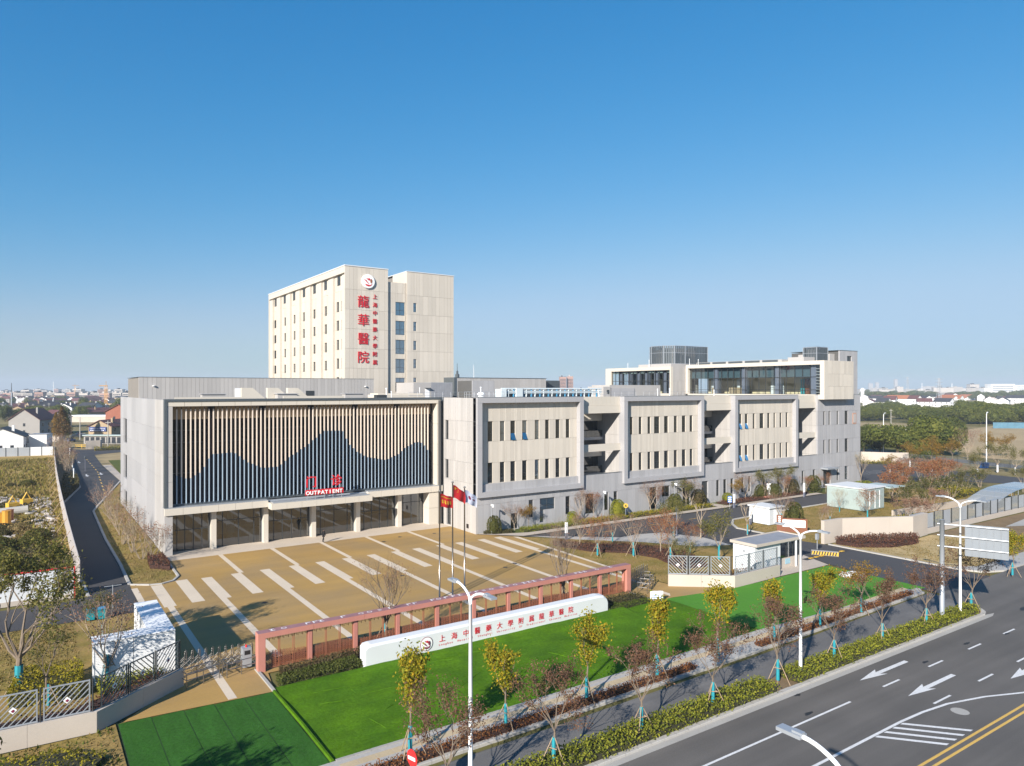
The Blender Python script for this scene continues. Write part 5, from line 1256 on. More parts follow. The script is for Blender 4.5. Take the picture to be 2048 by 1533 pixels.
def small_sign(x, y, lab, shape, m, h=1.9, mark=None):
    t = thing('path_sign', lab, 'sign', (x,y,.02), -.6)
    b = MB(); b.tube([(0,0,0),(0,0,h)], .035, 6); b.build('post', M['galv'], t)
    b = MB()
    if shape == 'round': b.lathe([(0,0),(.36,0),(.36,.03),(0,.03)], 18); o = b.build('plate', M[m], t, loc=(0,-.04,h+.25)); o.rotation_euler = (PI/2,0,0)
    else: b.box(-.35,-.06,h-.25,.35,-.02,h+.85); b.build('plate', M[m], t)
    b = MB()
    if shape == 'round': b.face([(-.2,-.08,h+.1),(.2,-.08,h+.1),(0,-.08,h+.46)]); b.build('mark', M['black'], t)
    else:
        for k in range(3): b.box(-.25,-.07,h-.15+.33*k,.25,-.061,h+.05+.33*k)
        b.build('mark', M['white'], t)
small_sign(77.0,81.6,'round yellow warning sign on a thin post in front of the wing','round','yellow',1.7)
small_sign(97.4,78.2,'blue direction sign with white lines beside the inner road','rect','blue_sign',1.3)
def totem(x, y, lab, h=2.3, w=.35):
    t = thing('path_light', lab, 'bollard light', (x,y,.02), group='white post lights along the inner road')
    b = MB(); b.box(-w/2,-.1,.9,w/2,.1,h); b.build('lamp_body', M['white'], t); b = MB(); b.box(-w/2,-.1,0,w/2,.1,.9); b.build('foot', M['slate_blue'], t)
totem(59.5,74.4,'white post light on the plaza side of the inner road'); totem(98.8,78.4,'white post light beside the blue direction sign'); totem(119.5,79.0,'white post light at the far bend of the inner road',2.6); totem(88.6,67.4,'white post light left of the white box cabin',2.0)
def lantern(x, y, lab, h=3.4):
    t = thing('path_lantern', lab, 'lantern', (x,y,.02)); b = MB(); b.tube([(0,0,0),(0,0,h)], .06, 6); b.build('post', M['slate_blue'], t); b = MB(); b.lathe([(.14,0),(.24,.3),(.24,.5),(.1,.62),(0,.62)], 8, (0,0,h)); b.build('lantern_head', M['dark_metal'], t)
lantern(73.2,67.6,'dark lantern post between the orange trees by the inner road'); lantern(12.3,203,'dark lantern on a post left of the side road',3.0)
def cctv(x, y, lab, h=4.0):
    t = thing('camera_pole', lab, 'camera pole', (x,y,.02)); b = MB(); b.tube([(0,0,0),(0,0,h)], .05, 6); b.build('pole', M['galv'], t)
    b = MB(); b.box(-.1,-.5,h-.05,.1,0,h+.15); b.build('camera', M['white'], t); b = MB(); b.lathe([(0,-.28),(.15,-.2),(.17,0)], 8, (.1,-.3,h-.05)); b.build('dome', M['white'], t)
cctv(53.2,83.0,'camera pole with a white camera at the wing corner'); cctv(73.6,82.9,'camera pole in front of the ground floor window right of the first box',4.2); cctv(89.6,83.2,'camera pole under the second framed box',4.2)
def info_post(x, y, lab):
    t = thing('info_post', lab, 'notice board', (x,y,.02), -.5); b = MB(); b.box(-.4,-.05,.2,.4,.05,2.6); b.build('panel', M['white'], t); b = MB(); b.box(-.5,-.06,0,-.41,.06,2.7); b.build('side_post', M['brown_board'], t)
info_post(113.6,82.4,'white notice board with a brown side post before the third box')
b = MB(); b.box(-.7,-.3,.0,.7,.3,.5); o = b.build('red_planter', M['pink'], None, loc=(112.0,81.6,.02)); tag(o, 'small red planter box below the notice board', 'planter')
t = thing('notice_panel', 'small white three line notice panel at the turf edge by the right gate', 'notice', (49.15,47.9,.02), -.6)
b = MB(); b.box(-.6,-.04,.25,.6,.04,1.0); b.build('panel', M['white'], t); b = MB()
for k in range(3): b.box(-.45,-.05,.36+.22*k,.45-.15*k,-.041,.42+.22*k)
b.build('print', M['blue_sign'], t); b = MB(); b.tube([(-.45,0,0),(-.45,0,.25)],.03,6); b.tube([(.45,0,0),(.45,0,.25)],.03,6); b.build('legs', M['galv'], t)
t = thing('covered_stack', 'low stack wrapped in white sheeting on the turf by the entry road', 'covered stack', (73.2,42.6,.06), -.5)
b = MB()
for i in range(9):
    for j in range(3):
        pass
def lump(b, L, W, H, nx=10, ny=6, seed=0):
    P = [[(L*(i/nx-.5), W*(j/ny-.5), (0 if i in (0,nx) or j in (0,ny) else H*(.8+.35*noise.noise((i*.9,j*.9,seed))))) for j in range(ny+1)] for i in range(nx+1)]
    for i in range(nx):
        for j in range(ny): b.face([P[i][j],P[i+1][j],P[i+1][j+1],P[i][j+1]])
lump(b,2.6,1.3,.45); b.build('sheeting', M['white_wall'], t)
t = thing('parking_post', 'thin white height post on the side road by the louvre enclosure', 'post', (6.7,74.6,.01)); b = MB(); b.tube([(0,0,0),(0,0,2.1)], .035, 6); b.build('post', M['galv'], t); b = MB(); b.box(-.7,-.02,2.0,.7,.02,2.05); b.build('cross_bar', M['galv'], t)
for i, (x, y, l) in enumerate(((4.75,71.6,'left teal waste bin behind the left tree'),(5.55,71.5,'right teal waste bin behind the left tree'))):
    t = thing('waste_bin', l, 'waste bin', (x,y,.01), group='teal waste bins'); b = MB(); b.prism([(-.27,-.3),(.27,-.3),(.3,.3),(-.3,.3)],.1,.92); b.build('body', M['teal_paint'], t); b = MB(); b.box(-.32,-.34,.922,.32,.34,1.0); b.build('lid', M['pipe_blue'], t)
    b = MB(); b.lathe([(.0,-.05),(.1,-.05),(.1,.05),(0,.05)],10); o = b.build('wheel', M['black'], t, loc=(-.3,.4,.1)); o.rotation_euler = (0,PI/2,0)
for i,(x,y,l) in enumerate(((7.5,178,'first white post on the site edge, nearest'),(8.6,206,'second white post on the site edge'),(9.6,240,'third white post on the site edge, farthest'))):
    b = MB(); b.tube([(0,0,0),(0,0,3.2)], .12, 6); o = b.build('marker_post', M['white'], None, loc=(x+1.2,y,0)); tag(o, l, 'post', 'white posts beside the side road')

# ------------------------------------------------------------------ flags
def flag(x, y, h, m, lab, deco, drop):
    t = thing('flagpole', 'tall dark steel flagpole carrying '+lab, 'flagpole', (x,y,.0))
    b = MB(); b.tube([(0,0,0),(0,0,h*.5),(0,0,h)], [.085,.07,.055], 10); b.build('pole', M['pole_bronze'], t, smooth=True)
    b = MB(); b.lathe([(0,0),(.09,.03),(.12,.1),(.08,.18),(0,.22)], 10, (0,0,h)); b.build('finial', M['steel'], t)
    f = thing('flag', lab, 'flag', (x,y,h))
    W, H = 1.85, 1.25
    def S(s, tt):   # s along the fly 0..1, tt down the hoist 0..1
        sx = s*W; a = sx*.62; droop = drop*s**1.25
        wv = .10*math.sin(s*8+tt*1.5)*s
        return Vector((.07+sx*.80+wv*.3, sx*.10+wv*1.0+.08*math.sin(tt*4+s*3)*s, -.18-tt*H*(1-.12*s)-droop+.04*math.sin(s*9)))
    b = MB(); nx, ny = 22, 12
    for i in range(nx):
        for j in range(ny): b.face([tuple(S(i/nx,j/ny)),tuple(S((i+1)/nx,j/ny)),tuple(S((i+1)/nx,(j+1)/ny)),tuple(S(i/nx,(j+1)/ny))][::-1])
    o = b.build('cloth', m, f, smooth=True)
    off = Vector((.0,-.022,0))
    for nm, mm, polys in deco:
        q = MB()
        for poly in polys:
            q.face([tuple(S(a,c)+off) for a,c in poly])
        q.build(nm, M[mm], f)
def star(cx, cy, r, rot=0):
    pts = []
    for k in range(10):
        a = rot-PI/2+k*PI/5; rr_ = r if k % 2 == 0 else r*.4; pts.append((cx+rr_*math.cos(a)/1.48, cy+rr_*math.sin(a)))
    return pts
cloth_red = mat('red_flag_cloth', (0.55,0.012,0.015), 0.75, 0.04); cloth_white = mat('white_flag_cloth', (0.66,0.68,0.82), 0.75, 0.03)
M['flag_yellow'] = mat('flag_yellow', (0.80,0.50,0.03), 0.7, 0.03)
def rect(a,c,w,h): return [(a,c),(a+w,c),(a+w,c+h),(a,c+h)]
txt = [rect(.10+.055*k,.16+.02*(k%2),.035,.07) for k in range(14)]
big = []
for k in range(4):
    a = .12+.2*k; big += [rect(a,.48,.13,.05),rect(a+.045,.42,.04,.30),rect(a,.62,.14,.05),rect(a+.09,.55,.03,.2)]
flag(32.85,60.45,10.15,cloth_red,'a red banner flag with a line of yellow lettering',[('flag_letters','flag_yellow',txt+big)],.48)
flag(34.45,60.75,10.85,cloth_red,'a plain red national flag with yellow stars',[('flag_stars','flag_yellow',[star(.17,.24,.15),star(.33,.10,.05,.4),star(.40,.20,.05,.8),star(.40,.34,.05,0),star(.33,.44,.05,.4)])],.95)
circ = lambda cx,cy,r,n=10: [(cx+r*math.cos(2*PI*k/n)/1.48,cy+r*math.sin(2*PI*k/n)) for k in range(n)]
flag(36.0,61.1,10.2,cloth_white,'a white flag with small maroon emblems',[('flag_emblem','maroon',[circ(.36,.48,.15),rect(.6,.42,.05,.12),circ(.72,.5,.09),rect(.52,.25,.16,.04)])],.85)

# ------------------------------------------------------------------ the person in front of the entrance
pt = thing('person', 'person in dark coat and trousers walking across the entrance apron', 'person', (32.25,90.9,.02), .7)
def skin_body(verts, edges, radii, name, m, parent, lv=2):
    me = bpy.data.meshes.new(name); me.from_pydata(verts, edges, []); o = bpy.data.objects.new(name, me); COL.objects.link(o)
    md = o.modifiers.new('skin','SKIN'); 
    for i, r_ in enumerate(radii): me.skin_vertices[0].data[i].radius = (r_, r_) if not isinstance(r_, tuple) else r_
    me.skin_vertices[0].data[0].use_root = True
    sd = o.modifiers.new('sub','SUBSURF'); sd.levels = sd.render_levels = lv
    dg = bpy.context.evaluated_depsgraph_get(); m2 = bpy.data.meshes.new_from_object(o.evaluated_get(dg))
    bpy.data.objects.remove(o); m2.materials.clear()
    for q in (m if isinstance(m,list) else [m]): m2.materials.append(q)
    for p_ in m2.polygons: p_.use_smooth = True
    return put(name, m2, parent)
V = [(0,0,.93),(0,.01,1.12),(0,.02,1.33),(0,.02,1.44),(0,0,1.52),(0,-.01,1.60),(0,0,1.70),
     (-.10,0,.88),(-.11,-.12,.50),(-.11,-.06,.09),(-.11,-.17,.05),(.10,0,.88),(.11,.10,.50),(.11,.24,.12),(.11,.13,.05),
     (-.19,.02,1.40),(-.25,.08,1.14),(-.24,-.02,.92),(-.24,-.07,.82),(.19,.02,1.40),(.25,-.04,1.14),(.24,-.16,.94),(.24,-.20,.85)]
E_ = [(0,1),(1,2),(2,3),(3,4),(4,5),(5,6),(0,7),(7,8),(8,9),(9,10),(0,11),(11,12),(12,13),(13,14),(2,15),(15,16),(16,17),(17,18),(2,19),(19,20),(20,21),(21,22)]
rad = [(.15,.11),(.14,.10),(.17,.11),(.08,.07),(.055,.055),(.085,.10),(.07,.09),.085,.06,.045,.045,.085,.06,.045,.045,.07,.055,.042,.038,.07,.055,.042,.038]
body = skin_body(V, E_, rad, 'body', [M['black_cloth'],M['skin']], pt)
for p_ in body.data.polygons:
    c = p_.center
    if c.z > 1.50 or (c.z < .87 and abs(c.x) > .2): p_.material_index = 1
b = MB(); b.lathe([(.03,1.44),(.098,1.6),(.105,1.66),(.09,1.72),(.05,1.755),(0,1.765)], 12, (0,.02,0)); b.build('hair', M['hair'], pt, smooth=True)
b = MB(); b.lathe([(.15,.72),(.19,.78),(.175,1.1),(.2,1.35),(.15,1.43)], 14); b.build('coat', M['black_cloth'], pt, smooth=True)
# ------------------------------------------------------------------ trees, shrubs, hedges
def leaf(b, p, s, rr, asp=.55, flat=0.0):
    a = Vector((rr.gauss(0,1),rr.gauss(0,1),rr.gauss(0,1)*(1-flat))).normalized(); c = a.cross(Vector((rr.gauss(0,1),rr.gauss(0,1),rr.gauss(0,1))))
    if c.length < 1e-4: return
    c = c.normalized()*s*asp*.5; a = a*s*.5; p = Vector(p)
    b.face([tuple(p-a),tuple(p+c*1.0-a*.1),tuple(p+a),tuple(p-c-a*.1)])
def grow(b, p, d, L, r, depth, rr, out, spread=.5, up=.15, kids=(2,3), shrink=.68, segs=3, bend=.12):
    pts = [p]; rad = [r]; q = Vector(p); dd = Vector(d).normalized()
    for i in range(segs):
        dd = (dd+Vector((rr.gauss(0,bend),rr.gauss(0,bend),rr.gauss(0,bend)+up*.3))).normalized(); q = q+dd*L/segs; pts.append(q.copy()); rad.append(r*(1-.45*(i+1)/segs))
    b.tube(pts, rad, 5 if r > .05 else (4 if r > .018 else 3), cap=False)
    for k, w in enumerate(pts[1:]): out.append((w, depth, dd.copy()))
    if depth <= 0: return
    for k in range(rr.randint(*kids)):
        ax = Vector((rr.gauss(0,1),rr.gauss(0,1),rr.gauss(0,1))).cross(dd)
        if ax.length < 1e-3: continue
        nd = (dd+ax.normalized()*rr.uniform(.5,1.1)*spread+Vector((0,0,up))).normalized()
        base = pts[-1] if k < 2 else pts[rr.randint(1,len(pts)-1)]
        grow(b, base, nd, L*shrink*rr.uniform(.8,1.15), r*.55, depth-1, rr, out, spread, up, kids, shrink, segs, bend)
def tree_meshes(seed, th=1.9, H=5.8, r=.075, limbs=5, lean=.6, depth=3, leaves=1100, ls=.16, lm=None, bark='bark', spread=.55, up=.2, ld=1, jitter=.22, crown_min=0.0, kids=(2,3), shrink=.68, clump=None, fill=1.0):
    rr = random.Random(seed); b = MB(); out = []
    pts = [Vector((0,0,0))]; q = Vector((0,0,0))
    for i in range(4): q = q+Vector((rr.gauss(0,.03),rr.gauss(0,.03),th/4)); pts.append(q.copy())
    b.tube(pts, [r*1.15,r,r*.95,r*.9,r*.85], 7, cap=False)
    L = (H-th)*.42
    for k in range(limbs):
        a = 2*PI*k/limbs+rr.uniform(-.4,.4); d = Vector((math.cos(a)*lean*rr.uniform(.6,1.2), math.sin(a)*lean*rr.uniform(.6,1.2), 1)).normalized()
        grow(b, pts[-1]-Vector((0,0,rr.uniform(0,.25))), d, L*rr.uniform(.85,1.15), r*.6, depth, rr, out, spread, up, kids, shrink)
    zmax = max(o[0].z for o in out); s = H/zmax
    b.v = [(x*(.6+.4*s) if z > th else x, y*(.6+.4*s) if z > th else y, z if z < th else th+(z-th)*(H-th)/(zmax-th)) for x,y,z in [tuple(v) for v in b.v]]
    tm = b.mesh('trunk', M[bark])
    c = MB()
    tips = [o for o in out if o[1] <= ld]
    if clump: tips = [o for o in tips if noise.noise(o[0]*clump+Vector((seed,0,0))) > -.02]
    for i in range(leaves):
        p, dp, dd = rr.choice(tips)
        p = Vector((p.x*(.6+.4*s), p.y*(.6+.4*s), th+(p.z-th)*(H-th)/(zmax-th)))
        p = p+Vector((rr.gauss(0,jitter),rr.gauss(0,jitter),rr.gauss(0,jitter)))
        if p.z > crown_min: leaf(c, p, ls*rr.uniform(.6,1.3), rr)
    return tm, (c.mesh('crown', lm) if leaves else None)
wr = MB(); wr.tube([(0,0,.15),(0,0,.9),(0,0,1.55)], [.115,.105,.10], 8, cap=False); wrap_me = wr.mesh('trunk_wrap', M['wrap'])
wr = MB(); wr.tube([(0,0,.1),(0,0,1.3)], [.15,.14], 8, cap=False); wrap_white_me = wr.mesh('trunk_wrap', M['wrap_white'])
stake_mes = []
for k in range(3):
    a = 2*PI*k/3+.4; s_ = MB(); s_.tube([(.85*math.cos(a),.85*math.sin(a),0),(.06*math.cos(a),.06*math.sin(a),1.55)], .028, 5); stake_mes.append(s_.mesh('stake', M['stake']))
tie = MB(); tie.tube([(.3,0,1.0),(-.15,.26,1.0),(-.15,-.26,1.0),(.3,0,1.0)], .025, 4); tie_me = tie.mesh('stake_tie', M['stake'])
def tree(name, lab, cat, x, y, meshes, z=0.0, sc=1.0, rz=None, wrap=True, stakes=True, group=None, white=False):
    t = thing(name, lab, cat, (x,y,z), R.uniform(0,6.28) if rz is None else rz, group); t.scale = (sc*R.uniform(.94,1.06),sc*R.uniform(.94,1.06),sc)
    put('trunk', meshes[0], t)
    if meshes[1]: put('crown', meshes[1], t)
    if wrap: put('trunk_wrap', wrap_white_me if white else wrap_me, t)
    if stakes:
        for me in stake_mes: put('stake', me, t)
        put('stake_tie', tie_me, t)
    return t
L_BIG = leaf_mat('olive_tree_leaves', [(.12,.13,.025),(.20,.19,.04),(.28,.24,.06),(.15,.15,.035),(.09,.10,.02)], .4)
V_THIN0 = [tree_meshes(481, th=2.2, H=5.6, r=.07, limbs=5, lean=.45, depth=3, leaves=1800, ls=.2, lm=L_GRN, jitter=.22)]
V_RED = [tree_meshes(100+i, th=1.95, H=5.8, r=.06, limbs=6, lean=.55, depth=3, leaves=2900, ls=.12, lm=L_RED, spread=.6, jitter=.16, bark='bark') for i in range(4)]
V_YEL = [tree_meshes(200+i, th=2.3, H=5.2, r=.06, limbs=4, lean=.42, depth=2, leaves=3000, ls=.17, lm=L_YEL, spread=.5, up=.3, jitter=.22, ld=2, bark='bark', clump=1.5) for i in range(4)]
V_OCH = [tree_meshes(250, th=2.0, H=5.0, r=.06, limbs=5, lean=.6, depth=3, leaves=1900, ls=.16, lm=L_OCH, jitter=.22)]
V_VASE = [tree_meshes(300+i, th=1.4, H=7.4+.9*i, r=.12, limbs=8, lean=.3, depth=4, leaves=900, ls=.10, lm=L_PNK, spread=.34, up=.32, bark='bark', kids=(2,3), shrink=.78) for i in range(2)]
V_BARE = [tree_meshes(330+i, th=1.0, H=4.6, r=.065, limbs=7, lean=.55, depth=3, leaves=1100, ls=.10, lm=L_PNK, spread=.5, up=.2, bark='bark_pale') for i in range(3)]
V_ORG = [tree_meshes(360+i, th=1.3, H=5.0, r=.06, limbs=6, lean=.5, depth=3, leaves=1700, ls=.12, lm=L_ORG, spread=.5, up=.2, jitter=.22, bark='bark_pale') for i in range(3)]
V_GRN = [tree_meshes(390+i, th=1.4, H=5.0, r=.065, limbs=6, lean=.55, depth=3, leaves=2300, ls=.14, lm=L_BIG, spread=.55, up=.2, jitter=.22, bark='bark_pale') for i in range(3)]
V_Y = [tree_meshes(420+i, th=1.9, H=5.0, r=.10, limbs=4, lean=.75, depth=1, leaves=30, ls=.12, lm=L_OCH, spread=.5, bark='bark_pale') for i in range(2)]
V_TALLBARE = [tree_meshes(440+i, th=1.6, H=6.5, r=.07, limbs=8, lean=.38, depth=3, leaves=1100, ls=.10, lm=leaf_mat('pale_bud_leaves',[(.40,.36,.2),(.5,.42,.24)],.3), spread=.42, up=.25, bark='bark_pale') for i in range(2)]
V_BIG = [tree_meshes(460, th=2.4, H=10.0, r=.2, limbs=6, lean=.75, depth=4, leaves=6500, ls=.21, lm=L_BIG, spread=.62, up=.1, jitter=.22, ld=1, bark='bark', clump=.7)]
V_THIN = [tree_meshes(480, th=2.2, H=5.6, r=.07, limbs=4, lean=.55, depth=3, leaves=700, ls=.15, lm=L_GRN, jitter=.22, bark='bark')]

# street trees on the median: sparse red brown crowns, teal wraps and stakes
med = [(16.6,'at the left end beside the no entry sign'),(23.1,'behind the leftmost street lamp, in the hedge'),(29.5,'below the middle of the name wall'),(35.7,'below the right end of the name wall'),(42.3,'next left of the middle street lamp'),(49.0,'next right of the middle street lamp'),(55.6,'third from the right end of the hedge strip'),(62.5,'left of the grey road sign pole'),(70.6,'at the tip of the hedge strip beside the right lamp')]
for i, (x, l) in enumerate(med): tree('street_tree', 'sparse red brown street tree, '+l, 'tree', x, 29.95, V_RED[(i*3)%4], .1, 1.0, None, True, True, 'red brown street trees along the hedge strip')
pvt = [(17.2,1.15,'leftmost, tallest'),(23.4,.93,'second from the left'),(29.6,1.02,'third, in front of the red lettering'),(35.9,1.1,'fourth, below the right end of the name wall'),(42.2,1.08,'fifth, broad green gold crown by the right gate'),(48.9,.96,'sixth, before the low right wall'),(55.1,.95,'seventh, thin crown right of the middle lamp')]
for i, (x, s, l) in enumerate(pvt): tree('street_tree', 'yellow green pavement tree, '+l, 'tree', x, 34.95, V_YEL[(i*3+1)%4], .1, s, None, True, True, 'yellow green street trees on the pavement')
tree('street_tree','ochre leaved street tree on the pavement at the right end of the turf','tree',61.4,34.95,V_OCH[0],.1,.95,None,True,True,'yellow green street trees on the pavement')
x, y = ground_at(771,1283); tree('vase_tree','tall bare vase shaped tree behind the left part of the name wall','tree',x,y,V_VASE[0],0,1.0,.3,group='bare vase trees behind the name wall')
x, y = ground_at(1127,1207); tree('vase_tree','tall bare vase shaped tree behind the right part of the name wall','tree',x,y,V_VASE[1],0,1.0,1.3,group='bare vase trees behind the name wall')
x, y = ground_at(2025,1155); tree('street_tree','yellow green street tree at the far right corner pavement','tree',x,y,V_YEL[2],.1,.95)
# left foreground
tree('verge_tree','tall thin tree left of the picture whose shadow falls on the left turf','tree',-3.8,32.6,V_THIN0[0],0,1.4,None,True,True)
x, y = ground_at(38,1388); tree('broad_tree','large olive green tree with a teal wrapped trunk at the left edge','tree',x,y,V_BIG[0],0,1.0,.6,False,True)
b = MB(); b.tube([(x,y,.2),(x,y,1.1),(x,y,1.9)],[.27,.25,.24],9,cap=False); o = b.build('trunk_wrap',M['wrap'],bpy.data.objects['broad_tree']); o.location = (0,0,0); o.matrix_parent_inverse = bpy.data.objects['broad_tree'].matrix_basis.inverted()
x, y = ground_at(97,1415); tree('slender_tree','slender half green tree behind the left bar fence','tree',x,y,V_THIN[0],0,.95,1.0)
x, y = ground_at(213,1372); tree('bare_tree','small bare tree in front of the white louvred enclosure','tree',x,y,V_BARE[1],0,1.35,2.0)
x, y = ground_at(205,1275); tree('small_tree','young green tree beside the side road left of the enclosure','tree',x,y,V_GRN[1],0,.72,2.0)
# inner lawn and plaza edge
inner = [(1195,1113,V_ORG,1.0,'orange sparse tree with white stakes, nearest the plaza corner'),(1267,1114,V_BARE,1.12,'pinkish bare tree with stakes on the inner lawn'),(1321,1108,V_ORG,1.1,'orange tree on the pale stone walk edge, taller'),(1341,1123,V_ORG,1.05,'orange tree standing in the dark red hedge'),(1380,1111,V_ORG,.8,'small orange tree on the pale stone walk'),(1366,1144,V_GRN,.7,'small green tree just behind the right bar fence'),(1438,1122,V_GRN,1.2,'green and yellow tree left of the gatehouse'),(1347,1075,V_GRN,1.05,'olive green tree beside the dark lantern'),(1401,1077,V_Y,1.0,'pale Y shaped pruned tree left on the inner road edge'),(1495,1071,V_Y,.95,'pale Y shaped pruned tree on the island tip'),(1563,1052,V_BARE,1.15,'bare purple brown tree right of the white box cabin'),(1644,1060,V_BARE,.8,'small bare tree left of the tall cream entrance wall'),(1679,1025,V_TALLBARE,.62,'pale bare tree in front of the teal cabin'),(1225,1085,V_BARE,.8,'small bare tree beside the plaza edge band'),(1160,1092,V_BARE,1.0,'dark pinkish tree at the plaza end of the inner road'),(1735,1040,V_ORG,1.0,'reddish tree in front of the teal cabin corner'),(1660,1048,V_BARE,.7,'grey bare shrub tree on the island lawn')]
for i, (u, v, ms, s, l) in enumerate(inner):
    x, y = ground_at(u, v); tree('ornamental_tree', l, 'tree', x, y, ms[i % len(ms)], 0, s, None, i % 3 != 2, i in (0,1,3), 'ornamental trees around the inner road')
wingt = [(1013,1057,V_BARE,.9,'bare tree left of the wing side door'),(1057,1059,V_OCH,.72,'brown ball headed tree by the first wing window'),(1142,1040,V_BARE,1.15,'bare tree between the first two wing doors'),(1186,1040,V_ORG,.9,'reddish tree by the dark door below the first loggia'),(1274,1020,V_BARE,1.2,'bare tree under the left of the second framed box'),(1302,1022,V_ORG,.85,'purple brown tree beside the camera pole under the second box'),(1353,1012,V_GRN,1.1,'thin green tree under the second framed box'),(1372,1012,V_BARE,1.1,'pale bare tree under the right of the second box'),(1475,1005,V_OCH,.85,'brown crowned small tree before the third box'),(1492,1000,V_BARE,1.15,'pale bare tree before the third box left part'),(1530,998,V_GRN,1.05,'slender green tree before the third box'),(1568,990,V_GRN,1.15,'slender green tree before the third box right part'),(1575,992,V_ORG,.8,'purple brown tree near the third box right end'),(1612,988,V_ORG,.7,'low reddish tree before the last loggia'),(1652,985,V_ORG,.75,'red tree beside the canopied end door'),(1702,966,V_TALLBARE,1.05,'tall pale bare tree before the end wall')]
for i, (u, v, ms, s, l) in enumerate(wingt):
    x, y = ground_at(u, v); tree('facade_tree', l, 'tree', x, min(y,83.3), ms[i % len(ms)], 0, s, None, False, False, 'small trees along the wing')
# round clipped shrubs
def dome(seed, n=1500, r=1.0, h=1.9, s=.13, lm=None, foot=.2):
    rr = random.Random(seed); c = MB()
    for i in range(n):
        t = rr.uniform(0,2*PI); z = rr.random()**.8; rad = r*math.sqrt(max(0,1-(abs(z-.32)/.7)**2.2))*(.86+.16*rr.random())*(1+.12*noise.noise((math.cos(t)*1.5,math.sin(t)*1.5,z*2+seed)))
        leaf(c, (rad*math.cos(t),rad*math.sin(t),foot+z*h), s*rr.uniform(.7,1.4), rr)
    core = MB(); core.lathe([(r*.3,foot),(r*.62,foot+.2*h),(r*.66,foot+.45*h),(r*.42,foot+.75*h),(0,foot+.9*h)], 9)
    k = len(c.v); c.v += core.v; c.f += [tuple(k+i for i in f) for f in core.f]; c.m += core.m
    tr = MB(); tr.tube([(0,0,0),(0,0,foot+.5)], [.07,.05], 6)
    return tr.mesh('stem', M['bark']), c.mesh('crown', lm)
V_DOME = [dome(500,lm=L_GRN),dome(501,lm=L_HDG),dome(502,lm=L_HDK)]
def shrub(lab, x, y, ms, s, sz=1.0, z=0, group='clipped round shrubs along the wing', name='round_shrub'):
    t = thing(name, lab, 'shrub', (x,y,z), R.uniform(0,6), group); t.scale = (s,s,s*sz); put('stem', ms[0], t); put('crown', ms[1], t); return t
rs = [(980,1066,1.05,1.15,'round olive shrub at the wing corner behind the flagpoles',0),(1115,1040,.9,.95,'round shrub below the first framed box',1),(1231,1034,1.2,1.1,'large dome shrub beside the yellow round sign',1),(1332,1016,1.25,1.0,'round shrub below the second framed box',0),(1392,1012,1.3,1.05,'wide dark round shrub at the second side door',2),(1448,1004,.95,.85,'bright green ball shrub right of the paved side entrance',1),(1522,997,1.2,1.0,'round shrub below the third framed box, left',0),(1549,996,1.25,1.0,'round shrub below the third framed box, middle',0),(1584,990,1.35,1.05,'round shrub below the third framed box, right',2),(1627,985,1.5,1.05,'large round shrub before the last loggia',0),(1588,1046,1.35,1.1,'round olive shrub behind the map board',0),(1508,997,.7,.5,'low dark round shrub left of the notice board',2)]
for u, v, s, sz, l, k in rs:
    x, y = ground_at(u, v); shrub(l, x, min(y,83.0), V_DOME[k], s, sz)
# hedges and beds: one body of leaves each
def hedge(name, lab, poly, z0, h, lm, n, s=.13, core=(0.03,0.03,0.012), seed=0, cat='hedge', rough=.25, coremat=None):
    rr = random.Random(seed); t = thing(name, lab, cat, (*poly[0],z0)); b = MB(); ox, oy = poly[0]
    k = len(poly); area = sum(poly[i][0]*poly[(i+1)%k][1]-poly[(i+1)%k][0]*poly[i][1] for i in range(k))/2
    pl = poly if area > 0 else poly[::-1]
    cm = coremat or M['hedge_core']
    cx = sum(p[0] for p in pl)/k; cy = sum(p[1] for p in pl)/k
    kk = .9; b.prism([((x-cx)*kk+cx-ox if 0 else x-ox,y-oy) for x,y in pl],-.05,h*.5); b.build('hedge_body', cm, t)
    xs_ = [p[0] for p in pl]; ys_ = [p[1] for p in pl]; c = MB(); cnt = 0; tries = 0
    def inside(x,y):
        r_ = False
        for i in range(k):
            (xa,ya),(xb,yb) = pl[i],pl[(i+1)%k]
            if (ya > y) != (yb > y) and x < (xb-xa)*(y-ya)/(yb-ya)+xa: r_ = not r_
        return r_
    per = [math.hypot(pl[(i+1)%k][0]-pl[i][0],pl[(i+1)%k][1]-pl[i][1]) for i in range(k)]; P_ = sum(per); fs = P_*h/(P_*h+abs(area))
    while cnt < n and tries < n*6:
        tries += 1
        if rr.random() < fs:
            a = rr.uniform(0,P_); i = 0
            while a > per[i]: a -= per[i]; i += 1
            (xa,ya),(xb,yb) = pl[i],pl[(i+1)%k]; f = a/per[i]; x, y = xa+(xb-xa)*f+rr.gauss(0,.05), ya+(yb-ya)*f+rr.gauss(0,.05+h*.1); zz = rr.uniform(0,h)
        else:
            x, y = rr.uniform(min(xs_),max(xs_)), rr.uniform(min(ys_),max(ys_))
            if not inside(x,y): continue
            zz = h*(.60+rough*noise.noise((x*.9,y*.9,seed))+.55*rr.random())
        leaf(c,(x-ox,y-oy,zz),s*rr.uniform(.7,1.4),rr); cnt += 1
    c.build('foliage', lm, t); return t
L_LWN = leaf_mat('lawn_hedge_leaves', [(.06,.085,.016),(.10,.125,.022),(.14,.15,.03),(.08,.09,.03)], .3)
L_HBK = leaf_mat('brown_olive_hedge_leaves', [(.10,.075,.035),(.16,.11,.05),(.08,.085,.025),(.20,.13,.07)], .3)
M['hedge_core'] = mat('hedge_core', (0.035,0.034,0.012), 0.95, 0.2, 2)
M['hedge_core_red'] = mat('hedge_core_red', (0.05,0.022,0.016), 0.95, 0.2, 2)
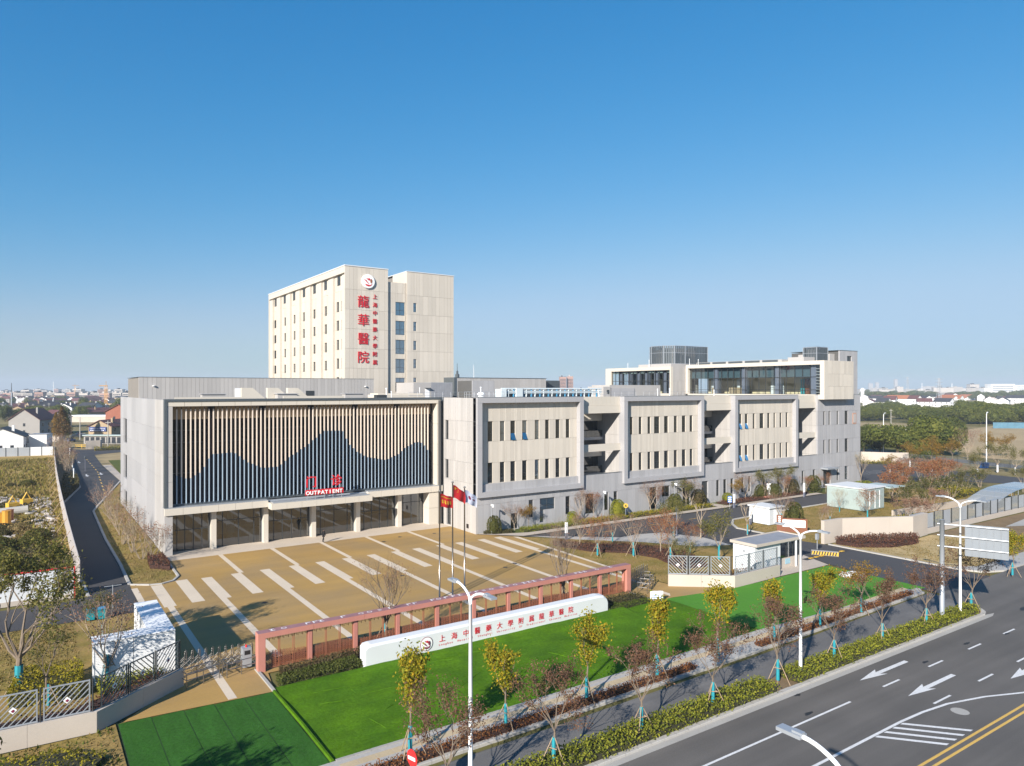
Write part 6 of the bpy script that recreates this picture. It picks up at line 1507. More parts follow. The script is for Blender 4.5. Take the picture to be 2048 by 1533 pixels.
hedge('median_hedge','long lime green hedge on the strip between road and bike lane',[(12,29.05),(40.9,29.05),(40.9,30.55),(12,30.6)],.1,.62,L_HDG,9500,.15,seed=1)
hedge('median_hedge','lime hedge strip right of the bare gap, reaching the junction',[(43.3,29.05),(69.6,29.05),(70.9,29.6),(70.6,30.4),(43.3,30.55)],.1,.6,L_HDG,8500,.15,seed=2)
hedge('kerb_hedge','low rust brown hedge along the bike lane kerb, left length',[(14,34.3),(39.5,34.65),(39.5,35.2),(14,34.95)],.1,.38,L_HBR,5200,.12,seed=3,coremat=M['hedge_core_red'])
hedge('kerb_hedge','low rust brown hedge along the bike lane kerb, right length',[(47,34.75),(71.2,35.4),(71.0,35.85),(47,35.3)],.1,.36,L_HBR,4600,.12,seed=4,coremat=M['hedge_core_red'])
hedge('lower_hedge','green clipped hedge between turf and salmon fence, left of the name wall',[(14.2,48.15),(20.0,48.5),(20.0,49.9),(14.3,49.5)],0,.5,L_LWN,5200,.13,seed=5)
hedge('upper_hedge','brownish hedge behind the green one under the salmon fence',[(14.6,49.7),(21.8,50.2),(21.8,51.2),(14.9,50.7)],0,.55,L_HBK,4600,.13,seed=6,coremat=M['hedge_core_red'])
hedge('plaza_hedge','dark red brown hedge running along the plaza side of the salmon fence',[(15.0,52.7),(48.0,52.7),(48.0,53.5),(15.0,53.5)],0,.45,L_HRD,3500,.13,seed=7,coremat=M['hedge_core_red'])
hedge('rear_hedge','brown green hedge behind the name wall right end',[(41,49.6),(48.7,48.7),(48.6,50.6),(41.2,50.7)],0,.55,L_HDK,2600,.13,seed=8)
hedge('grass_bank','green grassy hedge right of the name wall end',[(43.4,48.1),(48.8,48.2),(48.6,48.7),(43.5,49.5)],0,.3,L_GRS,1500,.13,seed=9)
hedge('inner_hedge','dark red brown hedge sweeping across the inner lawn',[(57.2,73.8),(60.2,69.8),(64.3,66.3),(66.5,60),(63.5,54.2),(60.2,55.0),(61.8,60.2),(60.6,64.2),(57.5,67.2),(55.9,72.5)],0,.5,L_HRD,7000,.15,seed=10,coremat=M['hedge_core_red'])
hedge('fence_hedge','mixed red and green hedge just behind the right bar fence',[(56.2,50.9),(60.5,48.3),(64.8,48.5),(64.8,49.6),(61,50),(57.5,52.4)],0,.7,L_HBR,2400,.14,seed=11)
hedge('corner_bed','dark red brown shrub bed in front of the tall entrance wall',[(86.5,52.6),(89.2,52.5),(97.6,48.2),(95.5,46.9),(90.5,47.6),(86.9,50.0)],0,1.0,L_HRD,5200,.17,seed=12,coremat=M['hedge_core_red'])
hedge('wing_hedge','low lime hedge along the wing foot, left of the first box windows',[(57.5,81.3),(66.5,81.2),(66.5,82.6),(58,83.0)],0,.55,L_HDG,2200,.15,seed=13)
hedge('wing_hedge','dark green planting at the wing corner by the plaza',[(52.2,83.4),(55.8,81.9),(56.5,82.8),(53,84.0)],0,.45,L_HDK,1300,.15,seed=14)
hedge('wing_hedge','yellow lime hedge below the first loggia',[(67.5,81.2),(77,81.1),(77,82.4),(67.5,82.8)],0,.6,L_YHG,2400,.15,seed=15)
hedge('wing_hedge','bright lime hedge below the second framed box',[(78.5,81.0),(96.5,80.9),(96.5,82.3),(78.5,82.6)],0,.6,L_YHG,3800,.16,seed=16)
hedge('wing_hedge','dark purple brown bed below the third framed box',[(100.2,81.0),(124,80.9),(124,83.2),(100.2,83.2)],0,.45,L_HRD,3600,.16,seed=17,coremat=M['hedge_core_red'])
x, y = ground_at(130,1330)
hedge('yellow_hedge','bright yellow green clipped hedge left of the white louvred enclosure',[(-.8,54.6),(2.9,53.9),(3.3,57.5),(-.2,58.4)],0,1.3,L_YHG,3600,.16,seed=18)
hedge('wall_hedge','dark red brown low hedge just behind the left bar fence',[(-16,49.4),(2.8,49.2),(8.2,53.2),(7.6,54.4),(2.4,51.6),(-16,52.2)],0,.65,L_HRD,4200,.15,seed=19,coremat=M['hedge_core_red'])
hedge('enclosure_hedge','lime hedge between the dark bar fence and the white enclosure',[(4.2,52.6),(8.0,54.9),(4.0,55.1)],0,.8,L_HDG,1200,.15,seed=20)
hedge('verge_shrubs','yellow green shrubs on the verge below the left low wall',[(-6,44.0),(2.2,42.0),(3.6,44.2),(1.5,46.0),(-6,46.8)],0,.55,L_YHG,2200,.15,seed=21,rough=.9)
hedge('road_hedge','dark green hedge in the shade behind the site edge kerb',[(5.6,150),(9.2,170),(9.4,185),(7.2,185),(6.0,160)],0,1.6,L_HDK,2600,.3,seed=22)
hedge('parking_hedge','yellow green hedge along the far car park edge',[(160,104),(186,106),(192,98),(193,100),(187,108),(160,106)],0,.8,L_YHG,1800,.3,seed=23)
hedge('yellow_bed','bright yellow shrub bed beside the panel fence',[(106,53),(114,52),(116,55.5),(108,57)],0,.9,L_YHG,2200,.22,seed=24)
hedge('yellow_bed','yellow green shrub bed beside the ramp wall',[(140,62),(152,63),(153,68),(142,68)],0,.9,L_YHG,2000,.25,seed=25)
hedge('corner_planting','green planting ring at the end wall of the wing',[(139,80.6),(147,81.4),(149,83.5),(147.4,84.0),(139,83.8)],0,.5,L_HDG,1500,.2,seed=26)
hedge('back_hedge','clipped hedge before the rear gate at the far end of the side road',[(19,268),(34,268),(34,270),(19,270)],0,1.2,L_YHG,900,.3,seed=27)
# multi-stemmed shrubs
def multi(seed, H, lm, nl, ls=.13, stems=9, bark='bark_pale'):
    rr = random.Random(seed); b = MB(); out = []
    for k in range(stems):
        a = rr.uniform(0,2*PI); d = Vector((math.cos(a)*rr.uniform(.15,.55),math.sin(a)*rr.uniform(.15,.55),1)); grow(b,(math.cos(a)*.15,math.sin(a)*.15,0),d,H*.42,.032,3,rr,out,.4,.22,(2,3),.68)
    z = max(o[0].z for o in out); b.v = [(x,y,zz*H/z) for x,y,zz in [tuple(v) for v in b.v]]
    c = MB(); tips = [o for o in out if o[1] <= 2]
    for i in range(nl): p = rr.choice(tips)[0]; leaf(c,(p.x+rr.gauss(0,.15),p.y+rr.gauss(0,.15),p.z*H/z+rr.gauss(0,.12)),ls*rr.uniform(.6,1.4),rr)
    return b.mesh('stems',M[bark]), c.mesh('crown',lm)
V_MUL = [multi(600,4.0,L_PNK,500),multi(601,4.4,L_PNK,350),multi(602,3.6,leaf_mat('tan_shrub_leaves',[(.30,.22,.11),(.4,.3,.16),(.24,.2,.08)],.3),700)]
V_MRD = [multi(610,4.6,L_ORG,2200,.17),multi(611,4.2,L_PNK,1700,.16),multi(612,4.0,L_GRN,1700,.17)]
def mshrub(lab, x, y, ms, s, group, z=0):
    t = thing('multi_stem_shrub', lab, 'shrub', (x,y,z), R.uniform(0,6), group); t.scale = (s*1.1,s*1.1,s); put('stems', ms[0], t); put('crown', ms[1], t); return t
for i, (x, y, s, l) in enumerate([(12.4,92.3,1.15,'beside the left pier of the entrance'),(11.4,94.0,1.1,'second from the plaza end'),(11.0,98.5,1.1,'third from the plaza end'),(10.6,104.5,1.15,'fourth, at the first wall joint'),(10.9,111,1.15,'fifth along the grey side wall'),(11.0,118,1.2,'sixth along the grey side wall'),(11.1,126,1.2,'seventh along the grey side wall'),(11.3,134,1.2,'last before the rear windows')]):
    mshrub('bare shrub along the grey side wall, '+l, x, y, V_MUL[i % 3], s, 'bare shrubs along the side wall')
hedge('pier_planting','dark brown low planting at the left pier of the entrance',[(11.6,88.5),(13.3,86.5),(13.4,92.5),(12.0,93.5)],0,.9,L_HRD,1600,.16,seed=28,coremat=M['hedge_core_red'])
for i in range(10):
    y = 188+9.5*i; mshrub('leafless shrub between hoarding and side road, %s from the near end' % ['first','second','third','fourth','fifth','sixth','seventh','eighth','ninth','tenth'][i], 7.6+.022*(y-188)+(i%2)*.9, y, V_MUL[(i+1)%3], 1.45, 'leafless shrubs behind the hoarding')
grp = [(1786,1001,1.15,0,'orange, nearest the teal cabin canopy'),(1800,985,1.3,0,'orange, behind the nearest one'),(1822,1024,1.1,2,'olive green, in front of the group'),(1845,1005,1.2,2,'olive green, centre of the group'),(1862,985,1.3,0,'orange red, centre rear'),(1880,975,1.35,0,'orange red, tallest at the rear'),(1845,968,1.3,1,'pinkish, rear left'),(1812,962,1.2,1,'pinkish, far left rear'),(1900,1000,1.15,2,'green, right of the centre'),(1872,1022,.9,1,'brown, near the panel fence left'),(1840,1048,.95,1,'brown bare, just behind the entrance wall'),(1812,1045,.9,1,'brown bare, behind the entrance wall middle'),(1928,985,1.1,2,'green, above the ramp wall'),(1960,975,1.0,2,'green, right above the ramp wall'),(1900,960,1.1,1,'pinkish, rear right'),(1760,1000,.8,1,'small pinkish, left front')]
for u, v, s, k, l in grp:
    x, y = ground_at(u, v); mshrub('autumn shrub right of the teal cabin: '+l, x, y, V_MRD[k], s, 'autumn shrubs right of the teal cabin')
# trees at the right boundary
rb = [(1863,945,V_OCH,1.75,'yellow tree with a white wrapped trunk by the far wall',True),(1780,948,V_OCH,.95,'small ochre tree by the end wall corner',True),(1820,935,V_OCH,1.3,'ochre tree in front of the large dark tree',True),(1955,953,V_GRN,1.3,'thin green tree with a white wrapped trunk right of the yellow one',True),(1995,946,V_GRN,1.45,'green tree at the right boundary road',True),(2030,950,V_GRN,1.3,'green tree at the right edge of the picture',True),(1905,930,V_OCH,1.4,'yellow brown tree beside the boundary road',False),(1935,920,V_BARE,2.0,'bare brown tree along the boundary road, first',False),(1975,915,V_OCH,1.5,'sparse ochre tree behind the boundary fence',False),(2015,915,V_OCH,1.4,'sparse ochre tree further right behind the boundary fence',False),(2046,985,V_GRN,1.0,'dark small tree at the right edge on the lawn',False)]
for i,(u,v,ms,s,l,w) in enumerate(rb):
    x, y = ground_at(u, v); tree('boundary_tree', l, 'tree', x, y, ms[i % len(ms)], 0, s, None, w, False, 'trees along the right boundary', True)
L_WST = leaf_mat('weedy_grass_blades', [(0.20,0.155,0.03),(0.27,0.20,0.05),(0.14,0.13,0.02),(0.32,0.23,0.09),(0.11,0.12,0.02)], 0.3)
# grass tufts on near dry ground
def tufts(name, poly, n, lm, s, seed, z=.0):
    rr = random.Random(seed); c = MB(); xs_ = [p[0] for p in poly]; ys_ = [p[1] for p in poly]; k = len(poly); cnt = 0
    while cnt < n:
        x, y = rr.uniform(min(xs_),max(xs_)), rr.uniform(min(ys_),max(ys_)); ins = False
        for i in range(k):
            (xa,ya),(xb,yb) = poly[i],poly[(i+1)%k]
            if (ya > y) != (yb > y) and x < (xb-xa)*(y-ya)/(yb-ya)+xa: ins = not ins
        if not ins: continue
        cnt += 1
        if noise.noise((x*.25,y*.25,seed)) < -.15 and rr.random() < .7: continue
        h = s*rr.uniform(.5,1.5); a = rr.uniform(0,6.28); w = h*.35
        c.face([(x-w*math.cos(a),y-w*math.sin(a),z),(x+w*math.cos(a),y+w*math.sin(a),z),(x+rr.gauss(0,h*.4),y+rr.gauss(0,h*.4),z+h)])
    o = c.build(name, lm); stuff(o); return o
tufts('verge_grass', [(-12,37),(4.3,37),(4.3,48.2),(3.2,47.9),(-12,48.1)], 7000, L_DRY, .14, 1)
tufts('verge_green_grass', [(-12,37),(4.3,37),(4.3,48.2),(3.2,47.9),(-12,48.1)], 2500, L_GRS, .16, 2)
tufts('left_lawn_grass', [(-12,58),(3.4,58),(3.4,71.8),(-12,71.8)], 5000, L_DRY, .15, 3)
tufts('waste_grass', [(-25,84.5),(4.4,84.5),(4.7,103),(7.0,245),(-60,245),(-40,140)], 30000, L_WST, .5, 4)
tufts('waste_green_weeds', [(-25,84.5),(4.4,84.5),(4.7,103),(7.0,245),(-60,245),(-40,140)], 5000, L_HDG, .35, 5)
tufts('inner_lawn_grass', [(55.4,79),(60.5,74),(66.9,67.5),(70,62),(66,52),(59,49),(55,53),(54.5,60)], 5000, L_DRY, .10, 6)
tufts('corner_lawn_grass', [(86,52),(98,47.5),(107,45),(97,37.2),(88.6,37.2)], 5000, L_DRY, .12, 7)
tufts('island_lawn_grass', [(85,54),(85,66),(90,71),(125,72),(150,66),(140,53),(103,50.5)], 7000, L_DRY, .14, 8)
tufts('wall_lawn_grass', [(9.3,83),(11.7,81.2),(13.6,84),(13.7,140),(11,140),(9.4,109)], 4000, L_DRY, .14, 9)
tufts('lawn_weeds', [(-60,53),(-12,50),(-12,71.8),(-60,71.8)], 2000, L_DRY, .16, 10)
# bushes standing in the weedy ground
V_BUSH = [dome(520,900,1.2,1.5,.2,L_GRN,0),dome(521,900,1.2,1.4,.2,L_HDK,0),dome(522,700,1.1,1.3,.2,leaf_mat('tan_weeds',[(.28,.2,.08),(.36,.26,.11),(.2,.17,.05)],.3),0)]
rr = random.Random(77); spots = []
while len(spots) < 40:
    v = rr.uniform(1065,1160) if rr.random() < .8 else rr.uniform(960,1065); u = rr.uniform(-20,140)
    x, y = ground_at(u, v)
    if x < 3.4+max(0,(y-103)*.018)-1.2 and y > 86: spots.append((x,y,v))
for i,(x,y,v) in enumerate(spots):
    s = rr.uniform(.7,1.5)*(1.25 if y < 110 else 1); shrub('weedy low bush on the waste ground beside the hoarding', x, y, V_BUSH[rr.choice([0,0,1,2])], s, rr.uniform(.5,.9), 0, 'weedy bushes on the waste ground', 'weed_bush')
# ------------------------------------------------------------------ village, woods, skyline
YAW = math.asin(CS)   # facing the viewer: turn a thing's -Y side to the camera
def house(x, y, rz, w, d, h, rh, wall, roof, lab, group=None, wins=2, ov=.5, name='village_house', detail=True):
    """gabled house: gable walls on -Y/+Y sides, ridge along local Y"""
    t = thing(name, lab, 'house', (x,y,0), rz, group)
    b = MB(); b.box(0,0,0,w,d,h); b.face([(0,0,h),(w,0,h),(w/2,0,h+rh)]); b.face([(w,d,h),(0,d,h),(w/2,d,h+rh)]); b.build('wall', M[wall], t)
    r = MB(); k = ov
    for s in (0,1):
        x0 = -k if s == 0 else w+k; z0 = h-k*rh/(w/2); xm = w/2
        r.face([(x0,-k,z0+.05),(xm,-k,h+rh+.12),(xm,d+k,h+rh+.12),(x0,d+k,z0+.05)]); r.face([(x0,-k,z0-.15),(xm,-k,h+rh-.1),(xm,d+k,h+rh-.1),(x0,d+k,z0-.15)]); r.face([(x0,-k,z0-.15),(x0,-k,z0+.05),(xm,-k,h+rh+.12),(xm,-k,h+rh-.1)])
    ro = r.build('roof', M[roof], t)
    if detail:
        c = MB(); c.box(w*.7,d*.3,h+rh*.3,w*.7+.7,d*.3+.7,h+rh+.7); c.build('chimney', M[wall], ro)
    n = max(1,int(h/3))
    for fl in range(n):
        for i in range(wins):
            wx = w*(i+1)/(wins+1)-.45; q = MB(); q.box(wx,-.06,1.0+3*fl,wx+.9,-.005,2.3+3*fl); q.build('window', M['dark_window'], t)
        for i in range(3):
            wy = d*(i+.5)/3-.6
            q = MB(); q.box(w+.005,wy,1.0+3*fl,w+.06,wy+1.2,2.3+3*fl); q.build('window', M['dark_window'], t)
            q = MB(); q.box(-.06,wy,1.0+3*fl,-.005,wy+1.2,2.3+3*fl); q.build('window', M['dark_window'], t)
    return t
x, y = ground_at(2,905); house(x-6,y-2,-YAW+.45,12,11,5.2,2.6,'house_white','roof_dark','white gabled cottage with a dark roof at the left edge behind the white sheet fence',wins=3)
x, y = ground_at(58,902); t = thing('white_annex','tall plain white annex wall beside the white cottage','building',(x,y,0),-YAW+.3); b = MB(); b.box(0,0,0,5,6,5.2); b.build('wall',M['house_white'],t); b = MB(); b.box(-.15,-.15,5.202,5.15,6.15,5.35); b.build('roof',M['roof_grey'],t)
x, y = ground_at(-14,903); t = thing('white_yard_wall','low white yard wall in front of the white cottage','wall',(x,y,0),-YAW+.3); b = MB(); b.box(0,-1,0,11,-.7,2.6); b.build('wall',M['house_white'],t); b = MB(); b.box(-.1,-1.05,2.602,11.1,-.65,2.75); b.build('coping',M['roof_maroon'],t)
x, y = ground_at(17,872); house(x,y,-YAW+.12,12.5,15,7.0,4.4,'house_grey','roof_maroon','large grey gabled house with a maroon roof and two small gable windows',wins=1)
x, y = ground_at(80,868); house(x,y,-YAW+.5,9,10,5.6,2.8,'house_grey','roof_dark','grey house with a dark roof right of the large grey gable')
x, y = ground_at(177,884); house(x,y,-YAW-.05,9.0,13,6.0,2.2,'house_tan','roof_maroon','tan gabled shop house with a long blue name board',wins=2)
t = thing('shop_sign','blue name board with white lettering on the tan gable','sign',(x,y,4.0),-YAW-.05)
b = MB(); b.box(.4,-.4,0,7.2,-.28,1.7); b.build('board',M['shop_navy'],t); b = MB()
for k in range(11): 
    xx = .8+.56*k; b.box(xx,-.43,.95,xx+.36,-.405,1.03); b.box(xx+.12,-.43,.75,xx+.2,-.405,.949); b.box(xx,-.43,1.15,xx+.36,-.405,1.22)
for k in range(7): b.box(1.0+.8*k,-.43,.22,1.5+.8*k,-.405,.45)
b.build('lettering',M['white'],t)
x, y = ground_at(178,887); t = thing('shop_awning','flat grey awning hall in front of the tan shop house','building',(x,y,0),-YAW-.05); b = MB(); b.box(0,-3,0,15,-.3,3.0); b.build('wall',M['house_grey'],t); b = MB(); b.box(-.2,-3.6,3.002,15.4,-.2,3.3); b.build('roof',M['teal_panel'],t)
for k in range(7): b = MB(); b.box(.6+2*k,-3.08,.3,2.0+2*k,-3.005,2.5); b.build('window',M['dark_window'],t)
x, y = ground_at(211,872); house(x,y,-YAW-.1,12,14,10.5,3.0,'brick','roof_maroon','red brick house with a maroon roof at the block corner',wins=2)
x, y = ground_at(97,856); house(x,y,-YAW+.9,11,13,5.8,3.2,'house_grey','roof_maroon','maroon roofed house behind the yellow brown tree')
x, y = ground_at(95,884); t = thing('guard_hut','small tan flat roofed hut at the end of the side road','hut',(x,y,0),-YAW); b = MB(); b.box(0,0,0,4.5,4,2.8); b.build('wall',M['offwhite'],t); b = MB(); b.box(-.3,-.4,2.802,4.8,4.3,3.05); b.build('roof',M['roof_dark'],t); b = MB(); b.box(.6,-.05,1,1.6,-.005,2); b.build('window',M['dark_window'],t)
x, y = ground_at(172,899); wall_run('gate_wall','pale entrance wall with a short return at the rear gate',[(x,y),(x+4.2,y+.5),(x+5.0,y+5)],2.8,.4,'offwhite')
x, y = ground_at(188,898); bar_fence([(x,y),(x+16,y+2)],[5],.3,2.0,M['dark_metal'],'dark bar fence beside the rear gate wall',emb=False)
x, y = ground_at(150,897); t = thing('road_barrier','yellow rail barrier across the rear gate','barrier',(x,y,0),-YAW+.2)
for zz in (.5,1.0): b = MB(); b.box(0,-.05,zz,6,.05,zz+.18); b.build('rail',M['yellow'],t)
for xx in (0,2,4,5.9): b = MB(); b.box(xx,-.06,0,xx+.15,.06,1.3); b.build('post',M['yellow'],t)
t = thing('sheet_fence','grey and white sheet fence between the white cottage and the waste ground','fence',(7.3,258,0),PI-.17)
for k in range(16): b = MB(); b.box(3.0*k,0,.0,3.0*k+2.94,.06,2.6); b.build('fence_sheet',M['white_wall'] if k % 5 < 2 else M['galv'],t)
for k in range(17): b = MB(); b.box(3.0*k-.06,.062,0,3.0*k+.06,.16,2.7); b.build('post',M['mullion'],t)
# conifer like trees at the road end
def conifer(seed, lm, n=2600, H=12, r=2.0):
    rr = random.Random(seed); c = MB()
    for i in range(n):
        z = rr.random()**.8; a0 = rr.uniform(0,6.28); rad = r*math.sin(PI*min(.97,.16+.84*z)**.75)**.8*(.3+.7*rr.random())*(1+.35*math.sin(a0*3+z*9)); a = a0; leaf(c,(rad*math.cos(a),rad*math.sin(a),2.5+z*(H-2.5)),.45*rr.uniform(.6,1.3),rr)
    t = MB(); t.tube([(0,0,0),(0,0,H*.9)],[.2,.04],6); return t.mesh('trunk',M['bark']), c.mesh('crown',lm)
L_FOX = leaf_mat('fox_brown_needles',[(.16,.085,.025),(.22,.12,.03),(.11,.08,.02)],.3)
for u, v, lm, s, l in ((112,887,L_OCH,.95,'yellow conifer left of the pair at the road end'),(124,889,L_FOX,1.15,'tall brown conifer at the road end'),(131,885,L_DRK,1.0,'dark green conifer behind the brown one'),(136,880,L_HRD,.7,'dark purple round tree beside the road end')):
    x, y = ground_at(u,v); ms = conifer(int(u),lm); t = thing('conifer',l,'tree',(x,y,0)); t.scale=(s,s,s); put('trunk',ms[0],t); put('crown',ms[1],t)
# dense broad trees
def broad(seed, lm, n=9000):
    rr = random.Random(seed); c = MB(); lob = [(rr.gauss(0,.34),rr.gauss(0,.34),rr.uniform(.42,.86),rr.uniform(.28,.46)) for _ in range(13)]
    for i in range(n):
        lx,ly,lz,lr = rr.choice(lob); d = Vector((rr.gauss(0,1),rr.gauss(0,1),rr.gauss(0,1))).normalized(); q = lr*(.75+.3*rr.random())
        leaf(c,(lx+d.x*q,ly+d.y*q,max(.12,lz+d.z*q*.8)),.055*rr.uniform(.6,1.5),rr,.7)
    for lx,ly,lz,lr in lob: c.lathe([(0,-lr*.55),(lr*.5,-lr*.3),(lr*.62,0),(lr*.45,lr*.35),(0,lr*.55)],7,(lx,ly,lz))
    t = MB(); t.tube([(0,0,0),(0,0,.5)],[.05,.03],6)
    return t.mesh('trunk',M['bark_dark']), c.mesh('crown',lm)
V_BROAD = [broad(700+i,L_DRK) for i in range(4)]+[broad(710,leaf_mat('mid_green_wood_leaves',[(.05,.07,.012),(.08,.10,.018),(.11,.12,.03)],.2))]
def btree(lab, x, y, k, R_, H, group):
    t = thing('broad_tree', lab, 'tree', (x,y,-.06), R.uniform(0,6), group); t.scale = (R_,R_*R.uniform(.9,1.1),H); put('trunk',V_BROAD[k][0],t); put('crown',V_BROAD[k][1],t); return t
near = [(1795,912,9,9.0,'large dark round tree right behind the far boundary wall, left of the twin'),(1868,912,10,10.5,'largest dark round tree behind the boundary wall, tallest dome'),(1832,905,7,7.8,'dark round tree between the twin domes'),(1738,898,4.5,7,'green tree just right of the building end wall'),(1728,905,5,7.5,'lower green tree at the building end wall'),(1900,893,7,9,'grey green narrower tree right of the largest dome'),(1760,905,6,6,'bushy green tree above the car park wall'),(1840,925,4,4,'low green tree in front of the dark domes')]
for i,(u,v,r_,h,l) in enumerate(near):
    x, y = ground_at(u,v); btree(l,x,y,4 if i in (3,4,5,6) else i%4,r_,h,'large trees behind the boundary wall')
rr = random.Random(8)
for i in range(58):
    u = rr.uniform(1905,2110); f = (u-1905)/145; v = rr.uniform(838,852-4*f)
    if i < 16: u = rr.uniform(1722,1830); v = rr.uniform(822,850)
    elif i < 24: u = rr.uniform(1800,1910); v = rr.uniform(836,860)
    x, y = ground_at(u,v); w = F_PX*CAM_H/(v-V_HORIZON); btree('dark green tree in the dense wood behind the fields on the right',x,y,rr.choice([0,1,2,3,3,4]),rr.uniform(7,11),rr.uniform(8.5,11.5)*(1 if i > 23 else .75),'trees of the wood on the right')
for i in range(46):
    u = rr.uniform(1715,2080); v = rr.uniform(793,801); x, y = ground_at(u,v); btree('far hazy green tree among the village roofs on the right',x,y,rr.randrange(5),rr.uniform(14,26),rr.uniform(10,17),'far trees on the right')
for i in range(60):
    u = rr.uniform(-30,262); v = rr.uniform(796,846); x, y = ground_at(u,v); btree('green tree between the village roofs on the left',x,y,rr.randrange(5),rr.uniform(5,10)*(1.5 if v < 806 else 1),rr.uniform(6,10.5),'village trees on the left')
for i in range(24):
    u = rr.uniform(905,1215); v = rr.uniform(790,797); x, y = ground_at(u,v); btree('far tree hidden mostly by the roof edge in the middle distance',x,y,rr.randrange(5),rr.uniform(10,18),rr.uniform(8,13),'far trees behind the middle roofs')
# villages
WN = {'house_white':'white','house_grey':'grey','house_tan':'tan','roof_maroon':'a maroon','roof_dark':'a dark grey','roof_orange':'an orange'}
for i in range(54):
    u = rr.uniform(-20,255); v = rr.choice([rr.uniform(800,812),rr.uniform(808,842)]); x, y = ground_at(u,v)
    if v > 838 and u < 130: continue
    wl = rr.choice(['house_white','house_white','house_grey','house_tan']); rf = rr.choice(['roof_maroon','roof_maroon','roof_dark','roof_dark'])
    house(x,y,-YAW+rr.choice([.4,-.5,1.2,.1])+rr.uniform(-.2,.2),rr.uniform(9,12),rr.uniform(11,22),rr.choice([5.6,6.4,7.5]),rr.uniform(2.4,3.4),wl,rf,'%s gabled house with %s roof in the crowded village on the left' % (WN[wl],WN[rf]),'village houses on the left',detail=v > 815)
for i in range(64):
    u = rr.uniform(1718,2075); v = rr.uniform(799,817) if i < 44 else rr.uniform(792,800); x, y = ground_at(u,v)
    if v > 812 and u > 1900: continue
    wl = 'house_white'; rf = rr.choice(['roof_maroon','roof_maroon','roof_dark','roof_orange','roof_dark'])
    house(x,y,-YAW+rr.choice([.5,-.6,1.0])+rr.uniform(-.2,.2),rr.uniform(10,13),rr.uniform(12,26),rr.choice([5.8,6.4,8.5]),rr.uniform(3,4.2),wl,rf,'white gabled village house with %s roof beyond the wood' % WN[rf],'village houses on the right',detail=False)
x, y = ground_at(1716,833); house(x,y,-YAW+.4,9,10,4.5,2.0,'brick','roof_orange','brick farmhouse beside the end wall of the building')
# apartment blocks on the skyline
def block(x, y, rz, w, d, h, wall, lab, group, fl=None):
    t = thing('apartment_block', lab, 'apartment block', (x,y,0), rz, group); b = MB(); b.box(0,0,0,w,d,h); b.build('wall',M[wall],t)
    n = fl or max(2,int(h/3.2))
    for k in range(n):
        q = MB(); q.box(w*.05,-.15,1.2+3.0*k,w*.95,-.02,2.6+3.0*k); q.build('window_strip',M['dark_window'],t)
    q = MB(); q.box(w*.3,0.5,h,w*.45,d*.8,h+3); q.box(-.4,-.4,h-.02,w+.4,d+.4,h+.35); q.build('roof',M['roof_dark'] if int(x) % 2 else M['city'],t)
for i in range(40):
    u = -25+7.4*i+rr.uniform(-2,2); w = rr.uniform(1750,2900); x = SN*((u-U0)/F_PX*w)+CS*w; y = -CS*((u-U0)/F_PX*w)+SN*w
    block(x,y,-YAW+rr.uniform(-.3,.3),rr.uniform(16,30),14,rr.uniform(9,21),'city' if i % 6 else 'city_brick','pale mid rise apartment block on the left skyline','apartment blocks on the left skyline')
for i in range(12):
    u = 2+22*i+rr.uniform(-4,4); w = rr.uniform(1250,1400); x = SN*((u-U0)/F_PX*w)+CS*w; y = -CS*((u-U0)/F_PX*w)+SN*w
    block(x,y,-YAW+.05,rr.uniform(14,19),12,rr.uniform(12,16),'city' if i % 3 else 'city_brick','row block with dark windows in front of the left skyline','row blocks before the left skyline')
for i in range(26):
    u = 1716+13.5*i+rr.uniform(-4,4); w = rr.uniform(2300,3600); x = SN*((u-U0)/F_PX*w)+CS*w; y = -CS*((u-U0)/F_PX*w)+SN*w
    block(x,y,-YAW+rr.uniform(-.3,.3),rr.uniform(22,60),18,rr.uniform(17,30),'city','pale hazy block on the right skyline','pale blocks on the right skyline',fl=3)
for i in range(16):
    u = 915+20*i+rr.uniform(-5,5); w = rr.uniform(2300,3400); x = SN*((u-U0)/F_PX*w)+CS*w; y = -CS*((u-U0)/F_PX*w)+SN*w
    block(x,y,-YAW,rr.uniform(18,40),16,rr.uniform(15,27),'city','pale far block just above the middle roofs','pale blocks above the middle roofs',fl=3)
def at_w(u, w): r = (u-U0)/F_PX*w; return SN*r+CS*w, -CS*r+SN*w
x, y = at_w(1119,1500); block(x,y,-YAW,14,14,46,'city_brick','pinkish apartment tower behind the roof louvres, left half','pinkish twin apartment towers')
x, y = at_w(1134,1510); block(x,y,-YAW,13,14,47,'city_brick','pinkish apartment tower behind the roof louvres, right half','pinkish twin apartment towers')
x, y = at_w(1982,1500); t = thing('white_campus','large white slab building complex at the right end of the horizon','building',(x,y,0),-YAW)
b = MB(); b.box(0,0,0,50,20,31); b.box(52,2,0,120,22,29); b.box(-18,-6,0,-1,12,22); b.build('wall',M['house_white'],t)
for k in range(6): b = MB(); b.box(3,-.3,3+4.4*k,47,-.05,4.8+4.4*k); b.box(55,1.7,3+4.2*k,118,1.95,4.8+4.2*k); b.build('window_strip',mat('grey_far_window',(0.3,0.33,0.38),0.5,0.05) if k == 0 else bpy.data.materials['grey_far_window'],t)
for u, w, h, ww, l in ((1790,5200,92,20,'hazy thin tower far on the right horizon'),(1738,6000,70,34,'hazy pale tower pair beside the building end wall'),(1752,6000,76,26,'second hazy pale tower beside the building end wall'),(1846,5000,40,90,'hazy pale tower blocks left of the pylon'),(1940,2600,38,34,'grey green hazy block on the right horizon')):
    x, y = at_w(u,w); block(x,y,-YAW,ww,20,h,'city',l,None,fl=2)
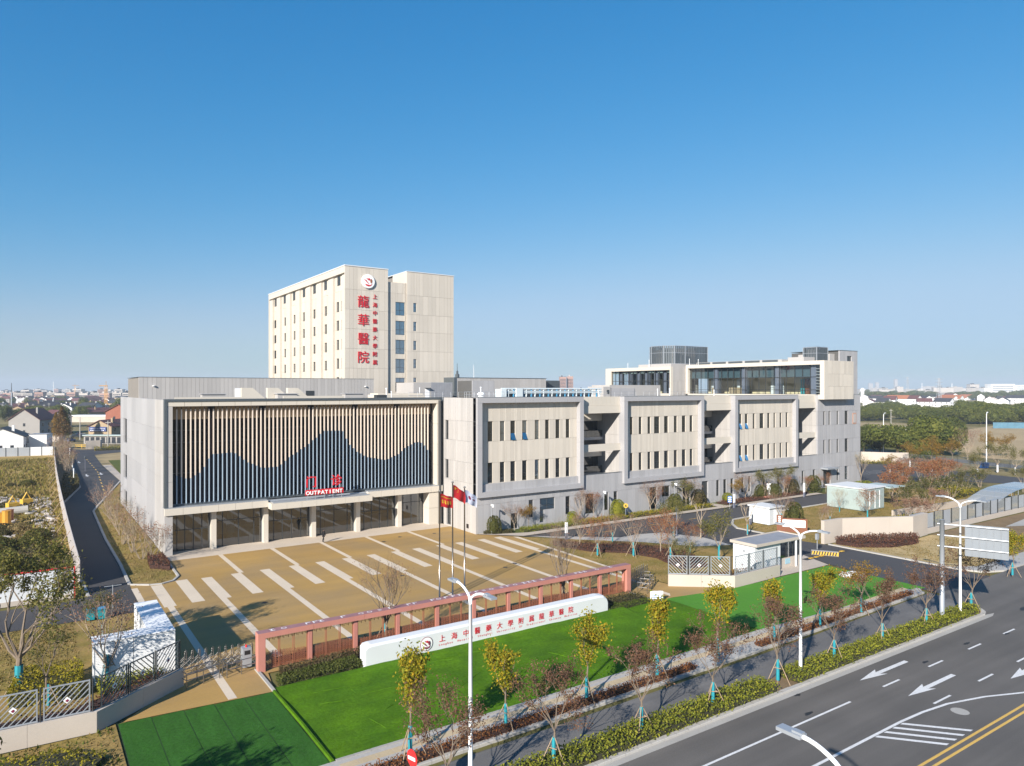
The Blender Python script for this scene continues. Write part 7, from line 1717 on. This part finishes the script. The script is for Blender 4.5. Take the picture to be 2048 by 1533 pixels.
def pylon(u, w, h, lab, m='galv'):
    x, y = at_w(u,w); t = thing('lattice_pylon',lab,'pylon',(x,y,0),-YAW); b = MB(); s = h*.07
    for sx in (-1,1):
        for sy in (-1,1): b.tube([(sx*s,sy*s,0),(sx*s*.25,sy*s*.25,h)],.28,4)
    for k in range(12):
        z0, z1 = h*k/12, h*(k+1)/12; a, c = s*(1-.75*k/12), s*(1-.75*(k+1)/12); b.tube([(-a,-a,z0),(c,-c,z1)],.16,3); b.tube([(a,-a,z0),(-c,-c,z1)],.16,3)
    b.build('lattice',M[m],t)
    for k in (.72,.84,.96): b = MB(); b.box(-h*.13,-.3,h*k,h*.13,.3,h*k+.5); b.build('cross_arm',M[m],t)
pylon(1815,1500,46,'lattice power pylon on the right horizon'); pylon(1878,900,34,'nearer lattice power pylon above the white village houses')
for u, w, h, l in ((1844,2600,42,'thin white chimney mast left of the white campus'),(1904,2600,42,'thin white chimney mast nearer to the white campus'),(107,2300,44,'thin pale chimney mast on the left horizon')):
    x, y = at_w(u,w); b = MB(); b.tube([(0,0,0),(0,0,h)],[1.1,.8],8); o = b.build('chimney_mast',M['white'],None,loc=(x,y,0)); tag(o,l,'chimney')
x, y = at_w(1725,1500); t = thing('water_tank','white round tank on the horizon beside the building end wall','tank',(x,y,0)); b = MB(); b.lathe([(3.5,0),(3.5,15),(4.2,16),(4.2,21),(2,22.5),(0,22.5)],14); b.build('tank',M['white'],t)
x, y = at_w(23,560); t = thing('mono_mast','tall pale tapering monopole mast at the left edge','mast',(x,y,0)); b = MB(); b.tube([(0,0,0),(0,0,18)],[.55,.4],8); b.build('pole',M['galv'],t); b = MB(); b.tube([(0,0,18),(0,0,25)],[.28,.18],8); b.build('antenna',M['mullion'],t)
def crane(u, w, h, lab, jib):
    x, y = at_w(u,w); t = thing('tower_crane',lab,'crane',(x,y,0),-YAW); b = MB(); s = .9
    for sx in (-s,s):
        for sy in (-s,s): b.tube([(sx,sy,0),(sx,sy,h)],.16,3)
    for k in range(int(h/3)): b.tube([(-s,-s,3*k),(s,-s,3*k+3)],.1,3); b.tube([(s,-s,3*k),(-s,-s,3*k+3)],.1,3)
    b.build('mast',M['machine'],t); b = MB(); b.tube([(-6,0,h),(jib,0,h)],.35,4); b.tube([(0,0,h),(0,0,h+4)],.2,4); b.build('jib',M['machine'],t)
crane(212,620,23,'ochre tower crane mast left of the block corner',1.5); crane(150,1500,28,'small far tower crane on the left horizon',9)
def utility(u, v, h, lab):
    x, y = ground_at(u,v); t = thing('utility_pole',lab,'utility pole',(x,y,0),-YAW); b = MB(); b.tube([(0,0,0),(0,0,h)],[.2,.14],6); b.build('pole',M['concrete'],t); b = MB(); b.box(-1,-.08,h-.8,1,.08,h-.6); b.build('cross_arm',M['concrete'],t)
for i,(u,v,h,l) in enumerate(((5,838,10,'concrete utility pole at the left picture edge'),(37,834,10,'concrete utility pole left of the grey gable'),(52,832,9,'concrete utility pole above the grey gable'),(66,833,9,'concrete utility pole behind the dark roof'),(88,834,9,'left of the pair of utility poles behind the houses'),(98,834,10,'right of the pair of utility poles behind the houses'),(216,893,9,'white street pole before the tan shop house'),(160,880,9,'thin utility pole before the parked cars'),(1782,851,9,'white utility pole in front of the wood'))): utility(u,v,h,l)
def far_lamp(u, v, lab, h):
    x, y = ground_at(u,v); t = thing('far_street_lamp',lab,'street lamp',(x,y,0),.3,'street lamps on the far boundary road'); b = MB(); b.tube([(0,0,0),(0,0,h-1)],[.14,.09],6); b.build('pole',M['white'],t); b = MB(); b.tube([(0,0,h-1),(.3,0,h-.3),(1.2,0,h),(2.0,0,h+.1)],.08,6); b.build('arm',M['white'],t); b = MB(); b.box(1.9,-.15,h,2.7,.15,h+.15); b.build('lamp_head',M['white'],t)
far_lamp(1767,908,'white single arm street lamp left of the far road sign',12.5); far_lamp(1973,936,'white single arm street lamp at the right boundary road',14)
x, y = ground_at(1812,910); t = thing('far_road_sign','far road sign on a white pole seen from behind','road sign',(x,y,0),-YAW-.3); b = MB(); b.tube([(0,0,0),(0,0,8.6)],.2,8); b.build('pole',M['white'],t)
for k in range(4): b = MB(); b.box(.8+.95*k,-.1,5.6,1.7+.95*k,.0,8.6); b.build('sign_panel',M['galv'],t)
b = MB(); b.box(-.3,-.05,6.2,4.6,-.0-.101+.0,6.35); b.box(-.3,-.16,7.8,4.6,-.102,7.95); b.build('arm',M['galv'],t)
x, y = ground_at(1986,857); t = thing('blue_wall','long blue sheet wall at the edge of the far field','wall',(x,y,0),-YAW-.12)
for k in range(16): b = MB(); b.box(3.5*k,-.1,0,3.5*k+3.44,.05,3.0); b.build('wall_sheet',M['blue_net'],t)
x, y = ground_at(1718,893); t = thing('blue_shed','low blue roofed shed behind the end wall of the building','shed',(x,y,0),-YAW+.3); b = MB(); b.box(0,0,0,16,8,2.6); b.build('wall',M['blue_net'],t); b = MB(); b.face([(-.5,-.5,2.6),(16.5,-.5,2.6),(16.5,4,3.8),(-.5,4,3.8)]); b.face([(-.5,8.5,2.6),(16.5,8.5,2.6),(16.5,4,3.8),(-.5,4,3.8)]); b.build('roof',M['pipe_blue'],t)
x, y = ground_at(30,826); t = thing('blue_depot','long blue roofed depot shed on the left','shed',(x,y,0),-YAW); b = MB(); b.box(0,0,0,22,14,5); b.build('wall',M['house_white'],t); b = MB(); b.box(-.4,-.4,5.002,22.4,14.4,6); b.build('roof',M['pipe_blue'],t)
x, y = ground_at(135,845); t = thing('white_shed','long white roofed shed behind the conifers','shed',(x,y,0),-YAW); b = MB(); b.box(0,0,0,32,12,3.5); b.build('wall',M['offwhite'],t); b = MB(); b.box(-.4,-.4,3.502,32.4,12.4,4.2); b.build('roof',M['house_white'],t)
x, y = ground_at(70,822); t = thing('long_wall','long pale wall crossing the village on the left','wall',(x,y,0),-YAW)
for k in range(10): b = MB(); b.box(7*k,0,0,7*k+6.9,.4,3.0); b.build('wall_segment',M['offwhite'],t)
# excavators and site junk
def excavator(x, y, rz, s, lab):
    t = thing('excavator',lab,'excavator',(x,y,0),rz); t.scale=(s,s,s)
    for sy in (-.95,.95): b = MB(); b.prism([(-1.7,sy-.25),(1.7,sy-.25),(1.7,sy+.25),(-1.7,sy+.25)],.0,.75); b.build('track',M['black'],t)
    b = MB(); b.box(-1.8,-1.1,.9,.6,1.1,1.9); b.box(-.6,-.6,.75,.6,.6,.9); b.build('body',M['machine'],t)
    b = MB(); b.box(.0,.2,1.902,1.2,1.1,3.0); b.build('cab',M['dark_window'],t)
    b = MB(); b.tube([(.6,-.3,1.5),(2.4,-.3,3.8),(4.2,-.3,3.4)],[.28,.25,.2],6); b.tube([(4.2,-.3,3.4),(4.6,-.3,1.2)],[.2,.15],6); b.build('boom',M['machine'],t)
    b = MB(); b.prism([(4.2,-.8),(5.1,-.8),(5.0,.2),(4.2,.2)],.3,1.2); b.build('bucket',M['machine'],t)
x, y = ground_at(176,826); excavator(x,y,.3,1.5,'ochre excavator among the village sheds, left one'); x, y = ground_at(203,826); excavator(x,y,2.4,1.5,'ochre excavator beside the crane mast, right one')
def barrel(u,v,lab,h=2.2,r=.55,m='machine'):
    x, y = ground_at(u,v); t = thing('yellow_drum',lab,'drum',(x,y,0)); b = MB(); b.lathe([(0,0),(r,0),(r,.1),(r*.93,.14),(r*.93,h-.14),(r,h-.1),(r,h),(0,h)],10); b.build('shell',M[m],t)
barrel(2,1053,'orange steel drum at the left edge of the waste ground',2.0); barrel(13,1056,'taller orange steel drum beside the first on the waste ground',2.5,.6); barrel(20,1046,'brown steel drum behind the orange ones',2.0,.5,'rust')
x, y = ground_at(38,1030); b = MB(); b.tube([(-3,0,.6),(1.2,0,.75)],.65,12,cap=False); b.lathe([(.45,0),(.8,0),(.8,.25),(.45,.25)],12,(1.4,0,.1)); o = b.build('concrete_pipe',M['concrete'],None,loc=(x,y,0)); tag(o,'grey concrete pipe lying on the waste ground','pipe')
for u,v,l in ((25,1019,'small yellow machine frame on the rubble strip, left'),(53,1011,'small yellow machine frame on the rubble strip, right')):
    x, y = ground_at(u,v); t = thing('machine_frame',l,'machine',(x,y,0),.4); b = MB(); b.prism([(-.8,-.6),(.8,-.6),(.8,.6),(-.8,.6)],.3,1.1); b.build('body',M['yellow'],t); b = MB(); b.tube([(-.6,0,1.1),(0,0,2.2),(.6,0,1.1)],.12,6); b.build('frame',M['yellow'],t)
    for wx in (-.5,.5): b = MB(); b.lathe([(0,-.1),(.3,-.1),(.3,.1),(0,.1)],10); o = b.build('wheel',M['black'],t,loc=(wx,-.62,.3)); o.rotation_euler=(PI/2,0,0)
rr = random.Random(4); b = MB()
for i in range(700):
    k = rr.random(); u, v = (rr.uniform(-10,118), rr.gauss(1006,6)) if k < .55 else (rr.gauss(5,14), rr.gauss(1072,18)) if k < .85 else (rr.uniform(70,110), rr.gauss(1040,14))
    if v < 985: continue
    x, y = ground_at(u,v)
    if x > 3.8: continue
    s = rr.uniform(.12,.55); a = rr.uniform(0,3); d = Vector((math.cos(a),math.sin(a),rr.uniform(-.1,.3)))*s; b.obox((x-d.x,y-d.y,s*.25),(x+d.x,y+d.y,s*.3+d.z),s*rr.uniform(.4,1.1),s*rr.uniform(.2,.6))
stuff(b.build('rubble',M['rubble']))
def car(u, v, rz, m, lab):
    x, y = ground_at(u,v); t = thing('parked_car',lab,'car',(x,y,0),rz)
    b = MB(); b.prism([(-2.2,-.85),(2.2,-.85),(2.3,0),(2.2,.85),(-2.2,.85),(-2.25,0)],.35,.95); b.build('body',M[m],t)
    k = MB(); k.v = [(-1.6,-.75,.95),(1.1,-.75,.95),(1.1,.75,.95),(-1.6,.75,.95),(-1.1,-.62,1.5),(.5,-.62,1.5),(.5,.62,1.5),(-1.1,.62,1.5)]; k.f=[(0,1,5,4),(1,2,6,5),(2,3,7,6),(3,0,4,7),(4,5,6,7)]; k.m=[0]*4+[1]; k.build('cabin',[M['dark_window'],M[m]],t)
    for wx in (-1.35,1.35):
        for wy in (-.86,.86): q = MB(); q.lathe([(0,-.1),(.33,-.1),(.33,.1),(0,.1)],10); o = q.build('wheel',M['black'],t,loc=(wx,wy,.33)); o.rotation_euler=(PI/2,0,0)
    for wy in (-.6,.6): q = MB(); q.box(2.2,wy-.18,.65,2.28,wy+.18,.8); q.build('headlight',M['white'],t)
for u,v,rz,m,l in ((152,876,.2,'dark_metal','dark car parked left before the shop house'),(160,873,.3,'maroon','maroon car parked in the middle before the shop house'),(168,875,.2,'white','white car parked right before the shop house'),(140,884,1.0,'blue_sign','blue car at the end of the side road'),(230,880,.2,'black_cloth','black car half hidden by the block corner')): car(u,v,rz,m,l)
# blue bins by the right boundary
x, y = ground_at(1969,936); t = thing('blue_bins','pair of blue bins at the foot of the right boundary lamp','bin',(x,y,0)); b = MB(); b.box(-1.4,-.5,0,-.1,.5,1.2); b.build('bin',M['blue_sign'],t); b = MB(); b.box(.1,-.5,0,1.4,.5,1.2); b.build('bin',M['blue_sign'],t)

# ------------------------------------------------------------------ air
hz = bpy.data.materials.new('haze_air'); hz.use_nodes = True; nt = hz.node_tree; nt.nodes.clear()
o_ = nt.nodes.new('ShaderNodeOutputMaterial'); pv_ = nt.nodes.new('ShaderNodeVolumePrincipled'); pv_.inputs['Density'].default_value = 0.00020; pv_.inputs['Color'].default_value = (0.66,0.76,0.88,1); pv_.inputs['Anisotropy'].default_value = 0.0
nt.links.new(pv_.outputs[0], o_.inputs['Volume'])
b = MB(); b.box(-9300,-9300,-1.2,9300,9300,125); stuff(b.build('haze', hz))
